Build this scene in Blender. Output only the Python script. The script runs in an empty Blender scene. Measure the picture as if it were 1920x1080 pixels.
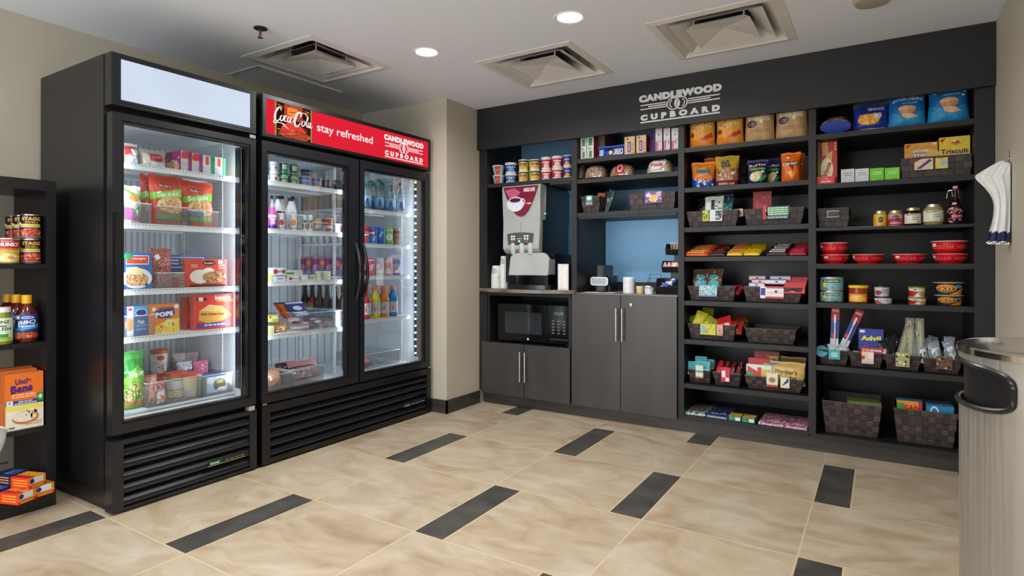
import bpy, math, random
from math import sin, cos, pi, radians, atan2, sqrt
from mathutils import Vector, Matrix
random.seed(7)
SC = bpy.context.scene
COL = SC.collection
# ------------------------------------------------------------------ camera
FPX, YAW, EYE, HZ = 1105.0, radians(32.0), 1.12, 497.0
cd = bpy.data.cameras.new('camera'); cam = bpy.data.objects.new('camera', cd); COL.objects.link(cam)
cd.sensor_width = 36.0; cd.lens = FPX / 1920 * 36; cd.shift_y = (HZ - 540) / 1920; cd.clip_start = 0.02
cam.location = (0, 0, EYE); cam.rotation_euler = (pi / 2, 0, YAW)
SC.camera = cam
# ------------------------------------------------------------------ world, exposure
SC.view_settings.view_transform = 'Standard'; SC.view_settings.look = 'None'
SC.view_settings.gamma = 1.0; SC.view_settings.exposure = 0.45
SC.view_settings.use_curve_mapping = False
W = bpy.data.worlds.new('world'); SC.world = W; W.use_nodes = True
W.node_tree.nodes['Background'].inputs[0].default_value = (0.95, 0.98, 1.0, 1)
W.node_tree.nodes['Background'].inputs[1].default_value = 3.35
CEIL = 2.38
LAMP_W = 9.5          # every ceiling downlight
LAMPS = [(-1.341, 2.70), (-2.278, 2.69), (-0.40, 1.35), (-1.75, 0.95), (-0.9, -0.5), (-2.4, -0.6)]

def area_light(name, loc, rot, sx, sy, watt, col, spread=180, shape='RECTANGLE'):
    ld = bpy.data.lights.new(name, 'AREA'); ld.shape = shape; ld.size = sx
    if shape in ('RECTANGLE', 'ELLIPSE'): ld.size_y = sy
    ld.energy = watt; ld.color = col; ld.spread = radians(spread)
    o = bpy.data.objects.new(name, ld); COL.objects.link(o); o.location = loc; o.rotation_euler = rot
    return o
for i, (lx, ly) in enumerate(LAMPS):
    area_light('downlight_beam', (lx, ly, CEIL - 0.012), (0, 0, 0), 0.11, 0.11, LAMP_W, (1.0, 0.99, 0.975), 165, 'DISK')

# ------------------------------------------------------------------ pixel rays -> real planes
def ray(x, y):
    u = (x - 960) / FPX
    return (-sin(YAW) + u * cos(YAW), cos(YAW) + u * sin(YAW), (HZ - y) / FPX)
def onX(x, y, X):
    d = ray(x, y); t = X / d[0]; return (X, d[1] * t, EYE + d[2] * t)
def onY(x, y, Y):
    d = ray(x, y); t = Y / d[1]; return (d[0] * t, Y, EYE + d[2] * t)
def onZ(x, y, z):
    d = ray(x, y); t = (z - EYE) / d[2]; return (d[0] * t, d[1] * t, z)
def zat(X, Y, py):
    return EYE + (HZ - py) * (-X * sin(YAW) + Y * cos(YAW)) / FPX

# ------------------------------------------------------------------ materials
MATS = {}
def lin(h):
    h = h.lstrip('#'); r = [int(h[i:i + 2], 16) / 255 for i in (0, 2, 4)]
    return tuple(c / 12.92 if c <= 0.04045 else ((c + 0.055) / 1.055) ** 2.4 for c in r)
def newmat(name):
    m = bpy.data.materials.new(name); m.use_nodes = True
    nt = m.node_tree; nt.nodes.clear()
    out = nt.nodes.new('ShaderNodeOutputMaterial'); b = nt.nodes.new('ShaderNodeBsdfPrincipled')
    nt.links.new(b.outputs[0], out.inputs[0])
    return m, nt, b, out
def coords(nt, scale=(1, 1, 1)):
    tc = nt.nodes.new('ShaderNodeTexCoord'); mp = nt.nodes.new('ShaderNodeMapping')
    nt.links.new(tc.outputs['Object'], mp.inputs[0]); mp.inputs['Scale'].default_value = scale
    return mp
def ramp(nt, src, stops, mode='LINEAR'):
    r = nt.nodes.new('ShaderNodeValToRGB'); r.color_ramp.interpolation = mode
    e = r.color_ramp.elements
    e[0].position, e[0].color = stops[0][0], (*stops[0][1], 1)
    e[1].position, e[1].color = stops[-1][0], (*stops[-1][1], 1)
    for p, c in stops[1:-1]:
        n = e.new(p); n.color = (*c, 1)
    nt.links.new(src, r.inputs[0]); return r
def M(spec):
    """'#rrggbb' or '#rrggbb/rough' or '#rrggbb/rough/metal' or a named material"""
    if spec in MATS: return MATS[spec]
    p = spec.split('/'); c = lin(p[0]); rough = float(p[1]) if len(p) > 1 else 0.42
    m, nt, b, out = newmat('paint_' + p[0][1:])
    mp = coords(nt); n = nt.nodes.new('ShaderNodeTexNoise'); n.inputs['Scale'].default_value = 35; n.inputs['Detail'].default_value = 2
    nt.links.new(mp.outputs[0], n.inputs[0])
    r = ramp(nt, n.outputs[0], [(0.3, tuple(v * 0.93 for v in c)), (0.7, tuple(min(1, v * 1.05) for v in c))])
    nt.links.new(r.outputs[0], b.inputs['Base Color'])
    b.inputs['Roughness'].default_value = rough
    b.inputs['Metallic'].default_value = float(p[2]) if len(p) > 2 else 0
    MATS[spec] = m; return m
def grain(name, c1, c2, scale=(3, 3, 40), rough=0.45, bump=0.0, detail=6):
    m, nt, b, out = newmat(name); mp = coords(nt, scale)
    n = nt.nodes.new('ShaderNodeTexNoise'); n.inputs['Scale'].default_value = 1.0; n.inputs['Detail'].default_value = detail
    nt.links.new(mp.outputs[0], n.inputs[0])
    r = ramp(nt, n.outputs[0], [(0.3, lin(c1)), (0.7, lin(c2))]); nt.links.new(r.outputs[0], b.inputs['Base Color'])
    b.inputs['Roughness'].default_value = rough
    if bump:
        bp = nt.nodes.new('ShaderNodeBump'); bp.inputs['Strength'].default_value = bump; bp.inputs['Distance'].default_value = 0.002
        nt.links.new(n.outputs[0], bp.inputs['Height']); nt.links.new(bp.outputs[0], b.inputs['Normal'])
    MATS[name] = m; return m
def food(name, cols, scale=90):
    """printed food picture / filling: blotches of a few colours"""
    m, nt, b, out = newmat(name); mp = coords(nt)
    v = nt.nodes.new('ShaderNodeTexVoronoi'); v.inputs['Scale'].default_value = scale * 2.1
    nt.links.new(mp.outputs[0], v.inputs[0])
    sx = nt.nodes.new('ShaderNodeSeparateColor'); nt.links.new(v.outputs['Color'], sx.inputs[0])
    k = len(cols)
    r = ramp(nt, sx.outputs[0], [(i / k, lin(c)) for i, c in enumerate(cols)], 'CONSTANT')
    nt.links.new(r.outputs[0], b.inputs['Base Color']); b.inputs['Roughness'].default_value = 0.4
    MATS[name] = m; return m
def emis(name, c, s):
    m, nt, b, out = newmat(name); e = nt.nodes.new('ShaderNodeEmission')
    mp = coords(nt, (2, 2, 2)); n = nt.nodes.new('ShaderNodeTexNoise'); n.inputs['Scale'].default_value = 1.5; nt.links.new(mp.outputs[0], n.inputs[0])
    cc = lin(c); r = ramp(nt, n.outputs[0], [(0.3, tuple(v * 0.9 for v in cc)), (0.7, cc)])
    nt.links.new(r.outputs[0], e.inputs[0]); e.inputs[1].default_value = s
    nt.links.new(e.outputs[0], out.inputs[0]); MATS[name] = m; return m
def clear(name, tint=(1, 1, 1), gloss=0.06, rough=0.02, edge=0.5, solid=None):
    m, nt, b, out = newmat(name)
    t = nt.nodes.new('ShaderNodeBsdfTransparent'); t.inputs[0].default_value = (*tint, 1)
    g = nt.nodes.new('ShaderNodeBsdfGlossy'); g.inputs['Roughness'].default_value = rough
    lw = nt.nodes.new('ShaderNodeLayerWeight'); lw.inputs[0].default_value = 0.35
    mm = nt.nodes.new('ShaderNodeMath'); mm.operation = 'MULTIPLY_ADD'; mm.inputs[1].default_value = edge; mm.inputs[2].default_value = gloss
    nt.links.new(lw.outputs['Fresnel'], mm.inputs[0])
    mx = nt.nodes.new('ShaderNodeMixShader'); nt.links.new(mm.outputs[0], mx.inputs[0])
    nt.links.new(t.outputs[0], mx.inputs[1]); nt.links.new(g.outputs[0], mx.inputs[2])
    last = mx
    if solid:
        d = nt.nodes.new('ShaderNodeBsdfDiffuse'); d.inputs[0].default_value = (*lin(solid[0]), 1)
        m2 = nt.nodes.new('ShaderNodeMixShader'); m2.inputs[0].default_value = solid[1]
        nt.links.new(mx.outputs[0], m2.inputs[1]); nt.links.new(d.outputs[0], m2.inputs[2]); last = m2
    nt.links.new(last.outputs[0], out.inputs[0]); MATS[name] = m; return m

grain('wood', '#111113', '#1b1a1d', (14, 14, 2.2), 0.52, 0.08)
grain('woodh', '#111113', '#1b1a1d', (2.2, 14, 30), 0.50, 0.08)
grain('doorwood', '#373434', '#423e3d', (9, 9, 1.6), 0.33, 0.05)
grain('kickwood', '#2a2724', '#46403b', (2.5, 10, 30), 0.4, 0.1)
grain('counter', '#544c46', '#857b72', (6, 30, 30), 0.3)
grain('navy', '#06080c', '#0a0e15', (5, 5, 5), 0.4)
grain('wallpaint', '#bdb5a5', '#c2bbab', (1.3, 1.3, 1.3), 0.75)
grain('ceilpaint', '#e2e8f2', '#e6ebf4', (1, 1, 1), 0.85)
grain('bookcase', '#0f0e16', '#16151d', (14, 14, 3), 0.3)
grain('fridge', '#0e0e11', '#121317', (60, 60, 60), 0.32, 0.03)
grain('fridgetrim', '#17191e', '#1b1d23', (60, 60, 60), 0.3)
grain('liner', '#d6dde2', '#e0e6ea', (3, 3, 3), 0.4)
grain('whitemetal', '#e2e6e8', '#f0f2f3', (20, 20, 20), 0.35)
grain('plastic_grey', '#a3a7a5', '#adb0ae', (8, 8, 8), 0.38)
grain('ventwhite', '#d4d2cf', '#dddbd8', (4, 4, 4), 0.6)
grain('black', '#08080a', '#101012', (20, 20, 20), 0.35)
grain('blackgloss', '#050507', '#0a0a0d', (20, 20, 20), 0.08)
grain('cloth', '#dfe1df', '#eceeec', (60, 60, 8), 0.85)
grain('sharedred', '#c8101c', '#d81623', (4, 4, 4), 0.25)
for n_, a_, b_ in (('weaveA', '#2b2323', '#382d2c'), ('weaveB', '#382e2d', '#483a39'), ('weaveC', '#443836', '#544644')):
    grain(n_, a_, b_, (250, 250, 60), 0.55)
food('f_chili', ['#8a2414', '#b8402a', '#d06a48', '#6a1a10', '#c85038'], 140)
food('f_nuts', ['#a86a34', '#c89058', '#7a4820', '#e0b888'], 130)
food('f_chips', ['#d8a040', '#e8b860', '#c07c28', '#f0cc80'], 60)
food('f_pasta', ['#e0b878', '#d89858', '#f0dca8', '#c87840', '#e8c890'], 110)
food('f_lasagna', ['#b04820', '#d87838', '#e8c890', '#8a3418', '#f0d8a8'], 120)
food('f_green', ['#2e7a24', '#58a838', '#a8c850', '#e0d8a0', '#c86030', '#1c5a1c'], 110)
food('f_meat', ['#8a2820', '#a8443a', '#c87068', '#702018', '#d89890'], 130)
food('f_bread', ['#a8743c', '#c8985c', '#8a5828', '#d8b07c'], 70)
food('f_cream', ['#e8dcb8', '#d8c898', '#f0e8d0', '#c8b078'], 90)
food('f_candy', ['#c01828', '#e8b020', '#3050a0', '#f0f0f0', '#301414', '#d05020'], 160)
food('f_mag1', ['#108878', '#10a890', '#c03020', '#e8e8e8', '#203880', '#104030', '#b02050'], 42)
food('f_mag2', ['#d048a0', '#e8a0c0', '#f0d020', '#5060c0', '#a03090', '#f0f0f0', '#e05040'], 48)
food('f_dark', ['#14100e', '#2c2220', '#3a3632', '#1c1816', '#605a50'], 90)
food('f_rice', ['#e8e0cc', '#f0ead8', '#d8d0b8', '#e4dcc8'], 200)
emis('lamp_glow', '#fff6e8', 22.0)
emis('led', '#e8f2ff', 9.0)
emis('added_strip_glow', '#cfe6ff', 2.0)  # glow of the made-up strips added under the nook shelves
emis('sign_white', '#ccd8ea', .84)
emis('sign_red', '#f0263a', 0.66)
emis('sign_lettering', '#fff4f4', 0.72)
emis('sign_dark', '#30100c', 0.8); emis('sign_brown', '#b04830', 0.8); emis('sign_amber', '#e8883c', 0.9); emis('sign_red2', '#d83c34', 0.9); emis('sign_green', '#8a8a50', 0.8)
emis('display', '#9ab8a8', 0.5)
clear('glass', (0.93, 0.95, 0.96), 0.045, 0.01, 0.28)
clear('acrylic', (0.985, 0.99, 0.995), 0.03, 0.03, 0.22, ('#f0f6fa', 0.05))
clear('film', (0.95, 0.95, 0.95), 0.10, 0.12, 0.6, ('#d8dcdc', 0.10))
clear('bottle_clear', (0.86, 0.93, 0.95), 0.10, 0.04, 0.7, ('#9cc4d0', 0.14))
clear('amber_glass', (0.28, 0.10, 0.04), 0.08, 0.04, 0.5, ('#2c140c', 0.45))
clear('film_dark', (0.6, 0.5, 0.45), 0.10, 0.12, 0.5, ('#604030', 0.12))

def mat_floor():
    m, nt, b, out = newmat('floor_tiles'); N = nt.nodes.new; L = nt.links.new
    tc = N('ShaderNodeTexCoord'); sp = N('ShaderNodeSeparateXYZ'); L(tc.outputs['Object'], sp.inputs[0])
    def mth(op, a, b_=None, c=None):
        n = N('ShaderNodeMath'); n.operation = op
        for i, v in enumerate((a, b_, c)):
            if v is None: continue
            if isinstance(v, (int, float)): n.inputs[i].default_value = v
            else: L(v, n.inputs[i])
        return n.outputs[0]
    R = 0.6183; P = 1.395; S = 0.155; T = (P - S) / 2
    ry = mth('DIVIDE', mth('SUBTRACT', sp.outputs[1], 1.265), R)
    row = mth('FLOOR', ry); fy = mth('MULTIPLY', mth('FRACT', ry), R)
    odd = mth('FLOORED_MODULO', row, 2.0)
    xs = mth('SUBTRACT', mth('SUBTRACT', sp.outputs[0], -2.44), mth('MULTIPLY', odd, S + T))
    rx = mth('DIVIDE', xs, P); cx = mth('FLOOR', rx); fx = mth('MULTIPLY', mth('FRACT', rx), P)
    strip = mth('LESS_THAN', fx, S)
    g = 0.0035
    def near(v, at): return mth('LESS_THAN', mth('ABSOLUTE', mth('SUBTRACT', v, at)), g)
    gr = near(fy, 0.0); 
    for v, at in ((fy, R), (fx, 0.0), (fx, S), (fx, S + T), (fx, P)): gr = mth('MAXIMUM', gr, near(v, at))
    half = mth('GREATER_THAN', fx, S + T)
    # stone colour, a little different on each tile
    cmb = N('ShaderNodeCombineXYZ'); L(mth('ADD', cx, mth('MULTIPLY', half, 0.37)), cmb.inputs[0]); L(row, cmb.inputs[1])
    wn = N('ShaderNodeTexWhiteNoise'); wn.noise_dimensions = '3D'; L(cmb.outputs[0], wn.inputs[0])
    off = N('ShaderNodeVectorMath'); off.operation = 'MULTIPLY_ADD'; L(wn.outputs['Color'], off.inputs[0]); off.inputs[1].default_value = (9, 9, 9); L(tc.outputs['Object'], off.inputs[2])
    mp = N('ShaderNodeMapping'); mp.inputs['Scale'].default_value = (1.6, 2.8, 1); L(off.outputs[0], mp.inputs[0])
    n1 = N('ShaderNodeTexNoise'); n1.inputs['Scale'].default_value = 1.8; n1.inputs['Detail'].default_value = 9; n1.inputs['Roughness'].default_value = 0.62; n1.inputs['Distortion'].default_value = 1.2
    L(mp.outputs[0], n1.inputs[0])
    r1 = ramp(nt, n1.outputs[0], [(0.28, lin('#a28c70')), (0.42, lin('#b4a086')), (0.56, lin('#c0b098')), (0.75, lin('#cbc2b0'))])
    n2 = N('ShaderNodeTexNoise'); n2.inputs['Scale'].default_value = 7; n2.inputs['Detail'].default_value = 8; L(tc.outputs['Object'], n2.inputs[0])
    r2 = ramp(nt, n2.outputs[0], [(0.3, lin('#353433')), (0.7, lin('#55524d'))])
    def mix(f, a, c):
        x = N('ShaderNodeMix'); x.data_type = 'RGBA'; L(f, x.inputs[0])
        for i, v in ((6, a), (7, c)):
            if isinstance(v, tuple): x.inputs[i].default_value = v
            else: L(v, x.inputs[i])
        return x.outputs[2]
    br = N('ShaderNodeMix'); br.data_type = 'RGBA'; br.blend_type = 'MULTIPLY'; br.inputs[0].default_value = 1
    rr = ramp(nt, wn.outputs['Value'], [(0, (0.9, 0.9, 0.9)), (1, (1, 1, 1))]); L(r1.outputs[0], br.inputs[6]); L(rr.outputs[0], br.inputs[7])
    c = mix(strip, br.outputs[2], r2.outputs[0]); c = mix(gr, c, (*lin('#cdbb98'), 1))
    L(c, b.inputs['Base Color'])
    rough = mth('ADD', mth('MULTIPLY', n1.outputs[0], 0.22), 0.26); L(rough, b.inputs['Roughness'])
    bp = N('ShaderNodeBump'); bp.inputs['Strength'].default_value = 0.35; bp.inputs['Distance'].default_value = 0.002
    L(mth('SUBTRACT', 1.0, gr), bp.inputs['Height']); L(bp.outputs[0], b.inputs['Normal'])
    MATS['floor'] = m
mat_floor()
def mat_wallpaper():
    m, nt, b, out = newmat('wallpaper'); N = nt.nodes.new; L = nt.links.new
    mp = coords(nt, (1, 1, 1)); sp = N('ShaderNodeSeparateXYZ'); L(mp.outputs[0], sp.inputs[0])
    def mth(op, a, b_=None):
        n = N('ShaderNodeMath'); n.operation = op
        for i, v in enumerate((a, b_)):
            if v is None: continue
            if isinstance(v, (int, float)): n.inputs[i].default_value = v
            else: L(v, n.inputs[i])
        return n.outputs[0]
    k = 2 * pi / 0.023
    a = mth('SINE', mth('MULTIPLY', mth('ADD', sp.outputs[0], sp.outputs[2]), k)); c = mth('SINE', mth('MULTIPLY', mth('SUBTRACT', sp.outputs[0], sp.outputs[2]), k))
    v = mth('ABSOLUTE', mth('MULTIPLY', a, c))
    r = ramp(nt, v, [(0.0, lin('#bfe0ee')), (0.22, lin('#4f93bd')), (0.7, lin('#3d82b2')), (1.0, lin('#1c4f7c'))])
    L(r.outputs[0], b.inputs['Base Color']); b.inputs['Roughness'].default_value = 0.5
    MATS['wallpaper'] = m
mat_wallpaper()
def mat_steel():
    m, nt, b, out = newmat('brushed_steel'); mp = coords(nt, (22, 22, .35))
    n = nt.nodes.new('ShaderNodeTexNoise'); n.inputs['Scale'].default_value = 6; n.inputs['Detail'].default_value = 4; nt.links.new(mp.outputs[0], n.inputs[0])
    b.inputs['Base Color'].default_value = (0.34, 0.315, 0.28, 1); b.inputs['Metallic'].default_value = .8
    r = ramp(nt, n.outputs[0], [(0.35, (0.40,) * 3), (0.65, (0.60,) * 3)]); nt.links.new(r.outputs[0], b.inputs['Roughness'])
    b.inputs['Anisotropic'].default_value = 0.0
    MATS['steel'] = m
mat_steel()
for nm, c, rg in (('steel_top', (0.6, 0.57, 0.53), 0.10), ('chrome', (0.82, 0.82, 0.8), 0.18), ('nickel', (0.72, 0.70, 0.66), 0.28), ('lid_silver', (0.75, 0.74, 0.7), 0.3), ('lid_gold', (0.75, 0.6, 0.3), 0.35), ('mirror', (0.9, 0.9, 0.9), 0.12)):
    m, nt, b, out = newmat(nm); b.inputs['Base Color'].default_value = (*c, 1); b.inputs['Metallic'].default_value = 1
    n = nt.nodes.new('ShaderNodeTexNoise'); n.inputs['Scale'].default_value = 60; r = ramp(nt, n.outputs[0], [(0.3, (rg,) * 3), (0.7, (rg * 1.25,) * 3)]); nt.links.new(r.outputs[0], b.inputs['Roughness'])
    MATS[nm] = m
def mt(s): return M(s) if s.startswith('#') else MATS[s]

# ------------------------------------------------------------------ lettering as triangles in the unit square
GLY = {}
def text_tris(s, bold=0.02):
    k = (s, bold)
    if k in GLY: return GLY[k]
    cu = bpy.data.curves.new('lettering', 'FONT'); cu.body = s; cu.size = 1; cu.offset = bold; cu.resolution_u = 4; cu.space_character = 1 + 2.2 * max(0, bold - .015); cu.fill_mode = 'FRONT'
    o = bpy.data.objects.new('lettering', cu); me = o.to_mesh(); me.calc_loop_triangles()
    vs = [(v.co.x, v.co.y) for v in me.vertices]; tr = []
    for t in me.loop_triangles:
        if t.normal.length > 0: tr.append([vs[i] for i in t.vertices])
    o.to_mesh_clear(); bpy.data.objects.remove(o); bpy.data.curves.remove(cu)
    xs = [p[0] for t in tr for p in t]; ys = [p[1] for t in tr for p in t]
    x0, x1, y0, y1 = min(xs), max(xs), min(ys), max(ys)
    out = [[((p[0] - x0) / (x1 - x0), (p[1] - y0) / (y1 - y0)) for p in t] for t in tr]
    GLY[k] = out; return out
def shape_tris(d):
    """decal -> (triangles in unit coords, colour)"""
    k = d[0]
    if k == 'r':
        _, x0, y0, x1, y1, c = d; return [[(x0, y0), (x1, y0), (x1, y1)], [(x0, y0), (x1, y1), (x0, y1)]], c
    if k == 'e':
        _, cx, cy, rx, ry, c = d[:6]; n = 20
        P = [(cx + rx * cos(2 * pi * i / n), cy + ry * sin(2 * pi * i / n)) for i in range(n)]
        return [[(cx, cy), P[i], P[(i + 1) % n]] for i in range(n)], c
    if k == 'p':
        P = d[1]; return [[P[0], P[i], P[i + 1]] for i in range(1, len(P) - 1)], d[2]
    if k == 't':
        _, s, cx, cy, w, h, c = d[:7]; o = d[7] if len(d) > 7 else {}
        sh = o.get('shear', 0); rot = o.get('rot', 0); arc = o.get('arc', 0); asp = o.get('asp', 1.0)
        out = []
        for t in text_tris(s, o.get('bold', 0.02)):
            q = []
            for a, b in t:
                x = (a - 0.5) * w + sh * (b - 0.5) * h; y = (b - 0.5) * h + arc * (4 * (a - 0.5) ** 2) * h
                if rot: x, y = x * cos(rot) - y * sin(rot) / asp, x * sin(rot) * asp + y * cos(rot)
                q.append((cx + x, cy + y))
            out.append(q)
        return out, d[6]
    if k == 'sc':        # print too small to read in the photo: a loose squiggle
        _, _, cx, cy, w, h, c = d[:7]; n = 9; T = []; th = h * .11
        P = [(cx - w / 2 + w * i / (2 * n), cy + (h * .42 if i % 2 else -h * .42) * (.55 + .45 * abs(sin(i * 2.3)))) for i in range(2 * n + 1) if i % 5 != 4 or i in (0, 2 * n)]
        for a, b in zip(P, P[1:]):
            e = w * .022; T += [[(a[0] - e, a[1]), (a[0] + e, a[1]), (b[0] + e, b[1])], [(a[0] - e, a[1]), (b[0] + e, b[1]), (b[0] - e, b[1])]]
        return T, c
    if k == 'tt': return d[1], d[2]
    raise ValueError(k)
def expand(decs):
    out = []
    for d in decs:
        if d[0] == 's':      # scatter of small flecks
            _, x0, y0, x1, y1, n, cols, sz = d
            for i in range(n):
                x = random.uniform(x0, x1); y = random.uniform(y0, y1); s = sz * random.uniform(0.5, 1.2)
                out.append(('p', [(x - s, y - s * .6), (x + s * .8, y - s), (x + s, y + s * .7), (x - s * .5, y + s)], random.choice(cols)))
        elif d[0] == 'l':    # rows of fine print
            _, x0, y0, x1, y1, n, c = d
            hh = (y1 - y0) / (2 * n - 1 + 1e-6)
            for i in range(n):
                y = y0 + 2 * i * hh; x = x0 + random.uniform(0, .08) * (x1 - x0)
                while x < x1 - 0.02:
                    w = random.uniform(.08, .22) * (x1 - x0); w = min(w, x1 - x)
                    out.append(('r', x, y, x + w * .82, y + hh, c)); x += w
        else: out.append(d)
    return out
def subdiv(tris, maxlen, sx, sy):
    out = []; st = list(tris)
    while st:
        t = st.pop(); L = [sqrt(((t[i][0] - t[(i + 1) % 3][0]) * sx) ** 2 + ((t[i][1] - t[(i + 1) % 3][1]) * sy) ** 2) for i in range(3)]
        m = max(L)
        if m <= maxlen: out.append(t); continue
        i = L.index(m); a, b, c = t[i], t[(i + 1) % 3], t[(i + 2) % 3]; h = ((a[0] + b[0]) / 2, (a[1] + b[1]) / 2)
        st.append([a, h, c]); st.append([h, b, c])
    return out

# ------------------------------------------------------------------ mesh builder
class MB:
    def __init__(s): s.v = []; s.f = []; s.m = []; s.sm = []; s.slots = []
    def slot(s, c):
        if c not in s.slots: s.slots.append(c)
        return s.slots.index(c)
    def add(s, vs, fs, c, smooth=False):
        o = len(s.v); s.v += [tuple(v) for v in vs]; k = s.slot(c)
        for f in fs: s.f.append([i + o for i in f]); s.m.append(k); s.sm.append(smooth)
        return s
    def box(s, x0, x1, y0, y1, z0, z1, c, top=None, front=None, side=None):
        V = [(x, y, z) for x in (x0, x1) for y in (y0, y1) for z in (z0, z1)]
        F = dict(l=[0, 1, 3, 2], r=[4, 6, 7, 5], f=[0, 4, 5, 1], k=[2, 3, 7, 6], b=[0, 2, 6, 4], t=[1, 5, 7, 3])
        for k, f in F.items():
            cc = {'t': top, 'f': front, 'l': side, 'r': side}.get(k) or c
            s.add([V[i] for i in f], [[0, 1, 2, 3]], cc)
        return s
    def taper(s, w0, d0, w1, d1, z0, z1, c, cx=0, cy=0, cap=True):
        V = [(cx + a * w0 / 2, cy + b * d0 / 2, z0) for a, b in ((-1, -1), (1, -1), (1, 1), (-1, 1))] + [(cx + a * w1 / 2, cy + b * d1 / 2, z1) for a, b in ((-1, -1), (1, -1), (1, 1), (-1, 1))]
        F = [[0, 1, 5, 4], [1, 2, 6, 5], [2, 3, 7, 6], [3, 0, 4, 7], [3, 2, 1, 0]] + ([[4, 5, 6, 7]] if cap else [])
        return s.add(V, F, c)
    def lathe(s, prof, c, n=28, cx=0, cy=0, cols=None, smooth=True):
        for k in range(len(prof) - 1):
            (r0, z0), (r1, z1) = prof[k], prof[k + 1]; cc = cols[k] if cols else c
            V = []; F = []
            for i in range(n):
                a = 2 * pi * i / n
                V.append((cx + r0 * cos(a), cy + r0 * sin(a), z0)); V.append((cx + r1 * cos(a), cy + r1 * sin(a), z1))
            for i in range(n):
                j = (i + 1) % n
                if r0 < 1e-6: F.append([2 * i, 2 * j + 1, 2 * i + 1])
                elif r1 < 1e-6: F.append([2 * i, 2 * j, 2 * i + 1])
                else: F.append([2 * i, 2 * j, 2 * j + 1, 2 * i + 1])
            s.add(V, F, cc, smooth)
        return s
    def tube(s, pts, r, c, n=8, closed=False):
        P = [Vector(p) for p in pts]; N = len(P); V = []; F = []; up = Vector((0.13, 0.31, 0.94))
        for i, p in enumerate(P):
            a = P[(i - 1) % N] if (i or closed) else p; b = P[(i + 1) % N] if (i < N - 1 or closed) else p
            t = (b - a).normalized(); e = t.cross(up)
            if e.length < 1e-3: e = t.cross(Vector((1, 0, 0)))
            e.normalize(); g = t.cross(e); rr = r[i] if isinstance(r, (list, tuple)) else r
            for k in range(n): q = 2 * pi * k / n; V.append(p + e * rr * cos(q) + g * rr * sin(q))
        for i in range(N if closed else N - 1):
            j = (i + 1) % N
            for k in range(n): l = (k + 1) % n; F.append([i * n + k, i * n + l, j * n + l, j * n + k])
        if not closed: F.append(list(range(n))[::-1]); F.append([(N - 1) * n + k for k in range(n)])
        return s.add(V, F, c, True)
    def decals(s, S, decs, sx, sy, maxlen=None, step=0.00018, off=0.0005):
        """S(x, y, off) maps the unit square onto the thing's surface; sx, sy its size in metres"""
        for i, dd in enumerate(decs):
            o = off + step * i
            for d in expand([dd]):
                tr, c = shape_tris(d)
                if maxlen: tr = subdiv(tr, maxlen, sx, sy)
                V = [S(p[0], p[1], o) for t in tr for p in t]
                s.add(V, [[3 * k, 3 * k + 1, 3 * k + 2] for k in range(len(tr))], c)
        return s
    def build(s, name, parent=None, bevel=0, sharp=35, recalc=False):
        me = bpy.data.meshes.new(name)
        vs, fs, ms, sms = s.v, s.f, s.m, s.sm
        me.from_pydata(vs, [], fs)
        for c in s.slots: me.materials.append(mt(c))
        me.polygons.foreach_set('material_index', ms); me.polygons.foreach_set('use_smooth', sms)
        if any(sms):
            import bmesh
            bm = bmesh.new(); bm.from_mesh(me); bmesh.ops.remove_doubles(bm, verts=bm.verts, dist=2e-5)
            if recalc: bmesh.ops.recalc_face_normals(bm, faces=bm.faces)
            bm.to_mesh(me); bm.free()
            me.set_sharp_from_angle(angle=radians(sharp))
        me.update()
        o = bpy.data.objects.new(name, me); COL.objects.link(o)
        if parent: o.parent = parent
        if bevel:
            md = o.modifiers.new('bevel', 'BEVEL'); md.width = bevel; md.segments = 2; md.limit_method = 'ANGLE'
        return o

def tag(o, label=None, cat=None, group=None, kind=None):
    if label: o['label'] = label
    if cat: o['category'] = cat
    if group: o['group'] = group
    if kind: o['kind'] = kind
    return o
def empty(name, loc, label=None, cat=None, group=None, rz=0, kind=None):
    o = bpy.data.objects.new(name, None); COL.objects.link(o); o.location = loc; o.rotation_euler[2] = rz; o.empty_display_size = 0.05
    return tag(o, label, cat, group, kind)
def copy_tree(o, parent=None):
    c = o.copy(); COL.objects.link(c); c.parent = parent
    for ch in list(o.children): copy_tree(ch, c)
    return c
def struct(o): o['kind'] = 'structure'; return o
ORD = ['first', 'second', 'third', 'fourth', 'fifth', 'sixth', 'seventh', 'eighth', 'ninth', 'tenth', 'eleventh', 'twelfth']

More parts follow.
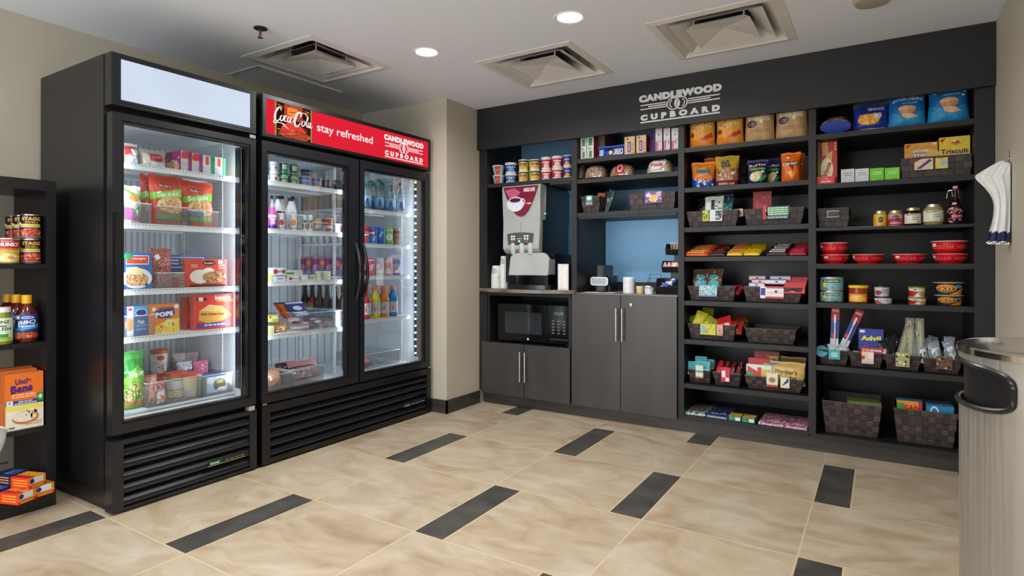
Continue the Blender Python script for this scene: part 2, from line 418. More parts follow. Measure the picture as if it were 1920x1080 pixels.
# placing: 'C' = on the cabinet wall (fronts face -Y), 'F' = fridges and bookcase (fronts face +X)
def span(pl, c, p0, p1):
    if pl == 'C': a, b = onY(p0, 500, c)[0], onY(p1, 500, c)[0]
    else: a, b = onX(p0, 500, c)[1], onX(p1, 500, c)[1]
    return (a + b) / 2, abs(b - a)
def zpl(pl, c, along, py): return zat(along, c, py) if pl == 'C' else zat(c, along, py)
def put(o, pl, along, c, z, d=0, turn=0):
    """front face on plane c, thing's own origin at the middle of its base"""
    if pl == 'C': o.location = (along, c + d / 2, z); o.rotation_euler[2] = turn
    else: o.location = (c - d / 2, along, z); o.rotation_euler[2] = pi / 2 + turn
    return o
def roundspan(pl, c, p0, p1):
    """centre along the plane and radius of a round thing whose centre stands on plane c"""
    def dirn(p): d = ray(p, 500); n = sqrt(d[0] ** 2 + d[1] ** 2); return d[0] / n, d[1] / n
    a, b = dirn(p0), dirn(p1); m = ((a[0] + b[0]) / 2, (a[1] + b[1]) / 2)
    h = math.acos(max(-1, min(1, a[0] * b[0] + a[1] * b[1]))) / 2
    n = sqrt(m[0] ** 2 + m[1] ** 2); m = (m[0] / n, m[1] / n)
    t = c / m[1] if pl == 'C' else c / m[0]
    return (m[0] * t if pl == 'C' else m[1] * t), t * sin(h)

# ------------------------------------------------------------------ package builders (front faces -Y, base at z = 0)
def carton(name, w, d, h, base, dec=(), side=None, top=None, sdec=(), tdec=()):
    m = MB(); m.box(-w / 2, w / 2, -d / 2, d / 2, 0, h, base, top=top, side=side)
    m.decals(lambda x, y, o: (-w / 2 + x * w, -d / 2 - o, y * h), dec, w, h)
    if sdec: m.decals(lambda x, y, o: (-w / 2 - o, d / 2 - x * d, y * h), sdec, d, h); m.decals(lambda x, y, o: (w / 2 + o, -d / 2 + x * d, y * h), sdec, d, h)
    if tdec: m.decals(lambda x, y, o: (-w / 2 + x * w, -d / 2 + y * d, h + o), tdec, w, d)
    # tuck-flap seam on the top
    m.box(-w / 2 + .001, w / 2 - .001, -d * .12, -d * .12 + .0008, h, h + .0006, '#b8b4ac')
    return m.build(name)
def prof_r(prof, z):
    for (r0, z0), (r1, z1) in zip(prof, prof[1:]):
        if z1 > z0 and z0 <= z <= z1: return r0 + (r1 - r0) * (z - z0) / (z1 - z0)
    return max(r for r, z in prof)
def wrapper(prof, z0, z1, ang):
    def S(x, y, o):
        z = z0 + y * (z1 - z0); r = prof_r(prof, z) + o; a = (x - 0.5) * ang
        return (r * sin(a), -r * cos(a), z)
    return S
def turned(name, prof, c, dec=(), z0=None, z1=None, ang=2.6, cols=None, n=28, lid=None, lidname='lid', turn=0):
    """lathe body with a wrapped label; lid = (profile, colour)"""
    m = MB(); m.lathe(prof, c, n, cols=cols)
    z0 = prof[0][1] if z0 is None else z0; z1 = max(p[1] for p in prof) if z1 is None else z1
    R = prof_r(prof, (z0 + z1) / 2)
    if dec: m.decals(wrapper(prof, z0, z1, ang), dec, R * ang, z1 - z0, maxlen=R * 0.3, off=0.0009)
    o = m.build(name)
    if lid: MB().lathe(lid[0], lid[1], n).build(lidname, o)
    return o
def tin(name, r, h, c, dec, ang=2.6):
    b = [(0, 0), (r * .94, 0), (r, .004), (r, h - .004), (r * .985, h - .002)]
    return turned(name, b, c, dec, .006, h - .006, ang, cols=['lid_silver', 'lid_silver', c, 'lid_silver'], lid=([(r * .985, h - .002), (r, h), (r * .93, h), (r * .91, h - .003), (0, h - .003)], 'lid_silver'))
def tub(name, r0, r1, h, c, dec, lidc, lh=.012, ang=2.6):
    b = [(0, 0), (r0, 0), (r1, h - lh)]
    return turned(name, b, c, dec, .002, h - lh - .001, ang, lid=([(r1, h - lh), (r1 * 1.05, h - lh), (r1 * 1.05, h - .002), (r1 * .97, h), (0, h)], lidc))
def bag(name, w, h, t, c, dec=(), foot=0.25, lean=0.0, wr=0.004, seed=1, mat2=None, flare=0.0, split=None):
    """filled pouch: crimped top, fat belly, wrinkles; dec on the front"""
    rnd = random.Random(seed); ph = [rnd.uniform(0, 6.28) for _ in range(8)]; NU, NV = 20, 26
    def prof(v): 
        top = max(0, min(1, (1 - v) / 0.42)); v = max(0, v); bot = min(1, (v + foot * .4) / (0.30))
        return (top ** 0.75) * (bot ** 0.5)
    def S0(x, y, side, o=0):
        u = 2 * x - 1; v = y
        b = max(0.0, 1 - abs(u) ** 2.4) ** 0.62 * prof(v)
        k = sin(9 * u + 7 * v + ph[0]) * .45 + sin(15 * v - 6 * u + ph[1]) * .35 + sin(23 * u + ph[2] + 4 * v) * .3
        yy = t / 2 * b + wr * k * (0.35 + b * .65) * (1 if side < 0 else .6)
        yy = max(yy, 0.0012)
        ww = w / 2 * (1 - .05 * sin(pi * v) + flare * (1 - v)) * (1 + .012 * sin(11 * v + ph[3]))
        z = h * v * (1 + .012 * sin(5 * u + ph[4]) * v)
        return (u * ww, side * (yy + o) - lean * v * h * -1, z)
    m = MB()
    for side in (-1, 1):
        V = []; F = []
        for j in range(NV + 1):
            for i in range(NU + 1): V.append(S0(i / NU, j / NV, side))
        for j in range(NV):
            for i in range(NU):
                a = j * (NU + 1) + i; q = [a, a + 1, a + NU + 2, a + NU + 1]; F.append(q if side < 0 else q[::-1])
        m.add(V, F, c if side < 0 else (mat2 or c), True)
    V = [S0(i / NU, 0, s_) for i in range(NU + 1) for s_ in (-1, 1)]
    m.add(V, [[2 * i, 2 * i + 1, 2 * i + 3, 2 * i + 2] for i in range(NU)], c)
    # crimped seal
    V = []; F = []
    for i in range(NU * 2 + 1):
        x = i / (NU * 2); p = S0(x, 1, -1); zz = .0015 * (i % 2)
        V += [(p[0], p[1] + zz, p[2] - .001), (p[0], p[1] + zz, p[2] + .012)]
    for i in range(NU * 2): F.append([2 * i, 2 * i + 2, 2 * i + 3, 2 * i + 1])
    m.add(V, F, mat2 or c)
    m.decals(lambda x, y, o: S0(x, y, -1, o), dec, w, h, maxlen=min(w, h) * .09, off=.0014, step=.0003)
    o = m.build(name, sharp=60)
    return o
def lying(o, tilt=pi / 2):
    o.rotation_euler[0] = -tilt; return o
def bottle(name, r, h, c, capc, dec=(), z0=.2, z1=.62, liquid=None, neck=.32, shoulder=.62, waist=0, caph=.09, ang=2.6, lab=None):
    rn = r * neck; P = [(0, 0), (r * .86, 0), (r, h * .03), (r, h * z0), (r * (1 - waist), h * (z0 + z1) / 2), (r, h * z1), (r * .97, h * shoulder), (r * .8, h * (shoulder + .09)), (r * .5, h * (shoulder + .19)), (rn, h * (1 - caph - .03)), (rn, h * (1 - caph))]
    m = MB(); cols = [liquid or c] * (len(P) - 1); m.lathe(P, c, 24, cols=cols)
    if lab:
        PL = [(prof_r(P, h * z0) + .0006, h * z0), (prof_r(P, h * (z0 + z1) / 2) + .0006, h * (z0 + z1) / 2), (prof_r(P, h * z1) + .0006, h * z1)]; m.lathe(PL, lab, 24)
    if dec: m.decals(wrapper(P, h * z0, h * z1, ang), dec, r * ang, h * (z1 - z0), maxlen=r * .3, off=.0014)
    o = m.build(name)
    MB().lathe([(rn * 1.25, h * (1 - caph)), (rn * 1.25, h * .995), (rn * 1.1, h), (0, h)], capc, 20).build('cap', o)
    return o
def basket(w, d, h, tap=.86, handles=False, tagc=None, seed=0):
    """woven strap basket: rows of puffed straps on four tapering sides, wire rim"""
    rnd = random.Random(seed); o = empty('woven_basket', (0, 0, 0)); m = MB()
    nw = max(4, round(w / .034)); nd = max(3, round(d / .034)); nh = max(3, round(h / .034))
    def wall(A, B, A1, B1, n):
        A, B, A1, B1 = map(Vector, (A, B, A1, B1)); nrm = ((B - A).cross(A1 - A)).normalized()
        for j in range(nh):
            for i in range(n):
                def P(a, b): return (A.lerp(B, a)).lerp(A1.lerp(B1, a), b)
                a0, a1, b0, b1 = i / n, (i + 1) / n, j / nh, (j + 1) / nh; up = (i + j) % 2
                out = .0026 if up else .0008
                q = [P(a0, b0), P(a1, b0), P(a1, b1), P(a0, b1)]; e = .12
                qi = [P(a0 + (a1 - a0) * (0 if up else e), b0 + (b1 - b0) * (e if up else 0)), P(a1 - (a1 - a0) * (0 if up else e), b0 + (b1 - b0) * (e if up else 0)),
                      P(a1 - (a1 - a0) * (0 if up else e), b1 - (b1 - b0) * (e if up else 0)), P(a0 + (a1 - a0) * (0 if up else e), b1 - (b1 - b0) * (e if up else 0))]
                qo = [v + nrm * out for v in qi]
                m.add(q + qo, [[4, 5, 6, 7], [0, 1, 5, 4], [1, 2, 6, 5], [2, 3, 7, 6], [3, 0, 4, 7]], rnd.choice(['weaveA', 'weaveB', 'weaveC']) if up else rnd.choice(['weaveA', 'weaveA', 'weaveB']))
    w0, d0 = w * tap, d * tap
    b = [(-w0 / 2, -d0 / 2, 0), (w0 / 2, -d0 / 2, 0), (w0 / 2, d0 / 2, 0), (-w0 / 2, d0 / 2, 0)]; t = [(-w / 2, -d / 2, h), (w / 2, -d / 2, h), (w / 2, d / 2, h), (-w / 2, d / 2, h)]
    for i, n in ((0, nw), (1, nd), (2, nw), (3, nd)): wall(b[i], b[(i + 1) % 4], t[i], t[(i + 1) % 4], n)
    e = .004; bi = [(x * (1 - 2 * e / w), y * (1 - 2 * e / d), z + e) for x, y, z in b]; ti = [(x * (1 - 2 * e / w), y * (1 - 2 * e / d), z) for x, y, z in t]
    m.add(bi + ti, [[1, 0, 4, 5], [2, 1, 5, 6], [3, 2, 6, 7], [0, 3, 7, 4], [0, 1, 2, 3]], 'weaveA'); m.add(b, [[3, 2, 1, 0]], 'weaveA')
    m.build('body', o)
    MB().tube([t[0], t[1], t[2], t[3]], .0028, '#4a423e/0.35', 6, closed=True).build('rim', o)
    return o
def tray(w, d, h, name='acrylic_tray', th=.003):
    m = MB(); m.box(-w / 2, w / 2, -d / 2, d / 2, 0, th, 'acrylic')
    m.box(-w / 2, w / 2, -d / 2, -d / 2 + th, 0, h, 'acrylic'); m.box(-w / 2, w / 2, d / 2 - th, d / 2, 0, h, 'acrylic')
    m.box(-w / 2, -w / 2 + th, -d / 2, d / 2, 0, h, 'acrylic'); m.box(w / 2 - th, w / 2, -d / 2, d / 2, 0, h, 'acrylic')
    o = m.build(name)
    MB().tube([(-w / 2, -d / 2, h), (w / 2, -d / 2, h), (w / 2, d / 2, h), (-w / 2, d / 2, h)], .0022, '#dfe9ee/0.15', 6, closed=True).build('rim', o)
    return o

# convenience: place by the photo's columns on a known shelf and plane
def PC(T, pl, c, p0, p1, pt, z, d, base, dec=(), turn=0, hmin=None, **k):
    a, w = span(pl, c, p0, p1); h = (zpl(pl, c, a, pt) - z) if hmin is None else hmin
    o = carton(T[0], w, d, h, base, dec, **k); tag(o, *T[1:]); return put(o, pl, a, c, z, d, turn)
def PB(T, pl, c, p0, p1, pt, z, t, base, dec=(), turn=0, h=None, back=0, **k):
    a, w = span(pl, c, p0, p1); h = h or (zpl(pl, c, a, pt) - z)
    o = bag(T[0], w, h, t, base, dec, **k); tag(o, *T[1:]); return put(o, pl, a, c, z, t, turn)
def BK(T, pl, c, p0, p1, pt, z, d, tap=.86, **k):
    a, w = span(pl, c, p0, p1); h = zpl(pl, c, a, pt) - z
    o = basket(w, d, h, tap, **k); tag(o, *T); put(o, pl, a, c, z + .0015, d); return o, a, w, h

# ================================================================== THE SETTING
WL, WR, YB, YF = -3.66, 0.508, 4.49, -1.5
def plate(x0, x1, y0, y1, squares, rounds, z, c):
    xs = sorted({x0, x1, *[v for q in squares for v in q[:2]], *[v for (cx, cy, r) in rounds for v in (cx - r * 1.25, cx + r * 1.25)]})
    ys = sorted({y0, y1, *[v for q in squares for v in q[2:]], *[v for (cx, cy, r) in rounds for v in (cy - r * 1.25, cy + r * 1.25)]})
    m = MB()
    for a, b in zip(xs, xs[1:]):
        for p, q in zip(ys, ys[1:]):
            mx, my = (a + b) / 2, (p + q) / 2
            if any(s[0] < mx < s[1] and s[2] < my < s[3] for s in squares): continue
            if any(abs(mx - r[0]) < r[2] * 1.2 and abs(my - r[1]) < r[2] * 1.2 for r in rounds): continue
            m.add([(a, p, z), (b, p, z), (b, q, z), (a, q, z)], [[3, 2, 1, 0]], c)
    for cx, cy, r in rounds:
        n = 32; V = []
        for i in range(n):
            t = 2 * pi * i / n + pi / 4; k = r * 1.25 / max(abs(cos(t)), abs(sin(t)))
            V += [(cx + r * cos(t), cy + r * sin(t), z), (cx + k * cos(t), cy + k * sin(t), z)]
        m.add(V, [[2 * i, 2 * i + 1, (2 * i + 3) % (2 * n), (2 * i + 2) % (2 * n)] for i in range(n)], c)
    return m
VENTS = [(-3.275, -2.640, 2.135, 2.800), (-2.13, -1.478, 2.975, 3.630), (-1.043, -0.390, 2.980, 3.622)]
LR = 0.064
fl = MB(); fl.box(WL - .1, WR + .1, YF, YB + .1, -.06, 0, 'floor'); struct(fl.build('floor'))
ce = plate(WL, WR, YF, YB, [(a + .03, b - .03, c + .03, d - .03) for a, b, c, d in VENTS], [(x, y, LR) for x, y in LAMPS], CEIL, 'ceilpaint'); struct(ce.build('ceiling'))
w = MB(); w.box(WL - .1, WL, YF, YB, 0, CEIL, 'wallpaint'); struct(w.build('wall_left'))
w = MB(); w.box(WR, WR + .1, YF, YB, 0, CEIL, 'wallpaint'); struct(w.build('wall_right'))
w = MB(); w.box(WL, WR, YB, YB + .1, 0, CEIL, 'wallpaint'); struct(w.build('wall_back'))
CX, CY = -2.773, 3.50            # projecting corner of the wall beside the fridges
CY = 3.50
w = MB(); w.box(WL, CX, 3.507, YB, 0, CEIL, 'wallpaint'); struct(w.build('wall_column', bevel=.006))
w = MB(); w.box(WL, CX + .012, 3.495, 3.507, 0, .10, 'kickwood'); w.box(CX, CX + .012, 3.495, 3.93, 0, .10, 'kickwood'); struct(w.build('baseboard_left'))
w = MB(); w.box(WR - .012, WR, YF, 3.9, 0, .10, 'kickwood'); struct(w.build('baseboard_right'))

w = MB(); w.box(-.80, WR + .1, YF - .1, YF, 0, CEIL, 'wallpaint'); struct(w.build('added_reflection_wall'))  # unseen wall behind the camera, added to tame reflections in the steel bin
# ------------------------------------------------------------------ downlights
for i, (lx, ly) in enumerate(LAMPS):
    lab = {0: 'round recessed ceiling downlight above the coffee machine side, nearer the middle vent', 1: 'round recessed ceiling downlight between the leftmost vent and the middle vent'}.get(i, ['round ceiling downlight outside the view, nearest the right wall', 'round ceiling downlight outside the view, in front of the fridges', 'round ceiling downlight behind the camera, nearer the right wall', 'round ceiling downlight behind the camera, nearer the left wall'][max(0, i - 2)])
    o = empty('ceiling_downlight', (lx, ly, CEIL), lab, 'ceiling light', 'recessed ceiling downlights')
    m = MB(); m.lathe([(LR + .001, .0), (LR + .012, -.004), (LR + .018, -.001), (LR + .018, 0)], '#f0f0ee/0.4', 36); m.build('trim_ring', o)
    m = MB(); m.lathe([(LR + .001, -.001), (LR * .98, .03), (LR * .75, .085), (LR * .5, .11)], '#f4f4f0/0.25', 36); m.build('reflector', o)
    m = MB(); m.lathe([(0, .078), (LR * .45, .082), (LR * .66, .10)], 'lamp_glow', 24); m.build('bulb', o)

# ------------------------------------------------------------------ vents
def vent(x0, x1, y0, y1, label):
    cx, cy, hw = (x0 + x1) / 2, (y0 + y1) / 2, (x1 - x0) / 2
    o = empty('ceiling_vent', (cx, cy, CEIL), label, 'air vent', 'square ceiling air diffusers')
    def ring(m, a0, z0, a1, z1, th=.0):
        V = [(s * a0, t * a0, z0) for s, t in ((-1, -1), (1, -1), (1, 1), (-1, 1))] + [(s * a1, t * a1, z1) for s, t in ((-1, -1), (1, -1), (1, 1), (-1, 1))]
        m.add(V, [[i, (i + 1) % 4, 4 + (i + 1) % 4, 4 + i] for i in range(4)], 'ventwhite')
    m = MB(); ring(m, hw, -.003, hw - .042, -.008); ring(m, hw - .042, -.008, hw - .05, .0); ring(m, hw - .05, 0, hw - .15, .075); ring(m, hw, 0, hw, -.003); m.build('frame', o)
    m = MB(); ring(m, hw - .10, .0, hw - .095, -.004); ring(m, hw - .10, 0, hw - .185, .05); ring(m, hw - .095, -.004, hw - .18, .045); m.build('louvre', o)
    m = MB(); ring(m, hw - .17, -.008, hw - .165, -.012); ring(m, hw - .17, -.008, hw - .2, .02)
    k = hw - .165; m.add([(-k, -k, -.012), (k, -k, -.012), (k, k, -.012), (-k, k, -.012), (0, 0, .022)], [[0, 1, 4], [1, 2, 4], [2, 3, 4], [3, 0, 4]], 'ventwhite'); m.build('centre_plate', o)
    m = MB(); a = hw - .15; m.add([(-a, -a, .075), (a, -a, .075), (a, a, .075), (-a, a, .075)], [[0, 1, 2, 3]], 'ventwhite')
    m.build('back_plate', o)
    m = MB(); m.lathe([(.115, .02), (.155, .045), (.155, .072)], 'black', 32); m.lathe([(0, .071), (.154, .072)], 'black', 32); m.build('duct_collar', o)
    for s, t in ((1, 1), (-1, 1), (1, -1), (-1, -1)):
        m = MB(); m.tube([(s * (hw - .2), t * (hw - .2), .07), (s * (hw - .2), t * (hw - .2), .0)], .004, '#d8d4cc', 6); m.build('hanger', o)
vent(*VENTS[0], 'square off-white ceiling vent above the fridges, leftmost of the three')
vent(*VENTS[1], 'square off-white ceiling vent over the coffee counter, middle of the three')
vent(*VENTS[2], 'square off-white ceiling vent above the sign, rightmost of the three')
# sprinkler
o = empty('fire_sprinkler', (-2.791, 1.945, CEIL), 'small dark fire sprinkler head on the ceiling above the single door fridge', 'sprinkler')
m = MB(); m.lathe([(0, 0), (.033, -.002), (.035, -.006), (.028, -.010), (0, -.011)], '#2a2622/0.3', 24); m.build('escutcheon', o)
m = MB(); m.tube([(0, 0, -.01), (0, 0, -.03)], .007, '#7a6a60/0.3/0.8', 10); m.tube([(-.008, 0, -.03), (-.011, 0, -.042), (0, 0, -.052)], .0025, '#7a6a60/0.3/0.8', 6); m.tube([(.008, 0, -.03), (.011, 0, -.042), (0, 0, -.052)], .0025, '#7a6a60/0.3/0.8', 6)
m.build('frame_arms', o)
m = MB(); m.tube([(0, 0, -.03), (0, 0, -.05)], .0025, '#b02020', 8); m.build('glass_bulb', o)
m = MB(); m.lathe([(0, -.052), (.014, -.052), (.014, -.054), (0, -.054)], '#8a7a70/0.3/0.8', 16); m.build('deflector', o)
# smoke detector at the top edge
o = empty('smoke_detector', (-.03, 3.27, CEIL), 'flat round beige detector on the ceiling at the top edge, right of the rightmost vent', 'smoke detector')
m = MB(); m.lathe([(.082, 0), (.082, -.006), (.074, -.018), (.05, -.024), (0, -.026)], '#aba18f/0.6', 36); m.build('cover', o)
# access hatch
m = MB(); m.box(-3.64, -3.312, 2.30, 2.975, CEIL - .006, CEIL - .001, 'ceilpaint'); hb = MB()
hatch = m.build('ceiling_hatch'); tag(hatch, 'flat square access panel in the ceiling behind the leftmost vent', 'access panel')
hb.box(-3.316, -3.309, 2.30, 2.975, CEIL - .011, CEIL - .001, '#e8e8e4/0.3'); hb.box(-3.64, -3.312, 2.294, 2.30, CEIL - .011, CEIL - .001, '#a8a8a4/0.4'); e_ = hb.build('trim'); e_.parent = hatch

# ================================================================== BUILT-IN SHELVING WALL
SH = empty('shelving_unit', (-1.15, 4.2, 0), 'dark brown built-in wall of shelves with four bays and a deep header board', 'shelving')
def part(name, m, bevel=0.0):
    o = m.build(name, bevel=bevel); o.parent = SH; o.matrix_parent_inverse = Matrix.Translation((1.15, -4.2, 0)); return o
def bx_(x0, x1, y0, y1, z0, z1, c): m = MB(); m.box(x0, x1, y0, y1, z0, z1, c); return m
YS = 3.94       # shelf fronts
UPR = [(-2.772, -2.696), (-1.940, -1.896), (-1.147, -1.108), (-0.365, -0.325), (0.422, 0.505)]
part('header_board', bx_(-2.772, .505, 3.90, 3.93, 2.049, CEIL - .001, 'woodh'), .002)
for a, b in UPR: part('upright', bx_(a, b, YS - .006, 4.474, .11, CEIL - .004, 'wood'), .0015)
B1, B2, B3, B4 = (-2.696, -1.940), (-1.896, -1.147), (-1.108, -0.365), (-0.325, 0.422)
Z1 = [1.775]; Z2 = [1.900, 1.750, 1.504]; Z3 = [1.900, 1.634, 1.370, 1.176, .884, .627, .332, .122]; Z4 = [1.898, 1.603, 1.341, 1.129, .899, .525, .116]
for (a, b), zs in ((B1, Z1), (B2, Z2), (B3, Z3), (B4, Z4)):
    for z in zs: part('shelf', bx_(a, b, YS, 4.475, z - (.018 if z == 1.341 else .031), z - .001, 'woodh'), .0012)
part('kick_board', bx_(-2.76, .505, 3.98, 3.995, 0.0005, .098, 'kickwood'))
part('wallpaper_panel', bx_(B1[0], B1[1], 4.475, 4.485, .90, CEIL - .01, 'wallpaper'))
part('wallpaper_panel', bx_(B2[0], B2[1], 4.475, 4.485, .90, CEIL - .01, 'wallpaper'))
part('back_panel', bx_(B3[0], B3[1], 4.475, 4.485, .1, CEIL - .01, 'navy'))
part('back_panel', bx_(B4[0], B4[1], 4.475, 4.485, .1, CEIL - .01, 'navy'))
# made-up light strips behind two shelf fronts, added to brighten the wallpaper
for (a, b), z, wt in ((B2, 1.473, .8), ((B1[0] + .56, B1[1]), 1.744, .5)):
    part('added_strip_housing', bx_(a + .01, b - .01, 3.943, 3.960, z - .016, z - .0005, 'woodh'))
    part('added_light_strip', bx_(a + .02, b - .02, 3.960, 3.963, z - .013, z - .003, 'added_strip_glow'))
    area_light('added_nook_light', ((a + b) / 2, 3.968, z - .010), (radians(62), 0, 0), b - a - .06, .012, wt, (.84, .93, 1.0), 150)

# base cabinets
def pull(parent, x, y, z0, z1):
    m = MB(); m.tube([(x, y - .032, z0), (x, y - .032, z1)], .006, 'nickel', 12)
    for z in (z0 + .03, z1 - .03): m.tube([(x, y - .032, z), (x, y, z)], .004, 'nickel', 8)
    return m.build('handle', parent)
def base_cab(x0, x1, z0, z1, ztop, split, label, open_top=False, lock=False):
    o = empty('base_cabinet', ((x0 + x1) / 2, 4.2, 0), label, 'cabinet'); cx = (x0 + x1) / 2
    def L(m, name, bevel=0): q = m.build(name, o, bevel); q.location = (-cx, -4.2, 0); return q
    a, b = x0 + .003, x1 - .003
    m = MB(); m.box(a, b, 3.94, 4.47, z0, z0 + .018, 'wood'); m.box(a, b, 4.455, 4.47, z0, z1, 'navy')
    m.box(a, a + .018, 3.94, 4.455, z0, z1, 'wood'); m.box(b - .018, b, 3.94, 4.455, z0, z1, 'wood')
    if open_top: m.box(a, b, 3.94, 4.455, ztop - .018, ztop, 'wood'); m.box(a, b, 3.935, 3.955, .878, .905, 'wood')
    else: m.box(a, b, 3.94, 4.455, z1 - .018, z1, 'wood')
    L(m, 'carcass')
    g = .0025; fr = 3.914; hx = (split - .045, split + .045)
    for k, (p, q) in enumerate(((x0 - (.036 if open_top else .03), split - g), (split + g, x1 + (.0 if open_top else .0)))):
        m = MB(); m.box(p, q, fr, 3.932, z0 - .008, ztop, 'doorwood'); d = L(m, 'door', .0012)
        hh = (ztop - .32, ztop - .09) if not open_top else (ztop - .285, ztop - .055)
        pull(d, split + (-.022 if k == 0 else .022), fr, *hh)
        if lock and k == 1:
            m = MB(); m.lathe([(.0, 0), (.012, .0), (.012, .006), (.009, .008), (0, .008)], 'chrome', 20); m.box(-.0015, .0015, -.006, .006, .008, .0085, '#1a1a1a')
            lk = m.build('lock', d); lk.rotation_euler = (pi / 2, 0, 0); lk.location = (split + .075, fr, ztop - .065)
    return o
base_cab(-2.696, -1.944, .10, .885, .503, -2.335, 'low dark cabinet with two doors under the microwave, beneath the coffee machine', True)
base_cab(-1.896, -1.151, .10, .885, .906, -1.547, 'tall dark two-door cabinet with a round lock, under the patterned blue nook', False, True)
# counters
m = MB(); N = 26; V = []; x0, x1 = -2.768, -1.906; F = []
for i in range(N + 1):
    t = i / N; x = x0 + (x1 - x0) * t; y = 3.928 - .118 * (sin(pi * min(1, max(0, t)))) ** .8
    V += [(x, y, .908), (x, y, .934), (x, 3.932, .908), (x, 3.932, .934)]
for i in range(N):
    a = 4 * i; F += [[a, a + 4, a + 5, a + 1], [a + 1, a + 5, a + 7, a + 3], [a + 6, a + 4, a, a + 2], [a + 2, a + 3, a + 7, a + 6]]
F += [[0, 1, 3, 2], [4 * N + 2, 4 * N + 3, 4 * N + 1, 4 * N]]
m.add(V, F, 'counter'); m.box(-2.694, -1.942, 3.932, 4.47, .908, .934, 'counter')
o = m.build('countertop'); tag(o, 'grey-brown countertop with a bowed front edge, holding the coffee machine', 'countertop')
m = MB(); m.box(-1.894, -1.149, 3.925, 4.47, .907, .918, 'counter'); m.box(-1.894, -1.149, 4.455, 4.472, .918, .985, 'wood')
o = m.build('countertop'); tag(o, 'flat dark countertop with a low backsplash in the patterned blue nook', 'countertop')

# ------------------------------------------------------------------ the logo (letters, bars, linked rings), unit square
def ringt(cx, cy, rx, ry, th, a0=0, a1=360, n=30):
    T = []
    for i in range(n):
        a, b = radians(a0 + (a1 - a0) * i / n), radians(a0 + (a1 - a0) * (i + 1) / n)
        P = [(cx + rx * k * cos(t), cy + ry * k * sin(t)) for t in (a, b) for k in (1 - th, 1)]
        T += [[P[0], P[1], P[3]], [P[0], P[3], P[2]]]
    return T
def logo(c):
    D = [('t', 'CANDLEWOOD', .5, .85, 1.0, .25, c, dict(bold=.085))]
    D.append(('t', 'C U P B O A R D', .5, .185, .96, .21, c, dict(bold=.085)))
    D.append(('r', .02, .0, .98, .045, c))
    for y0, a, b in ((.60, .02, .98), (.53, .12, .87), (.46, .02, .98)):
        D += [('r', a, y0, .350, y0 + .036, c), ('r', .610, y0, b, y0 + .036, c)]
    for cx in (.435, .525): D.append(('tt', ringt(cx, .53, .082, .215, .17), c))
    D.append(('tt', ringt(.44, .53, .055, .15, .22, 115, 245, 14), c)); D.append(('tt', ringt(.52, .53, .055, .15, .22, -65, 65, 14), c))
    n = 14; L = []
    for i in range(n):
        t0, t1 = -1 + 2 * i / n, -1 + 2 * (i + 1) / n; f = lambda t: .034 * (1 - t * t) ** .8
        y0, y1 = .53 + .18 * t0, .53 + .18 * t1
        s = lambda t: .010 * sin(pi * t) if abs(t) < .6 else 0
        for sgn in (-1, 1):
            P = [(.48 + s(t0) + sgn * .004, y0), (.48 + sgn * f(t0), y0), (.48 + sgn * f(t1), y1), (.48 + s(t1) + sgn * .004, y1)]
            L += [[P[0], P[1], P[2]], [P[0], P[2], P[3]]]
    D.append(('tt', L, c)); return D
def extrude(m, tris, S, th, c):
    V = []; F = []; idx = {}
    def vid(p):
        k = (round(p[0], 5), round(p[1], 5))
        if k not in idx: idx[k] = len(V); V.append(S(p[0], p[1], th)); V.append(S(p[0], p[1], 0))
        return idx[k]
    edges = {}
    for t in tris:
        A = sum(t[i][0] * t[(i + 1) % 3][1] - t[(i + 1) % 3][0] * t[i][1] for i in range(3))
        if A < 0: t = t[::-1]
        q = [vid(p) for p in t]
        if len(set(q)) < 3: continue
        F.append(q)
        for i in range(3):
            e = (q[i], q[(i + 1) % 3]); edges[e] = 1
    for a, b in edges:
        if (b, a) not in edges: F.append([b, a, a + 1, b + 1])
    m.add(V, F, c)
LX0, LX1 = onY(1199, 190, 3.9)[0], onY(1354, 180, 3.9)[0]
sg = empty('wall_sign', ((LX0 + LX1) / 2, 3.899, 2.09), 'silver raised lettering sign with bars and linked rings on the dark header board', 'sign')
W_ = LX1 - LX0; H_ = .195
for i, d in enumerate(logo('#dadbde/0.5')):
    m = MB(); tr, c = shape_tris(d); extrude(m, tr, lambda x, y, o: ((x - .5) * W_, -o, y * H_), .009 + .0003 * i, '#dadbde/0.5')
    if d[0] == 't': m.build('lettering', sg)
    elif i < 9: m.build('bar', sg)
    else: m.build('ring_emblem', sg)

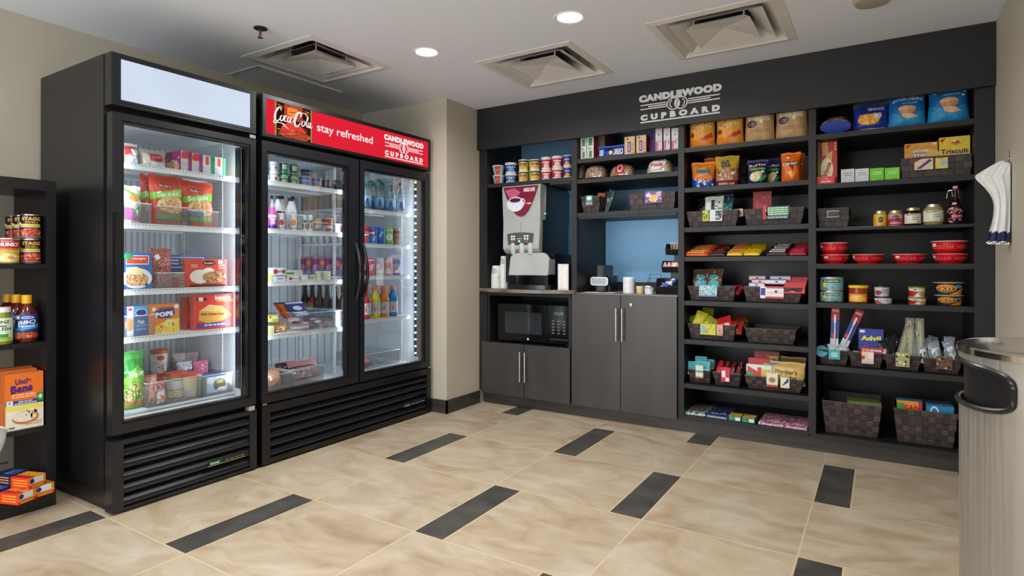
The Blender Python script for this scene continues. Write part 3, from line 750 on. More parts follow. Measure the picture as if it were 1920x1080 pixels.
# ================================================================== FRIDGES
def louvres(parent, y0, y1, z0, z1, n, xf, name='grille_slat'):
    pit = (z1 - z0) / n
    for i in range(n):
        z = z0 + pit * (i + .12); m = MB(); d = pit * .78
        V = []; 
        for y in (y0, y1):
            V += [(xf - .004, y, z), (xf - .001, y, z + d * .30), (xf - .012, y, z + d * .42), (xf - .034, y, z + d * .98), (xf - .036, y, z + d * .86), (xf - .010, y, z)]
        F = [[i_, (i_ + 1) % 6, 6 + (i_ + 1) % 6, 6 + i_] for i_ in range(6)] + [[5, 4, 3, 2, 1, 0], [6, 7, 8, 9, 10, 11]]
        m.add(V, F, 'fridgetrim'); m.build(name, parent)
def shelf_wire(parent, y0, y1, z, xf, depth=.52, strip=True, bars=46, label=None):
    """white wire shelf with a clear price rail along its front"""
    m = MB(); 
    for y in (y0 + .004, y1 - .004): m.box(xf - depth, xf - .004, y - .003, y + .003, z - .012, z - .004, 'whitemetal')
    for k in range(3): x = xf - .02 - k * (depth - .03) / 2; m.box(x - .004, x + .004, y0, y1, z - .012, z - .004, 'whitemetal')
    n = int((y1 - y0) / .0125)
    for i in range(n + 1):
        y = y0 + (y1 - y0) * i / n; m.box(xf - depth, xf - .004, y - .0016, y + .0016, z - .004, z, 'whitemetal')
    o = m.build('wire_shelf', parent)
    if strip:
        m = MB(); m.box(xf - .004, xf, y0, y1, z - .026, z + .002, 'whitemetal')
        n = int((y1 - y0) / .016)
        for i in range(n): y = y0 + (i + .3) * (y1 - y0) / n; m.box(xf, xf + .0006, y, y + .008, z - .006, z - .003, '#5a6066'); 
        m.build('price_rail', o)
    return o
def frame_rect(m, xa, xb, y0, y1, z0, z1, w, c):
    """rectangular frame standing in a plane of constant x, w = member widths (left, right, bottom, top)"""
    l, r, b, t = w
    m.box(xa, xb, y0, y0 + l, z0, z1, c); m.box(xa, xb, y1 - r, y1, z0, z1, c); m.box(xa, xb, y0 + l, y1 - r, z0, z0 + b, c); m.box(xa, xb, y0 + l, y1 - r, z1 - t, z1, c)
def fridge_door(parent, y0, y1, z0, z1, g, xf=-2.90, right_handle=None, name='door'):
    gy0, gy1, gz0, gz1 = g
    m = MB(); frame_rect(m, xf - .05, xf, y0, y1, z0, z1, (gy0 - y0 - .012, y1 - gy1 - .012, gz0 - z0 - .012, z1 - gz1 - .012), 'fridgetrim')
    d = m.build(name, parent, bevel=.004)
    m = MB(); frame_rect(m, xf - .046, xf - .008, gy0 - .0125, gy1 + .0125, gz0 - .0125, gz1 + .0125, (.0125,) * 4, 'black'); m.build('inner_frame', d, bevel=.002)
    m = MB(); m.box(xf - .022, xf - .016, gy0, gy1, gz0, gz1, 'glass'); m.build('glass', d)
    m = MB(); frame_rect(m, xf - .07, xf - .052, y0 + .012, y1 - .012, z0 + .012, z1 - .012, (.012,) * 4, '#b8b8b4/0.6'); m.build('gasket', d)
    return d
def shell(parent, y0, y1, z0, ztop, xb, xf, iy0, iy1, iz0, iz1, mull=None):
    m = MB(); t = .001
    m.box(xb, xf, y0, iy0 - .004, z0, ztop, 'fridge'); m.box(xb, xf, iy1 + .004, y1, z0, ztop, 'fridge')
    m.box(xb, xf, iy0 - .004, iy1 + .004, iz1 + .004, ztop, 'fridge'); m.box(xb, xb + .04, iy0 - .004, iy1 + .004, z0, iz1 + .004, 'fridge')
    m.box(xb + .04, xf, iy0 - .004, iy1 + .004, z0, iz0 - .004, 'fridge'); m.build('cabinet_body', parent, bevel=.003)
    m = MB(); x0 = xb + .05; x1 = xf
    m.box(x0, x1, iy0 - .003, iy0, iz0, iz1, 'liner'); m.box(x0, x1, iy1, iy1 + .003, iz0, iz1, 'liner'); m.box(x0 - .003, x0, iy0, iy1, iz0, iz1, 'liner')
    m.box(x0, x1, iy0, iy1, iz0 - .003, iz0, 'liner'); m.box(x0, x1, iy0, iy1, iz1, iz1 + .003, 'liner')
    nr = 20
    for i in range(nr):
        y = iy0 + (iy1 - iy0) * (i + .5) / nr; m.box(x0, x0 + .003, y - .004, y + .004, iz0, iz1, '#aeb6bb/0.5')
    lin_ = m.build('interior_liner', parent)
    # slotted shelf standards
    ys = [iy0 + .002, iy1 - .002] 
    for y in ys:
        s = 1 if y < (iy0 + iy1) / 2 else -1
        for x in (xf - .17, x0 + .06):
            m = MB(); m.box(x - .010, x + .010, min(y, y + s * .004), max(y, y + s * .004), iz0, iz1, 'whitemetal')
            z = iz0 + .03
            while z < iz1 - .02: m.box(x - .0025, x + .0025, min(y + s * .004, y + s * .0046), max(y + s * .004, y + s * .0046), z, z + .008, '#30363c'); z += .022
            m.build('shelf_standard', parent)
def led_bar(parent, y, z0, z1, xf, s, watt, beads=0):
    m = MB(); m.box(xf - .045, xf - .005, min(y, y + s * .012), max(y, y + s * .012), z0, z1, '#2a2d33/0.3')
    if not beads: m.box(xf - .0465, xf - .045, min(y + s * .003, y + s * .010), max(y + s * .003, y + s * .010), z0 + .01, z1 - .01, 'led'); m.box(xf - .005, xf - .0045, min(y + s * .001, y + s * .004), max(y + s * .001, y + s * .004), z0, z1, '#c8d4e0/0.3')
    n = beads
    for i in range(n):
        z = z0 + (z1 - z0) * (i + .5) / n; m.lathe([(0, -.007), (.006, -.003), (.006, .003), (0, .007)], 'led', 8, cx=xf - .03, cy=y + s * .014); 
        L_ = len(m.v) - 48
        m.v[L_:] = [(v[0], v[1], v[2] + z) for v in m.v[L_:]]
    m.build('led_strip', parent)
    o = area_light('fridge_light', (xf - .04, y + s * .02, (z0 + z1) / 2), (0, 0, 0), .02, z1 - z0 - .05, watt, (.86, .93, 1.0), 165)
    o.rotation_euler = Matrix(((0, 0, 0), (0, 0, 0), (0, 0, 0))).to_euler()
    # light points to the far side wall and a little to the back
    dirv = Vector((-.8, s * .7, 0)).normalized(); q = dirv.to_track_quat('-Z', 'Y')
    o.rotation_euler = q.to_euler(); return o
XF = -2.90
# --- single door freezer
F1 = empty('display_freezer', (0, 0, 0), 'tall black single glass door freezer with a white lit top panel', 'freezer')
shell(F1, 1.275, 1.995, .10, 2.072, -3.63, -2.965, 1.325, 1.945, .405, 1.80)
m = MB(); m.box(-2.963, XF, 1.278, 1.995, 1.838, 2.072, 'fridgetrim')
hd = m.build('light_header', F1, bevel=.006)
m = MB(); frame_rect(m, XF, XF + .004, 1.300, 1.973, 1.852, 2.062, (.016, .016, .012, .014), 'fridgetrim'); m.build('panel_frame', hd, bevel=.001)
m = MB(); m.box(XF, XF + .002, 1.317, 1.957, 1.865, 2.047, 'sign_white'); m.build('light_panel', hd)
d = fridge_door(F1, 1.282, 1.995, .358, 1.806, (1.334, 1.950, .412, 1.762))
m = MB(); m.box(XF - .002, XF + .026, 1.290, 1.318, .92, 1.355, 'black'); m.build('handle', d, bevel=.006)
m = MB(); m.box(XF - .03, XF + .004, 1.955, 1.990, 1.810, 1.828, 'chrome'); m.build('hinge', F1, bevel=.002)
m = MB(); m.box(XF - .03, XF + .004, 1.950, 1.985, .328, .352, '#d8d4cc/0.3/0.7'); m.build('hinge', F1, bevel=.003)
g = MB(); frame_rect(g, -2.963, XF + .004, 1.280, 1.997, .010, .330, (.047, .040, .014, .022), 'fridgetrim'); gr = g.build('grille', F1, bevel=.003)
m = MB(); m.box(-2.97, -2.955, 1.30, 1.97, .02, .32, 'black'); m.build('grille_back', gr)
louvres(gr, 1.327, 1.957, .024, .308, 5, XF + .002)
m = MB(); m.box(XF + .002, XF + .006, 1.72, 1.925, .094, .118, '#1a1a1c/0.2'); m.box(XF + .006, XF + .007, 1.72, 1.925, .0935, .0965, 'lid_gold')
m.box(XF + .006, XF + .007, 1.727, 1.79, .099, .116, '#0c5c48/0.3')
m.decals(lambda x, y, o: (XF + .007 + o, 1.72 + x * .205, .094 + y * .024), [('t', 'true', .17, .5, .22, .5, '#cfe8e0'), ('sc', '', .70, .5, .5, .32, 'lid_gold')], .2, .024)
m.build('badge', gr)
m = MB(); m.box(-3.6, -2.99, 1.30, 1.97, .0, .10, 'black'); m.build('base_frame', F1)
for z in (1.600, 1.318, 1.003, .778, .425): shelf_wire(F1, 1.335, 1.937, z, -3.0, strip=(z > .5))
led_bar(F1, 1.942, .45, 1.76, -2.945, -1, 1.35); led_bar(F1, 1.328, .45, 1.76, -2.945, 1, 1.8)

# --- double door fridge
F2 = empty('display_fridge', (0, 0, 0), 'wide black double glass door fridge with a red lit sign across its top', 'fridge')
Y0, Y1 = 2.030, 3.470
shell(F2, Y0, Y1, .10, 2.072, -3.63, -2.965, 2.085, 3.405, .385, 1.80)
m = MB(); m.box(-2.963, XF, Y0, Y1, 1.835, 2.072, 'fridgetrim'); hd = m.build('light_header', F2, bevel=.005)
m = MB(); frame_rect(m, XF, XF + .004, Y0 + .004, Y1 - .004, 1.838, 2.068, (.022, .024, .016, .020), 'fridge'); m.build('panel_frame', hd, bevel=.001)
SY0, SY1, SZ0, SZ1 = 2.056, 3.442, 1.855, 2.047
m = MB(); m.box(XF, XF + .0015, SY0, SY1, SZ0, SZ1, 'sign_red')
LW, LH = SY1 - SY0, SZ1 - SZ0
def Sg(x, y, o): return (XF + .0015 + o, SY0 + x * LW, SZ0 + y * LH)
bot = [('r', .045, 0, .222, 1, 'sign_dark'), ('r', .085, .55, .175, 1, 'sign_brown'), ('r', .10, .62, .15, .92, 'sign_amber'), ('r', .04, 0, .048, 1, 'sign_green'), ('r', .217, 0, .224, 1, 'sign_green'), ('e', .13, .25, .06, .22, 'sign_red2'), ('e', .165, .12, .05, .14, 'sign_brown'), ('e', .10, .10, .04, .10, 'sign_brown'),
       ('s', .05, .02, .215, .28, 40, ['sign_red2', 'sign_brown', 'sign_dark', 'sign_amber'], .012), ('s', .05, .75, .215, .98, 36, ['sign_brown', 'sign_dark', 'sign_amber'], .010), ('s', .09, .3, .2, .7, 14, ['sign_red2', 'sign_brown'], .01)]
# flowing script, drawn as pen strokes of changing width
def pen(pts, wd, n=10):
    P = [pts[0]] + list(pts) + [pts[-1]]; Q = []
    for i in range(1, len(P) - 2):
        for k in range(n):
            t = k / n; a, b, c, d_ = P[i - 1], P[i], P[i + 1], P[i + 2]
            f = lambda j: .5 * (2 * b[j] + (c[j] - a[j]) * t + (2 * a[j] - 5 * b[j] + 4 * c[j] - d_[j]) * t * t + (3 * b[j] - a[j] - 3 * c[j] + d_[j]) * t ** 3)
            Q.append((f(0), f(1)))
    Q.append(pts[-1]); T = []; E_ = []
    for i, p in enumerate(Q):
        a = Q[max(0, i - 1)]; b = Q[min(len(Q) - 1, i + 1)]; dx, dy = b[0] - a[0], b[1] - a[1]; L = sqrt(dx * dx + dy * dy) + 1e-9
        s = i / (len(Q) - 1); w_ = wd * (.35 + .65 * abs(dy) / L) * (.35 + .65 * min(1, 4 * s, 4 * (1 - s)))
        E_.append(((p[0] - dy / L * w_, p[1] + dx / L * w_), (p[0] + dy / L * w_, p[1] - dx / L * w_)))
    for (a, b), (c, d_) in zip(E_, E_[1:]): T += [[a, b, d_], [a, d_, c]]
    return T
def script(c):
    st = [([(2.0, 2.9), (1.9, 3.5), (1.3, 3.3), (.6, 2.3), (.35, 1.1), (.9, .55), (1.7, 1.2)], .17),
          ([(.5, .9), (.1, .35), (.4, .1), (1.2, .35), (2.4, .30), (3.1, -.15), (4.0, -.55)], .15),
          ([(2.5, 2.0), (2.0, 1.8), (1.75, 1.1), (2.1, .8), (2.6, 1.3), (2.7, 1.9), (2.4, 2.0)], .13),
          ([(3.6, 1.9), (3.2, 2.05), (2.85, 1.4), (3.0, .85), (3.6, 1.1)], .13),
          ([(4.4, 1.9), (4.0, 2.0), (3.65, 1.3), (3.85, .85), (4.3, 1.3), (4.6, 2.0), (4.4, 1.1), (4.7, .85), (5.2, 1.5)], .13),
          ([(5.0, 1.9), (5.4, 1.95)], .10),
          ([(7.1, 2.5), (7.35, 3.1), (6.9, 3.5), (6.1, 2.8), (5.55, 1.5), (5.75, .5), (6.4, .45), (7.1, 1.3)], .22),
          ([(7.2, 3.3), (8.4, 3.5), (9.4, 2.6)], .10),
          ([(8.2, 1.9), (7.7, 1.7), (7.5, 1.0), (7.8, .7), (8.3, 1.2), (8.4, 1.8), (8.2, 1.9)], .12),
          ([(8.6, 1.2), (9.2, 2.4), (9.3, 3.0), (9.0, 2.4), (8.75, 1.2), (8.95, .75), (9.2, 1.0)], .10),
          ([(9.9, 1.8), (9.5, 1.8), (9.25, 1.1), (9.45, .7), (9.8, 1.2), (10.0, 1.8), (9.85, 1.0), (10.1, .7), (10.5, 1.2)], .12)]
    D = []
    for p, w_ in st:
        T = pen(p, w_ * 1.35); D += [[(.032 + q[0] * .0185, .34 + q[1] * .145) for q in t] for t in T]
    return ('tt', D, c)
decs = bot + [script('sign_lettering'), ('t', 'stay refreshed', .418, .50, .335, .34, 'sign_lettering', dict(bold=.014))]
m.decals(Sg, decs, LW, LH, off=.0003, step=.0002)
m.decals(lambda x, y, o: Sg(.662 + x * .298, .07 + y * .84, o), logo('sign_lettering'), .4, .16, off=.0018, step=.0001)
m.build('sign_panel', hd)
dl = fridge_door(F2, 2.032, 2.745, .350, 1.812, (2.075, 2.652, .405, 1.744))
dr = fridge_door(F2, 2.757, 3.466, .350, 1.812, (2.803, 3.400, .405, 1.750))
for dd, yy in ((dl, 2.722), (dr, 2.782)):
    m = MB(); m.tube([(XF, yy, 1.262), (XF + .022, yy, 1.20), (XF + .04, yy, 1.12), (XF + .042, yy, 1.05), (XF + .026, yy, .96), (XF, yy, .895)], [.010, .011, .012, .012, .011, .010], 'black', 10); m.build('handle', dd)
m = MB(); m.box(-2.99, -2.952, 2.70, 2.80, .385, 1.81, 'fridge'); m.build('centre_post', F2, bevel=.002)
g = MB(); frame_rect(g, -2.963, XF + .004, Y0, Y1, .010, .340, (.050, .042, .03, .045), 'fridge'); gr = g.build('grille', F2, bevel=.003)
m = MB(); m.box(-2.97, -2.955, Y0 + .03, Y1 - .03, .02, .32, 'black'); m.build('grille_back', gr)
louvres(gr, Y0 + .048, Y1 - .04, .045, .296, 5, XF + .0)
m = MB(); m.box(XF + .002, XF + .006, 3.16, 3.40, .098, .118, '#26262a/0.2'); m.box(XF + .006, XF + .007, 3.17, 3.24, .100, .116, '#0c5c48/0.3')
m.decals(lambda x, y, o: (XF + .007 + o, 3.16 + x * .24, .098 + y * .02), [('t', 'true', .19, .5, .2, .5, '#9fe0cc'), ('sc', '', .68, .5, .55, .36, '#c8c8c8')], .2, .02); m.build('badge', gr)
m = MB(); m.box(XF - .03, XF + .004, 3.44, 3.468, .343, .349, 'chrome'); m.build('hinge', F2)
m = MB(); m.box(XF - .03, XF + .004, 2.034, 2.06, .343, .349, 'chrome'); m.build('hinge', F2)
m = MB(); m.box(-3.6, -2.99, Y0 + .02, Y1 - .02, .0, .10, 'black'); m.build('base_frame', F2)
ZL = [1.611, 1.331, 1.023, .713]; ZR = [1.506, 1.268, 1.043, .743]
for z in ZL: shelf_wire(F2, 2.093, 2.740, z, -3.0)
for z in ZR: shelf_wire(F2, 2.765, 3.352, z, -3.0)
for y in (2.750,):
    for x in (-3.14, -3.5):
        m = MB(); m.box(x - .010, x + .010, y - .004, y + .004, .385, 1.80, 'whitemetal'); z = .41
        while z < 1.78:
            for s in (-1, 1): m.box(x - .0025, x + .0025, y + s * .0043 - .0003, y + s * .0043 + .0003, z, z + .008, '#30363c')
            z += .022
        m.build('shelf_standard', F2)
led_bar(F2, 3.402, .43, 1.77, -2.945, -1, 1.9, 26); led_bar(F2, 2.088, .43, 1.77, -2.945, 1, 1.4)
led_bar(F2, 2.705, .43, 1.77, -2.955, -1, 1.1); led_bar(F2, 2.795, .43, 1.77, -2.955, 1, 1.1)

# ================================================================== BOOKCASE AT THE LEFT EDGE
BKC = empty('bookcase', (0, 0, 0), 'black open-backed bookcase at the left edge beside the freezer', 'bookcase')
def bp(name, *a, bev=.0015): m = MB(); m.box(*a); m.build(name, BKC, bevel=bev)
BX, BB = -3.27, -3.645; BY0 = .52
bp('top_board', BB, BX, BY0, 1.208, 1.462, 1.511, 'bookcase'); bp('bottom_board', BB, BX, BY0, 1.208, .035 - .035, .083, 'bookcase')
bp('side_panel', BB, BX, 1.170, 1.208, .083, 1.462, 'bookcase'); bp('side_panel', BB, BX, BY0, BY0 + .038, .083, 1.462, 'bookcase')
for z in (1.125, .767, .379): bp('shelf', BB, BX - .002, BY0 + .038, 1.170, z - .018 - .004, z, 'bookcase')

# ================================================================== GOODS ON THE CABINET SHELVES
K = '#16141a'; WH = '#f2f0ea'; TAGW = '#eeeeea'
# ---- bay 1: cereal and noodle cups over the coffee machine, two high
def cereal(base, word, wc, band, pic):
    return [('r', 0, 0, 1, .16, '#e9e6de'), ('r', 0, .86, 1, 1, band), ('e', .52, .30, .24, .22, pic), (('t' if word else 'sc'), word, .5, .62, .62, .26, wc, dict(bold=.05, shear=.1))]
CUPS = [((924, 946.5), 309.5, 328, 'noodle', '#b8d2de', [('r', .3, 0, .7, 1, '#c85a34'), ('e', .5, .35, .17, .22, 'f_chili'), ('r', .3, .72, .7, .86, '#a01c1c'), ('sc', '', .5, .9, .2, .12, '#b01818', dict(bold=.04))], 'tapered pale blue and orange instant noodle cup'),
        ((947.5, 970), 304.5, 325, 'blueflake', '#1c3f8c', cereal(0, '', '#f0f0f4', '#e8e8ea', '#6f9ad0'), 'blue cereal cup with white lettering'),
        ((972, 991.5), 299, 321, 'pops', '#e8c41c', cereal(0, 'POPS', '#1c2468', '#23285e', 'f_chips'), 'yellow cereal cup with navy lettering, left one of the two yellow columns'),
        ((992.5, 1014), 298.5, 319, 'pops2', '#e8c41c', cereal(0, 'POPS', '#1c2468', '#23285e', 'f_chips'), 'yellow cereal cup with navy lettering, right one of the two yellow columns'),
        ((1015, 1034.5), 294, 318, 'loops', '#c4202c', cereal(0, 'Loops', '#f4e8e8', '#dfe8df', '#e8b8b0'), 'red cereal cup with a pale rim, left one of the two red columns'),
        ((1035, 1056), 292, 314, 'loops2', '#c4202c', cereal(0, 'Loops', '#f4e8e8', '#dfe8df', '#e8b8b0'), 'red cereal cup with a pale rim, right one of the two red columns'),
        ((1056.5, 1072.5), 290.5, 312.5, 'frost', '#2a3c94', [('r', 0, 0, 1, .2, '#e8e0d0'), ('e', .5, .3, .25, .2, '#e89030'), ('sc', '', .5, .68, .5, .2, WH, dict(bold=.03))], 'small dark blue and orange cereal cup beside the partition')]
for (p0, p1), yt, ym, kk, base, dec, lab in CUPS:
    c = 4.02; a, r = roundspan('C', c, p0, p1); z = 1.775; h = zat(a, c - r, ym) - z
    taper_ = .70 if kk == 'noodle' else .88
    o = tub('cereal_cup' if kk != 'noodle' else 'noodle_cup', r * taper_, r, h, base, dec, '#eceae4', .007, ang=2.5)
    cat = 'cereal cup' if kk != 'noodle' else 'noodle cup'
    tag(o, lab.replace(' one of the two', ' of two') + ', bottom of its stack', cat, 'cups over the coffee machine'); o.location = (a, c, z + .0005); o.rotation_euler[2] = radians(random.uniform(-9, 7) + 24)
    q = copy_tree(o); tag(q, lab.replace(' one of the two', ' of two') + ', top of its stack'); q.location = (a + random.uniform(-.002, .002), c, z + h + .0005); q.rotation_euler[2] = o.rotation_euler[2] + radians(random.uniform(-10, 10))
    q.scale[2] = max(.9, min(1.25, (zat(a, c - r, yt) - z - h) / h))
# ---- bay 2 top shelf
z = 1.900; c = 3.985
def spine(col, col2): return [('r', .35, .08, .75, .38, col), ('r', .35, .45, .65, .52, col2), ('r', .3, .62, .8, .95, col), ('l', .1, .1, .28, .9, 9, '#b8b4ac')]
for p0, p1, pt, lab in ((1088.5, 1099, 259, 'white and green snack box standing on end against the left partition'), (1100, 1113, 257, 'white and green snack box standing on end, second from the left partition')):
    PC(('snack_box', lab, 'snack box', 'white and green snack boxes'), 'C', c, p0, p1, pt, z, .20, '#e8e6e0', spine('#2a8a58', '#7a7a78'), side='#c01c34')
PC(('snack_box', 'dark speckled box with a green band behind the blue cookie packet', 'snack box'), 'C', 4.06, 1114, 1134, 253, z, .17, '#5a5450', [('r', .12, .1, .4, .72, '#1f4a34'), ('s', .05, .05, .95, .95, 40, ['#7a706a', '#3a3430', '#8a3030'], .03)], side='#7a1c20')
o = bag('cookie_packet', .235, .075, .06, '#1840a8', [('t', 'OREO', .75, .5, .35, .6, WH, dict(bold=.05)), ('r', .04, .2, .22, .8, '#c8dcf0'), ('e', .5, .45, .12, .38, '#241c1c'), ('e', .5, .45, .07, .22, '#e8e4da')], foot=2.5, wr=.0015, seed=3)
a, w_ = span('C', c, 1119, 1172); tag(o, 'blue cookie packet lying in front of the speckled box', 'cookie packet'); put(o, 'C', a, c, z, .06); o.scale[0] = w_ / .235
for p0, p1, pt, lab in ((1171, 1190.5, 256, 'beige biscuit box with a purple stripe and red side, left of the pair'), (1193, 1211.5, 253.5, 'beige biscuit box with a purple stripe and red side, right of the pair')):
    PC(('biscuit_box', lab, 'biscuit box', 'beige and purple biscuit boxes'), 'C', c, p0, p1, pt, z, .16, '#e0c28a', [('r', .30, .15, .62, .72, '#7a2a8c'), ('r', .38, .22, .52, .65, '#c8a0d8'), ('e', .3, .88, .12, .06, '#c83020'), ('l', .7, .1, .92, .6, 4, '#b08a50')], side='#8c1420')
PC(('biscuit_box', 'deep purple box face seen between the beige boxes and white boxes', 'biscuit box'), 'C', 4.06, 1208, 1229, 250, z, .12, '#54186a', [('s', .05, .05, .95, .95, 12, ['#6a2a84', '#3c1050'], .05)])
for i, (p0, p1) in enumerate(((1229, 1241.5), (1244, 1256.5), (1259, 1271.5))):
    PC(('wafer_box', ['white box with pink corner standing beside the purple box', 'white box with pink corner, middle one of three', 'white box with pink corner touching the right partition'][i], 'wafer box', 'tall white and pink boxes'), 'C', c, p0, p1, 240, z, .17, '#dedbd8', [('r', 0, 0, .36, .45, '#d860a8'), ('r', .4, .02, .95, .10, '#c8a860'), ('e', .5, .72, .14, .05, '#8a8a8a'), ('s', .4, .3, .9, .5, 9, ['#7a4a6a', '#b8b0b0'], .05)], side='#6c1424')
# ---- bay 2 second shelf: bread
def loaf(T, p0, p1, pt, base, dec=(), c=4.05, t=.13, seed=1):
    a, w = span('C', c, p0, p1); h = zat(a, c, pt) - 1.750
    NU, NV = 22, 20; m = MB(); rnd = random.Random(seed); ph = rnd.uniform(0, 6)
    V = []; F = []
    def S(x, y, o=0):   # x along the loaf, y around the arch
        u = 2 * x - 1; k = max(0., 1 - abs(u) ** 3.2) ** .45; an = pi * (1.04 * y - .02)
        rr = 1 + .02 * sin(14 * x + ph) + .015 * sin(9 * an + 3 * u)
        return (u * w / 2, -(t / 2 + o) * cos(an) * k * rr, max(0, (h + o) * (abs(sin(an)) ** .72) * k * rr))
    for j in range(NV + 1):
        for i in range(NU + 1): V.append(S(i / NU, j / NV))
    for j in range(NV):
        for i in range(NU): a_ = j * (NU + 1) + i; F.append([a_, a_ + 1, a_ + NU + 2, a_ + NU + 1])
    m.add(V, F, base, True)
    m.decals(lambda x, y, o: S(x, .05 + y * .48, o), dec, w, h * 1.4, maxlen=.012, off=.006)
    o = m.build(T[0], sharp=70)
    m = MB(); V = []; F = []
    for j in range(NV + 1):
        for i in range(NU + 1): p = S(i / NU, j / NV, .0022 + .0025 * abs(sin(i * 1.7 + j * 2.3))); V.append((p[0] * 1.03, p[1], p[2]))
    m.add(V, F, 'film', True) if F else None
    for j in range(NV):
        for i in range(NU): a_ = j * (NU + 1) + i; F.append([a_, a_ + 1, a_ + NU + 2, a_ + NU + 1])
    m = MB(); m.add(V, F, 'film', True); m.build('plastic_bag', o)
    tag(o, *T[1:]); put(o, 'C', a, c - t / 2, 1.750, t); return o
loaf(('bread_loaf', 'dark wrapped loaf against the left partition on the bread shelf', 'bread', 'wrapped loaves'), 1088, 1099, 309, 'f_dark', seed=2)
loaf(('bread_loaf', 'sliced brown loaf in clear wrap with a white criss-cross pattern', 'bread', 'wrapped loaves'), 1099, 1139, 311, 'f_bread', [('s', .1, .15, .9, .8, 26, ['#efe8dc', '#d8b088'], .022), ('tt', [[(x, .2), (x + .02, .2), (x + .14, .75)] for x in (.15, .3, .45, .6)], '#e8e0d0')], seed=3)
loaf(('bread_loaf', 'round brown loaf with a red and white label', 'bread', 'wrapped loaves'), 1146, 1191, 309, 'f_bread', [('r', .32, .02, .68, .98, '#a81c28'), ('sc', '', .5, .68, .28, .15, WH), ('e', .5, .3, .11, .22, WH), ('e', .5, .3, .08, .16, '#a81c28')], seed=4)
loaf(('bread_loaf', 'white wrapped loaf printed Wonder in red', 'bread', 'wrapped loaves'), 1214, 1264, 301, '#d8d2c4', [('e', .45, .5, .34, .45, '#f0eeea'), ('t', 'WHITE+', .42, .72, .3, .13, '#5a5a58', dict(shear=.2)), ('t', 'Wonder', .45, .30, .52, .26, '#c82020', dict(bold=.04)), ('r', .82, .1, .98, .95, '#b89440')], seed=5)
# ---- woven baskets
BG = 'woven strap baskets'
def bsk(lab, p0, p1, pt, z, d, tap=.88, c=3.975, **k):
    return BK(('woven_basket', ) and (lab, 'basket', BG), 'C', c, p0, p1, pt, z, d, tap, **k)
def pouch(T, x, y, z, w, h, t, base, dec=(), tilt=0, rz=0, roll=0, seed=1, **k):
    o = bag(T[0], w, h, t, base, dec, seed=seed, wr=.002, **k); tag(o, *T[1:]); o.location = (x, y, z); o.rotation_euler = (tilt, roll, rz); return o
def cbx(T, x, y, z, w, d, h, base, dec=(), rot=(0, 0, 0), **k):
    o = carton(T[0], w, d, h, base, dec, **k); tag(o, *T[1:]); o.location = (x, y, z); o.rotation_euler = rot; return o
def card(T, a, c, z, w, h, base, dec=(), tilt=0):
    """product card clipped on a basket front"""
    m = MB(); m.box(-w / 2, w / 2, -.002, 0, 0, h, base); m.decals(lambda x, y, o: (-w / 2 + x * w, -.002 - o, y * h), dec, w, h)
    for s in (-1, 1): m.lathe([(0, 0), (.0022, 0), (.0022, .002), (0, .002)], 'chrome', 8, cx=s * (w / 2 - .004), cy=-.003)
    o = m.build(T[0]); tag(o, *T[1:]); o.location = (a, c, z); o.rotation_euler[0] = tilt; return o
z = 1.504
b_, a, w_, h_ = bsk('small woven basket at the left end of the shelf over the blue nook', 1089, 1124, 369, z, .24, .82)
cbx(('snack_packet', 'orange topped packet in the small basket over the blue nook', 'snack packet'), a + .02, 4.10, z + .01, .06, .03, h_ + .03, '#d8783c', [('s', .1, .5, .9, .95, 10, ['#f0d0a0', '#b04820'], .08)], (radians(-8), .1, 0))
cbx(('snack_packet', 'dark green packet leaning right in the small basket over the blue nook', 'snack packet'), a + .058, 4.11, z + .01, .05, .03, h_ + .06, '#1c4038', [('s', .1, .4, .9, .95, 12, ['#4a7a78', '#b8c8c0'], .08)], (radians(-8), .35, .2))
card(('product_card', 'small teal and red card on the small basket over the blue nook', 'product card'), a - .005, 3.972, z + h_ * .45, .055, .075, '#2a8a80', [('e', .5, .72, .35, .2, '#e8f0e8'), ('r', .1, .05, .9, .32, '#a82838'), ('s', .1, .1, .9, .3, 8, [WH], .07)])
o = loaf(('bun_bag', 'clear bag of buns with a purple band between the two baskets', 'buns'), 1138, 1179, 366, 'f_cream', [('r', 0, .30, 1, .48, '#5a2a7a'), ('s', .05, .5, .95, .9, 20, ['#f0e8d8', '#c8b088', '#a8804c'], .03), ('e', .5, .22, .2, .16, '#e0b050')], t=.15, seed=8); o.location[2] = z
b_, a, w_, h_ = bsk('long woven basket at the right end of the shelf over the blue nook', 1179, 1266, 362, z, .30, .93)
card(('product_card', 'purple card on the long basket over the blue nook', 'product card'), a + .015, 3.972, z + h_ * .38, .12, .085, '#7a4aa0', [('e', .5, .4, .3, .3, '#e8c060'), ('e', .2, .7, .15, .2, '#e0d8f0'), ('e', .8, .7, .15, .2, '#c8a8e0'), ('s', .05, .1, .95, .95, 18, ['#e8e0f4', '#5a2a80', '#f0d080'], .05)])
for i in range(5):
    cbx(('granola_bar', 'wrapped bar lying in the long basket, %s from its left' % ORD[i], 'snack bar', 'bars in the long basket over the nook'), a - .09 + i * .055, 4.09, z + h_ * .82, .045, .12, .022, ['#8a6a3a', '#e8e6e0', '#c8a060', '#b08a48', '#d0c8b8'][i], [('s', .1, .1, .9, .9, 5, ['#5a3a20'], .1)], (0, .08, .1 * i - .1))
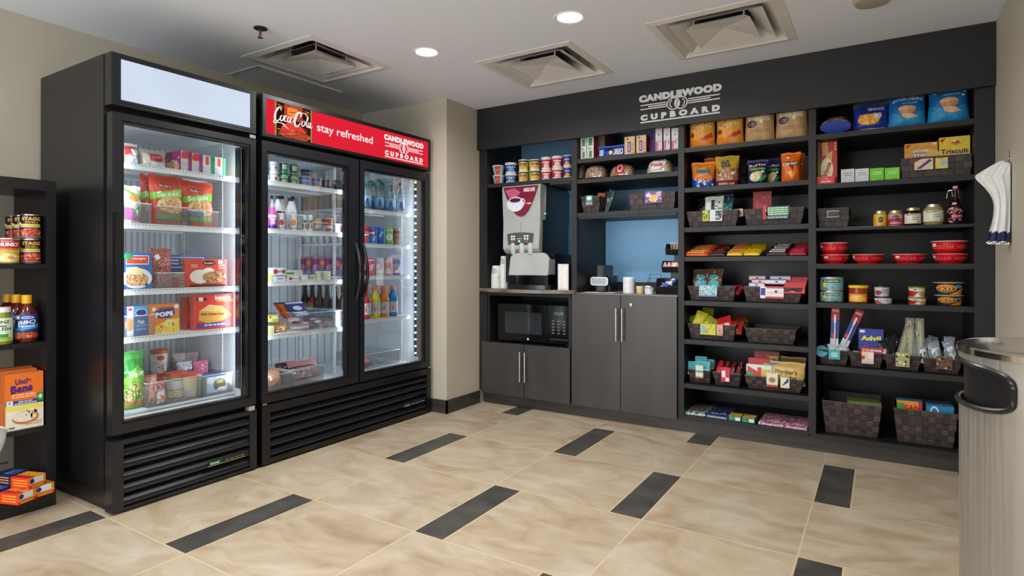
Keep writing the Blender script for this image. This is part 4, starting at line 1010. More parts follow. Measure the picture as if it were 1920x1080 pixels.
# ---- nook counter
z = .9185
o = empty('brochure_holder', (0, 0, 0), 'black counter stand with a white notice plate in the blue nook', 'brochure stand')
x0 = onY(1108, 530, 4.12)[0]; x1 = onY(1141, 530, 4.12)[0]; xm = (x0 + x1) / 2
m = MB(); m.box(xm - .02, xm + .05, 4.12, 4.26, z, z + .20, 'blackgloss'); m.box(xm - .05, xm + .07, 4.15, 4.3, z, z + .12, 'black'); m.build('stand', o, bevel=.003)
m = MB(); hw, hh, yy = (x1 - x0) / 2, .032, 4.11; zz = .998
P = [(-hw + .012, -hh), (hw - .012, -hh), (hw, -hh + .012), (hw, hh - .012), (hw - .012, hh), (-hw + .012, hh), (-hw, hh - .012), (-hw, -hh + .012)]
m.add([(xm + p[0], yy, zz + p[1]) for p in P] + [(xm + p[0], yy + .004, zz + p[1]) for p in P], [list(range(8))] + [[(i + 1) % 8, i, i + 8, (i + 1) % 8 + 8] for i in range(8)] + [list(range(15, 7, -1))], '#d6d8da')
m.decals(lambda x, y, q: (xm - hw + x * 2 * hw, yy - q, zz - hh + y * 2 * hh), [('l', .1, .2, .9, .8, 4, '#6a6a6c')], .15, .06); m.build('notice_plate', o)
for i, (p0, yy) in enumerate(((1100, 4.0), (1133, 4.03))):
    m = MB(); x = onY(p0 + 12, 550, yy)[0]; m.box(-.065 + i * .02, .065 - i * .02, -.05, .05, 0, .0012, '#eceae6'); q = m.build('paper_sheet'); q.location = (x, yy, z); q.rotation_euler[2] = .2 - i * .5
    tag(q, ['white paper sheet lying flat at the left of the nook counter', 'small white paper slip lying beside the notice stand'][i], 'paper')
a, r = roundspan('C', 4.06, 1168, 1190.5)
h_ = zat(a, 4.0, 520) - z
o = turned('canister', [(0, 0), (r, 0), (r, h_ * .86)], '#e4e6ea/0.3', lid=([(r, h_ * .86), (r * 1.02, h_ * .87), (r * 1.0, h_ * .96), (r * .9, h_), (0, h_)], '#eef0f2/0.3')); o.location = (a, 4.06, z); tag(o, 'tall white round canister on the nook counter', 'canister')
a, r = roundspan('C', 4.03, 1193, 1208); h_ = zat(a, 3.98, 537) - z
o = turned('food_tub', [(0, 0), (r * .9, 0), (r, h_ * .8)], '#e0b898', [('r', 0, .55, 1, .98, '#e0cc90')], lid=([(r, h_ * .8), (r * 1.04, h_ * .8), (r * 1.04, h_), (0, h_)], '#e6d8a8')); o.location = (a, 4.03, z); tag(o, 'small beige tub between the canister and the white pot', 'tub')
a, r = roundspan('C', 3.975, 1208, 1226); h_ = zat(a, 3.93, 541) - z
o = turned('creamer_pot', [(0, 0), (r * .85, 0), (r, h_), (r * .93, h_), (r * .8, .008), (0, .008)], '#e2e6ea/0.3'); o.location = (a, 3.975, z); tag(o, 'small white pot filled with sachets at the nook counter edge', 'pot')
for i in range(7):
    q = MB(); q.box(-.010, .010, -.012, .012, 0, .006, '#eef2f2'); q = q.build('creamer_sachet', bevel=.002); t = i * .9; q.location = (a + cos(t) * r * .5 * (i > 0), 3.975 + sin(t) * r * .5 * (i > 0), z + h_ * .92 + .002 * i); q.rotation_euler = (.5 * sin(i), .5 * cos(i * 2), i)
    tag(q, 'white sachet heaped in the small white pot', 'sachet', 'sachets in the white pot')
# tiered condiment organiser
o = empty('condiment_organizer', (0, 0, 0), 'black three-tier condiment organiser at the right end of the nook', 'organizer')
tiers = [(1229, 1264.5, 522, 553, .919, 3.99), (1240, 1271.5, 489, 511, 1.06, 4.06), (1247, 1271.5, 457, 478, 1.20, 4.12)]
XR = -1.152
for k, (p0, p1, pt, pb, zz, yf) in enumerate(tiers):
    xl = onY(p0, 500, yf)[0]; xr = XR - .004; zt = zat(xl, yf, pt); zb = max(.919, zat(xl, yf, pb)); yb = yf + .17
    m = MB(); V = [(xl, yf, zb + .02), (xr, yf, zb + .02), (xr, yb, zb), (xl, yb, zb)]
    m.box(xl, xr, yf + .02, yb, zb, zb + .004, 'black'); hf = zb + (zt - zb) * .48
    m.add([(xl, yf + .02, zb), (xr, yf + .02, zb), (xr, yf, hf), (xl, yf, hf)], [[0, 1, 2, 3], [3, 2, 1, 0]], 'black')
    for x in (xl, xr): m.add([(x, yf + .02, zb), (x, yf, hf), (x, yf + .03, zt), (x, yb, zt), (x, yb, zb)], [[0, 1, 2, 3, 4], [4, 3, 2, 1, 0]], 'black')
    m.box(xl, xr, yb - .003, yb, zb, zt, 'black'); m.tube([(xl, yf, hf), (xr, yf, hf)], .002, '#2c2c2e/0.2', 6); m.build('bin', o)
    if k: m = MB(); m.box(xl + .03, xr - .002, yb - .05, yb, tiers[0][4] if k == 1 else 1.0, zb, 'black'); m.build('riser', o)
    if k == 0: LO = (xl, xr, yf, hf)
    if k == 1: L1_ = (xl, xr, yf, hf)
    if k == 2: L2_ = (xl, xr, yf, hf)
for i in range(9):
    x = LO[0] + .02 + (i % 3) * .034 + .01; yy = LO[2] + .035 + (i // 3) * .03; zz = LO[3] - .012 + .008 * (i // 3) + .014 * ((i * 7) % 3)
    q = turned('creamer_cup', [(0, 0), (.010, 0), (.015, .018), (.0165, .0185), (0, .019)], '#2450c8' if i % 2 else '#e8ecf4', n=16); q.location = (x, yy, zz); q.rotation_euler = (1.0 * sin(i * 2.1), .9 * cos(i * 1.3), 0)
    tag(q, ('blue' if i % 2 else 'white') + ' creamer cup heaped in the lowest bin of the black organiser', 'creamer cup', ('blue' if i % 2 else 'white') + ' creamer cups')
for i in range(8):
    m = MB(); m.add([(-.016, 0, 0), (.016, 0, 0), (.012, .004, .042), (-.002, .002, .05)], [[0, 1, 2, 3], [3, 2, 1, 0]], ['#e8a8a8', '#f0d8d4', '#e09098'][i % 3]); m.add([(-.016, .004, 0), (.016, .004, 0), (.008, .006, .040)], [[0, 1, 2], [2, 1, 0]], '#f0e0dc')
    q = m.build('sweetener_packet'); q.location = (L1_[0] + .014 + i * .0145, L1_[2] + .03 + .02 * (i % 2), L1_[3] - .012); q.rotation_euler = (-.3, .25 * sin(i * 2), .3 * cos(i))
    tag(q, 'pink and white paper sachet standing in the middle bin of the black organiser', 'sachet', 'pink sachets in the organiser')
for i in range(12):
    m = MB(); m.tube([(0, 0, 0), (.004 * sin(i), .002, .075)], .0016, '#cfae78', 5); q = m.build('wooden_stirrer'); q.location = (L2_[0] + .03 + (i % 6) * .010, L2_[2] + .05 + .02 * (i // 6), L2_[3] - .02); q.rotation_euler = (0, .25 * sin(i * 1.7), 0)
    tag(q, 'thin pale wooden stirrer standing in the top bin of the black organiser', 'stirrer', 'wooden stirrers in the organiser')
m = MB()
for k in range(4):
    y = 4.0 + k * .035; x = onY(1222, 530, 4.0)[0]; zt = .94 + k * .028; m.tube([(x - .05, y, z + .002), (x - .05 + .0 * k, y, zt + .03), (x + .03, y, zt + .03), (x + .03, y, z + .002)], .002, '#2a2a2c/0.2/0.6', 6)
for xx in (-.05, .03): m.tube([(x + xx, 4.0, z + .002), (x + xx, 4.105, z + .002)], .002, '#2a2a2c/0.2/0.6', 6)
o = m.build('wire_rack'); tag(o, 'small stepped black wire rack behind the white pot in the nook', 'wire rack')

# ---- coffee machine and its company
ZC = .9345
yf = 3.90; x0, x1 = onY(941, 500, yf)[0], onY(1013, 500, yf)[0]; xm = (x0 + x1) / 2
cm = empty('coffee_machine', (xm, 4.1, ZC), 'grey coffee dispenser with a dark red printed panel and three nozzles', 'coffee machine')
def CM(m, n, bevel=0, par=None):
    m.v = [(v[0] - xm, v[1] - 4.1, v[2] - ZC) for v in m.v]; return m.build(n, par or cm, bevel)
zt = 1.738; zs = zat(xm, yf, 474)
wt = (x1 - x0) / 2; wb = wt * .93
def slab(m, prof, x_of, c):
    V = []; n = len(prof)
    for s in (-1, 1):
        for (y, z_) in prof: V.append((xm + s * x_of(z_), y, z_))
    F = [list(range(n))[::1], list(range(2 * n - 1, n - 1, -1))] + [[(i + 1) % n, i, n + i, n + (i + 1) % n] for i in range(n)]
    m.add(V, F, c)
xo = lambda z_: wb + (wt - wb) * min(1, max(0, (z_ - zs) / (zt - zs)))
m = MB(); slab(m, [(yf + .006, zt), (yf, zt - .02), (yf + .008, 1.45), (yf - .004, 1.26), (yf - .002, zs + .03), (yf + .03, zs), (4.0, zs - .02), (4.0, zt)], xo, 'plastic_grey'); CM(m, 'housing', .006)
m = MB(); m.box(x0 + .006, x1 - .006, yf + .05, 4.38, ZC + .05, zt - .006, 'black'); CM(m, 'rear_body', .004)
m = MB(); m.tube([(xm, yf - .0015, 1.45), (xm, yf - .0005, 1.29)], .0009, '#7c807e', 4); CM(m, 'door_seam')
# printed panel: wide at the top, rounded point below
Pn = [(-.97, 1.0)] + [(-.97 + .97 * (1 - cos(t)) * 1.0, .98 - .98 * sin(t)) for t in [pi / 2 * k / 12 for k in range(1, 13)]]
Pn = [(-.96, 1), (-.80, .70), (-.62, .42), (-.42, .20), (-.22, .06), (0, 0), (.22, .04), (.42, .18), (.62, .42), (.80, .70), (.96, 1)]
m = MB(); zb_, zt_ = 1.495, 1.728; sx = wt * .96
pol = [((p[0] + 1) / 2, p[1]) for p in Pn]
m.decals(lambda x, y, q: (xm - sx + x * 2 * sx, yf - .002 - q, zb_ + y * (zt_ - zb_)), [('p', [(.5, .5)] + pol + [pol[0]], '#7c1f3c/0.2'), ('p', [(.08, .9), (.25, .5), (.5, .8), (.34, .95)], '#b8607c/0.2'), ('p', [(.5, .5), (.62, .2), (.86, .7), (.7, .6)], '#8c2438/0.2'),
     ('e', .36, .42, .23, .25, '#dfe0ee/0.2'), ('e', .36, .55, .19, .10, '#c4c4dc/0.2'), ('e', .36, .55, .15, .07, '#4a1c28/0.2'), ('tt', ringt(.56, .48, .07, .12, .3), '#dfe0ee/0.2'), ('e', .74, .42, .07, .025, '#f0c8c0/0.2'),
     ('t', 'NESCAFE', .74, .87, .30, .12, '#f6eef2', dict(bold=.035, shear=.1))], .3, .23, off=.0008, step=.0004)
CM(m, 'printed_panel')
m = MB(); zp0, zp1 = zat(xm, yf, 459), zat(xm, yf, 436); xp0, xp1 = onY(951.5, 450, yf)[0], onY(1001, 450, yf)[0]
m.decals(lambda x, y, q: (xp0 + x * (xp1 - xp0), yf - .004 - q, zp0 + y * (zp1 - zp0)), [('p', [(.04, 0), (.35, .08), (.65, .08), (.96, 0), (1, .9), (.7, 1), (.3, 1), (0, .9)], '#454b4e'), ] + [('e', x, y, .035, .09, '#e8e8e8' if y > .35 else '#c86060') for x in (.18, .27) for y in (.7, .48)] + [('e', x, y, .035, .09, '#e8e8e8') for x in (.68, .78) for y in (.7, .48)] + [('e', .2, .25, .03, .08, '#d05858'), ('e', .76, .25, .03, .08, '#d05858'), ('e', .47, .3, .04, .1, '#e8e8e8'), ('l', .36, .48, .6, .54, 1, '#aeb4b4')], .2, .1, off=.001)
CM(m, 'button_panel')
for px_ in (962, 978.5, 994.5):
    x = onY(px_, 470, yf)[0]; m = MB(); m.lathe([(0, zs - .012), (.018, zs - .012), (.024, zs + .02), (.026, zs + .06), (.018, zs + .075), (0, zs + .078)], '#b9bdbb/0.3', 16, cx=x, cy=yf + .006); CM(m, 'nozzle')
# splash guard and drip tray
xa, xb = onY(955, 500, 3.86)[0], onY(1028, 500, 3.86)[0]; xc = (xa + xb) / 2
m = MB(); zg0 = zat(xc, 3.86, 516); zg1 = zat(xc, 3.86, 474)
def guard(x, t): return x
NS = 14; V = []; F = []
for i in range(NS + 1):
    t = i / NS; x = xa + (xb - xa) * t; top = zg1 + .0 * t - (.05 * max(0, (t - .82) / .18) ** 2 if t > .82 else 0) - (.03 * max(0, (.15 - t) / .15) ** 2 if t < .15 else 0)
    y = 3.88 + .02 * cos(pi * (t - .5)); V += [(x, y - .03, zg0), (x, y, top), (x, y + .02, top)]
for i in range(NS): a_ = 3 * i; F += [[a_, a_ + 3, a_ + 4, a_ + 1], [a_ + 1, a_ + 4, a_ + 5, a_ + 2]]
m.add(V, F, 'plastic_grey', True); m.box(xb - .012, xb, 3.87, 3.97, zg0 + .005, zg1 - .05, 'plastic_grey'); m.box(xa + .01, xb - .002, 3.96, 4.34, zg0 - .04, zg1 - .01, 'black'); CM(m, 'splash_guard')
m = MB(); m.box(xa + .002, xb - .002, 3.86, 3.98, ZC + .03, zg0, 'blackgloss'); CM(m, 'drip_recess', .004)
xa2, xb2 = onY(943.5, 540, 3.84)[0], onY(1028, 540, 3.84)[0]; x2 = (xa2 + xb2) / 2; rw = (xb2 - xa2) / 2
m = MB(); n = 24; V = []
pr = [(x2 + rw * cos(t) * -1 if False else x2 - rw * cos(t), 3.93 - .085 * abs(sin(t)) ** .5) for t in [pi * k / n for k in range(n + 1)]] + [(xb2, 4.3), (xa2, 4.3)]
k = len(pr); V = [(p[0], p[1], ZC) for p in pr] + [(p[0], p[1], ZC + .036) for p in pr]
m.add(V, [[i, (i + 1) % k, (i + 1) % k + k, i + k] for i in range(k)] + [list(range(k, 2 * k))] + [list(range(k - 1, -1, -1))], '#15161a/0.2')
for i in range(14): x = xa2 + .04 + i * (2 * rw - .08) / 13; m.box(x - .004, x + .004, 3.87, 3.96, ZC + .036, ZC + .039, '#2c2e33/0.2')
CM(m, 'drip_tray', .003)
m = MB(); m.lathe([(0, 0), (.012, 0), (.010, .008), (0, .009)], 'chrome', 14); q = m.build('key_lock', cm); q.rotation_euler = (0, pi / 2, 0); q.location = (wt - .002, -.12, zat(xm, 4.0, 403) - ZC)
# paper cup stacks
def cupstack(lab, p0, p1, pt, yc, n):
    a, r = roundspan('C', yc, p0, p1); h = zat(a, yc - r, pt) - ZC; o = empty('paper_cup_stack', (a, yc, ZC), lab, 'paper cups')
    ch = .085; st = (h - ch) / (n - 1)
    for i in range(n):
        z0 = i * st; m = MB(); m.lathe([(0, z0 + ch), (r * .72, z0 + ch), (r * .74, z0 + ch - .004), (r * .97, z0 + .004), (r, z0 + .003), (r, z0), (r * .95, z0)], '#e6e6e2/0.5', 24)
        if i == n - 1: m.decals(wrapper([(r * .96, 0), (r * .745, 1)], 0, 1, 2.2) if False else (lambda x, y, q, z0=z0: ((r * (.95 - .2 * y) + q) * sin((x - .5) * 2.2), -(r * (.95 - .2 * y) + q) * cos((x - .5) * 2.2), z0 + .008 + y * (ch - .016))), [('l', .2, .2, .8, .75, 4, '#5a6a62')], r * 2, ch, maxlen=.01, off=.001)
        m.build('paper_cup', o)
    return o
cupstack('short stack of upside-down white paper cups at the left end of the coffee counter', 920.5, 941.5, 498, 4.0, 9)
cupstack('tall stack of upside-down white paper cups touching the coffee machine', 937, 953.5, 480, 4.03, 12)
# napkin / sugar dispenser
a, w_ = span('C', 3.90, 1046, 1066); zt = zat(a, 3.90, 495)
o = empty('napkin_dispenser', (a, 3.98, ZC), 'white and black upright napkin dispenser to the right of the coffee machine', 'napkin dispenser')
m = MB(); m.box(-w_ / 2, w_ / 2, -.08, .05, 0, zt - ZC, '#d6d4d2/0.3', side='#101114/0.2', top='chrome'); m.build('case', o, bevel=.004)
m = MB(); m.box(-w_ / 2 + .008, w_ / 2 - .008, -.083, -.08, .012, zt - ZC - .012, '#e4e2e0/0.4'); m.build('face_plate', o, bevel=.001)
# ---- microwave
a0 = onY(934, 600, 3.965)[0]; a1 = -1.966; xm = (a0 + a1) / 2; wv = a1 - a0; zb_ = .507
mw = empty('microwave', (xm, 4.1, zb_), 'black microwave oven in the open recess below the coffee counter', 'microwave'); hv = zat(a0, 3.965, 569) - zb_
m = MB(); m.box(-wv / 2, wv / 2, -.11, .27, .012, hv, 'black'); m.build('case', mw, bevel=.004)
m = MB(); [m.box(x - .012, x + .012, y - .012, y + .012, 0, .014, 'black') for x in (-wv / 2 + .04, wv / 2 - .04) for y in (-.08, .24)]; m.build('foot', mw)
dw = wv * .70
m = MB(); m.box(-wv / 2, -wv / 2 + dw, -.135, -.112, .015, hv, 'blackgloss'); dr_ = m.build('door', mw, bevel=.003)
m = MB(); m.box(-wv / 2 + .065, -wv / 2 + dw - .05, -.1358, -.1352, .075, hv - .06, '#2c3034/0.06'); m.build('window', dr_)
m = MB(); m.lathe([(0, 0), (.009, 0), (.009, .002), (0, .002)], '#c8ccd0/0.3', 20); q = m.build('badge', dr_); q.rotation_euler = (pi / 2, 0, 0); q.location = (-wv / 2 + dw * .62, -.135, .035)
m = MB(); m.box(-wv / 2 + dw + .003, wv / 2, -.135, -.112, .015, hv, 'blackgloss')
m.decals(lambda x, y, q: (-wv / 2 + dw + .003 + x * (wv - dw - .003), -.135 - q, .015 + y * (hv - .015)), [('t', '12:24', .5, .80, .4, .07, 'display'), ('r', .1, .1, .9, .13, '#2a2c30')] + [('e', x, y, .06, .022, '#5a5e62') for x in (.25, .5, .75) for y in (.28, .36, .44, .52, .60)], .15, .28); m.build('control_panel', mw, bevel=.002)
m = MB(); m.tube([(.0, .26, .06), (.03, .29, .1), (.05, .285, .33)], .004, '#3a3a3c', 6); m.build('power_cord', mw)

# ================================================================== BAY 3
C0 = 3.965
def onion(cols): return cols
# top shelf: four big snack bags
def bigbag(p0, p1, bot, base, dec, lab, seed, cat='snack bag'):
    a, w = span('C', 3.985, p0, p1)
    o = bag('snack_bag', w, .26, .10, base, dec, seed=seed, wr=.004); tag(o, lab, cat, 'large snack bags on the top shelf'); put(o, 'C', a, 3.985, 1.901, .10); return o
yel = [('r', .05, .42, .95, .9, 'f_chips'), ('p', [(0, .3), (1, .5), (1, .36), (0, .14)], '#e0a020'), ('e', .3, .28, .22, .12, '#f0a030'), ('p', [(.5, .22), (.95, .38), (.95, .26), (.5, .10)], '#c03830'), ('e', .15, .34, .1, .06, '#b02828'), ('p', [(0, .2), (.5, .1), (1, .18), (1, .1), (.5, .04), (0, .1)], '#e88828'), ('r', .02, .3, .06, .95, '#e8b030'), ('r', .94, .3, .98, .95, '#e8b030')]
bigbag(1289, 1338, 276, '#dba32c', yel, 'yellow and orange snack bag with a red ribbon, touching the left partition', 11)
bigbag(1340, 1392, 270, '#dba32c', yel, 'yellow and orange snack bag with a red ribbon, beside the kraft bags', 12)
kr = [('r', .12, .5, .88, .95, 'f_cream'), ('r', .12, .5, .88, .53, '#d8c8a0'), ('r', .25, .72, .85, .95, '#2a2420'), ('l', .3, .75, .8, .85, 2, '#d8d0c0'), ('e', .26, .44, .17, .09, '#3c2430'), ('e', .26, .44, .12, .05, '#7a6070'), ('r', .55, .45, .65, .52, '#ece8e0'), ('l', .15, .22, .85, .3, 2, '#a88858')]
bigbag(1394, 1450.5, 264, '#c49a66', kr, 'kraft paper bag with a window, left one of the pair', 13)
bigbag(1452, 1514, 257, '#c49a66', kr, 'kraft paper bag with a window, right one of the pair', 14)
# second shelf: chips
z = 1.634
chee = [('p', [(0, .4), (1, .4), (1, 0), (0, 0)], '#1c4ca8'), ('s', .05, .05, .95, .38, 26, ['#e8eef8', '#3a78c8', '#f0f4ff'], .05), ('e', .55, .42, .42, .14, '#d87838'), ('s', .2, .32, .9, .52, 16, ['#f0a050', '#c85c28'], .05), ('t', 'Cheetos', .5, .82, .72, .14, K, dict(bold=.05, rot=.15, asp=1)), ('t', 'Cheetos', .49, .825, .72, .12, '#f4d428', dict(bold=.02, rot=.15)), ('p', [(.2, .7), (.5, .76), (.85, .7), (.8, .58), (.5, .62), (.25, .58)], '#2a7ab0')]
for p0, p1, pt, c, lab, tn in ((1318, 1352, 297, 4.14, 'orange and blue cheese puff bag standing behind its twin', .1), (1294, 1338, 306, 4.0, 'orange and blue cheese puff bag at the front left', .12)):
    PB(('chip_bag', lab, 'chip bag', 'chip bags'), 'C', c, p0, p1, pt, z, .09, '#e87a1c', chee, seed=int(p0), turn=tn)
gold = [('r', 0, 0, 1, .2, '#7a1c28'), ('l', .15, .06, .85, .13, 1, '#e0c0a0'), ('p', [(0, .2), (1, .2), (1, .62), (.0, .55)], '#a8704c'), ('s', .05, .22, .95, .6, 40, ['#8a4a28', '#d0a078', '#6a3418', '#e0c8b0'], .045), ('t', 'OLD', .42, .84, .34, .12, '#20306c', dict(bold=.06)), ('t', 'GOLD', .45, .71, .42, .13, '#20306c', dict(bold=.06)), ('r', .7, .4, .84, .48, '#f0eee8')]
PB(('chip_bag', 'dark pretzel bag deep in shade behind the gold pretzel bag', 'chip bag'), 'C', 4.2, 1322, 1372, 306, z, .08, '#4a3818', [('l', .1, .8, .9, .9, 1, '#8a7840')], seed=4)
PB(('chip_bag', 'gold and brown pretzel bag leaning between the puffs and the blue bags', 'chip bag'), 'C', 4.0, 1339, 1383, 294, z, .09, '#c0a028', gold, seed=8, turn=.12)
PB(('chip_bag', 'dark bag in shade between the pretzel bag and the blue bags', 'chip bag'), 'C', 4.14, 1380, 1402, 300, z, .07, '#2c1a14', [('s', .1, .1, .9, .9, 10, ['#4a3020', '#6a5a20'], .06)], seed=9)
ruf = [('t', 'Ruffles', .5, .84, .8, .13, '#d02838', dict(bold=.06, rot=.08)), ('t', 'Ruffles', .5, .845, .8, .10, '#f0e8f0', dict(bold=.0, rot=.08)), ('r', .08, .62, .9, .72, '#58b048'), ('e', .4, .32, .28, .2, '#e8dca0'), ('e', .55, .42, .2, .14, '#d8c888'), ('r', .7, .5, .84, .58, '#f0f0f0'), ('p', [(.55, .2), (.95, .45), (.95, .3), (.65, .08)], '#3c9848')]
for p0, p1, pt, c, lab in ((1433, 1463, 303, 4.10, 'blue ridged potato chip bag tucked behind the orange bag'), (1399, 1438, 302, 4.0, 'blue ridged potato chip bag in front')):
    PB(('chip_bag', lab, 'chip bag', 'chip bags'), 'C', c, p0, p1, pt, z, .085, '#16245c', ruf, seed=int(p0), turn=.08)
dor = [('p', [(.32, .66), (.72, .76), (.62, .44)], K), ('p', [(.36, .64), (.68, .72), (.61, .48)], '#c82028'), ('r', .08, .6, .92, .72, K), ('t', 'Doritos', .5, .66, .8, .12, '#f6f2ea', dict(bold=.05, rot=.05)), ('p', [(.35, .35), (.62, .4), (.58, .12)], '#f4b848'), ('p', [(.5, .3), (.8, .34), (.66, .1)], '#e89c30'), ('r', .3, .84, .45, .9, '#e8e0d8')]
for p0, p1, pt, c, lab in ((1481, 1508, 289, 4.06, 'bright orange tortilla chip bag standing behind its twin'), (1463, 1500, 288, 3.99, 'bright orange tortilla chip bag in front')):
    PB(('chip_bag', lab, 'chip bag', 'chip bags'), 'C', c, p0, p1, pt, z, .08, '#e46a14', dor, seed=int(p0), turn=.02)
# third shelf: baskets
z = 1.370
b_, a, w_, h_ = bsk('woven basket holding dark green and white pouches, third shelf', 1287, 1384, 396, z, .34, .88)
pouch(('candy_pouch', 'black and teal pouch at the left of the dark green basket group', 'candy pouch'), a - .08, 4.10, z + .05, .11, .15, .03, '#10181c', [('s', .1, .3, .9, .9, 20, ['#5a6a70', '#9aa8a8', '#203c40'], .04)], -.25, -.1)
pouch(('candy_pouch', 'white pouch with a black stripe standing in the dark green basket', 'candy pouch'), a + .0, 4.03, z + .05, .12, .15, .03, '#d8dede', [('r', .35, .1, .55, .9, '#1c2c2c'), ('s', .5, .1, .95, .9, 18, ['#2a6a68', '#c8d860', '#1c3c40'], .045)], -.2, .05)
pouch(('candy_pouch', 'dark teal pouch standing tallest in the dark green basket', 'candy pouch'), a + .045, 4.10, z + .05, .13, .165, .03, '#123438', [('s', .1, .3, .9, .9, 22, ['#4a8088', '#b8c8c8', '#205058'], .045)], -.1, .1)
pouch(('candy_pouch', 'teal and green striped pouch at the right of the white pouch', 'candy pouch'), a + .07, 4.05, z + .05, .09, .13, .03, '#1c5a60', [('s', .1, .1, .9, .9, 14, ['#a8d060', '#70a8b0'], .05)], -.2, -.15)
cbx(('snack_packet', 'small orange and white packet at the right inside the dark green basket', 'snack packet'), a + .145, 4.05, z + h_ * .62, .075, .05, .05, '#e8e0d4', [('r', .05, .1, .9, .6, '#e07838')], (0, -.08, .15))
card(('product_card', 'yellow-green and black card on the basket of dark green pouches', 'product card'), a - .035, 3.972, z + h_ * .38, .045, .07, '#b8c020', [('s', .1, .1, .9, .9, 9, [K], .1)])
card(('product_card', 'white and dark card on the basket of dark green pouches', 'product card'), a + .025, 3.972, z + h_ * .36, .085, .075, '#d4dada', [('r', .5, .1, .95, .9, '#203030'), ('s', .5, .1, .95, .9, 9, ['#e0e8e8'], .06)])
b_, a, w_, h_ = bsk('woven basket holding a red packet with a green striped card', 1394, 1508, 391, z, .34, .88)
cbx(('candy_packet', 'upright red candy packet in the basket below the orange chips', 'candy packet'), a - .075, 4.06, z + .02, .11, .05, .20, '#8a1420', [('r', .15, .3, .75, .6, '#b82838'), ('sc', '', .5, .35, .6, .12, '#d8d8e8', dict(rot=1.2)), ('s', .05, .6, .95, .95, 10, ['#c04050', '#5a0c14'], .05)], (-.06, 0, .08))
cbx(('candy_packet', 'brownish box lying low in the basket below the orange chips', 'candy packet'), a + .03, 4.06, z + .02, .12, .08, h_ * .98, '#5a4c48')
card(('product_card', 'small red card on the basket below the orange chips', 'product card'), a - .045, 3.972, z + h_ * .36, .03, .085, '#b01c2c', [('s', .1, .1, .9, .9, 5, ['#e0a0a8'], .1)])
card(('product_card', 'green and navy striped card on the basket below the orange chips', 'product card'), a + .025, 3.972, z + h_ * .36, .13, .075, '#2a9a5a', [('r', 0, .0, 1, .28, '#1a2c58'), ('l', .05, .35, .95, .95, 4, '#d8ecd8'), ('l', .05, .06, .95, .2, 2, '#c8d8f0')])
# fourth shelf: loose candy bars
z = 1.1765; BARS = [(1280, 1328, '#d8581c', ['#f09838', '#f0c060', '#a83010'], 'orange'), (1326, 1361, '#2c1a16', ['#d8c8b8', '#8a2018', '#e8e4dc', '#b03828'], 'brown and white speckled'), (1361, 1392, '#e8c020', ['#a81830', '#d83858', '#f0e8e0'], 'yellow and red'), (1392, 1424, '#ecc818', ['#4a3018', '#c89018', '#f8e878'], 'yellow'), (1434, 1478, '#3c0e18', ['#7a1c30', '#e8e8e8', '#5a1020'], 'dark maroon'), (1478, 1513, '#a81c34', ['#f0d0d4', '#d04860', '#701020'], 'red and white')]
for p0, p1, base, fl_, nm in BARS:
    a, w = span('C', 3.96, p0, p1)
    for k in range(5):
        yy = 3.965 + k * .052; L_ = w * .96
        m = MB(); V = []; F = []; n = 10
        for i in range(n + 1):
            u = i / n; e = max(0, 1 - abs(2 * u - 1) ** 6); x = -L_ / 2 + L_ * u
            V += [(x, -.021, .001), (x, -.014, .001 + .013 * e), (x, .014, .001 + .013 * e), (x, .021, .001)]
        for i in range(n): q = 4 * i; F += [[q, q + 4, q + 5, q + 1], [q + 1, q + 5, q + 6, q + 2], [q + 2, q + 6, q + 7, q + 3], [q + 4, q, q + 3, q + 7]]
        m.add(V, F, base)
        m.decals(lambda x, y, o: (-L_ / 2 + x * L_, -.014 + .028 * y, .0145 + o), [('s', .12, .15, .88, .85, 9, fl_, .05), ('l', .15, .3, .85, .75, 1, fl_[1])], L_, .03)
        q = m.build('candy_bar'); q.location = (a + .003 * k + random.uniform(-.004, .004), yy + .022, z + .016 + .0125 * k); q.rotation_euler = (.62, 0, random.uniform(-.04, .04))
        tag(q, '%s candy bar on the loose bar shelf, %s row from the edge' % (nm, ORD[k]), 'candy bar', nm + ' candy bars')
# fifth shelf
z = .884
b_, a, w_, h_ = bsk('woven basket with brown and turquoise pouches, left on the fifth shelf', 1290, 1379, 538, z, .34, .88)
for k, (dx, dy, t, rz) in enumerate(((-.085, .05, -.35, .1), (-.005, .06, -.3, -.1))):
    pouch(('snack_pouch', 'brown and turquoise cookie pouch, %s one in the basket' % ('left', 'right')[k], 'snack pouch', 'brown and turquoise pouches'), a + dx, 3.985 + dy, z + h_ * .55, .11, .155, .035, '#5a4430', [('e', .5, .35, .38, .2, '#3aa0b0'), ('e', .5, .68, .3, .12, '#50b0b8'), ('s', .05, .05, .95, .95, 26, ['#a88858', '#2a2018', '#d8c8a0'], .045), ('r', 0, 0, 1, .08, '#d87030')], t, rz, seed=k)
for k, (dx, cl, nm) in enumerate(((.07, '#3a88c8', 'blue'), (.13, '#c83050', 'pinkish red'))):
    for j in range(2): pouch(('candy_pouch', '%s small pouch in the left basket of the fifth shelf, %s' % (nm, ('front', 'back')[j]), 'candy pouch'), a + dx + .008 * j, 4.02 + .05 * j, z + h_ * (.5 + .12 * j), .075, .06, .03, cl, [('s', .1, .1, .9, .9, 9, [WH, '#f0c0c8' if k else '#a0d0f0'], .06)], -.9, .2 * (j - .5), seed=k * 3 + j)
card(('product_card', 'colourful card hanging on the left basket of the fifth shelf', 'product card'), a - .02, 3.972, z + h_ * .30, .115, .075, '#9ad0d0', [('s', .03, .05, .5, .95, 24, ['#c86088', '#e0a0c0', '#806040'], .05), ('s', .5, .05, .97, .95, 24, ['#2a98a8', '#e0f0f0', '#3a5a70'], .05), ('r', 0, 0, 1, .12, '#3a78b8')])
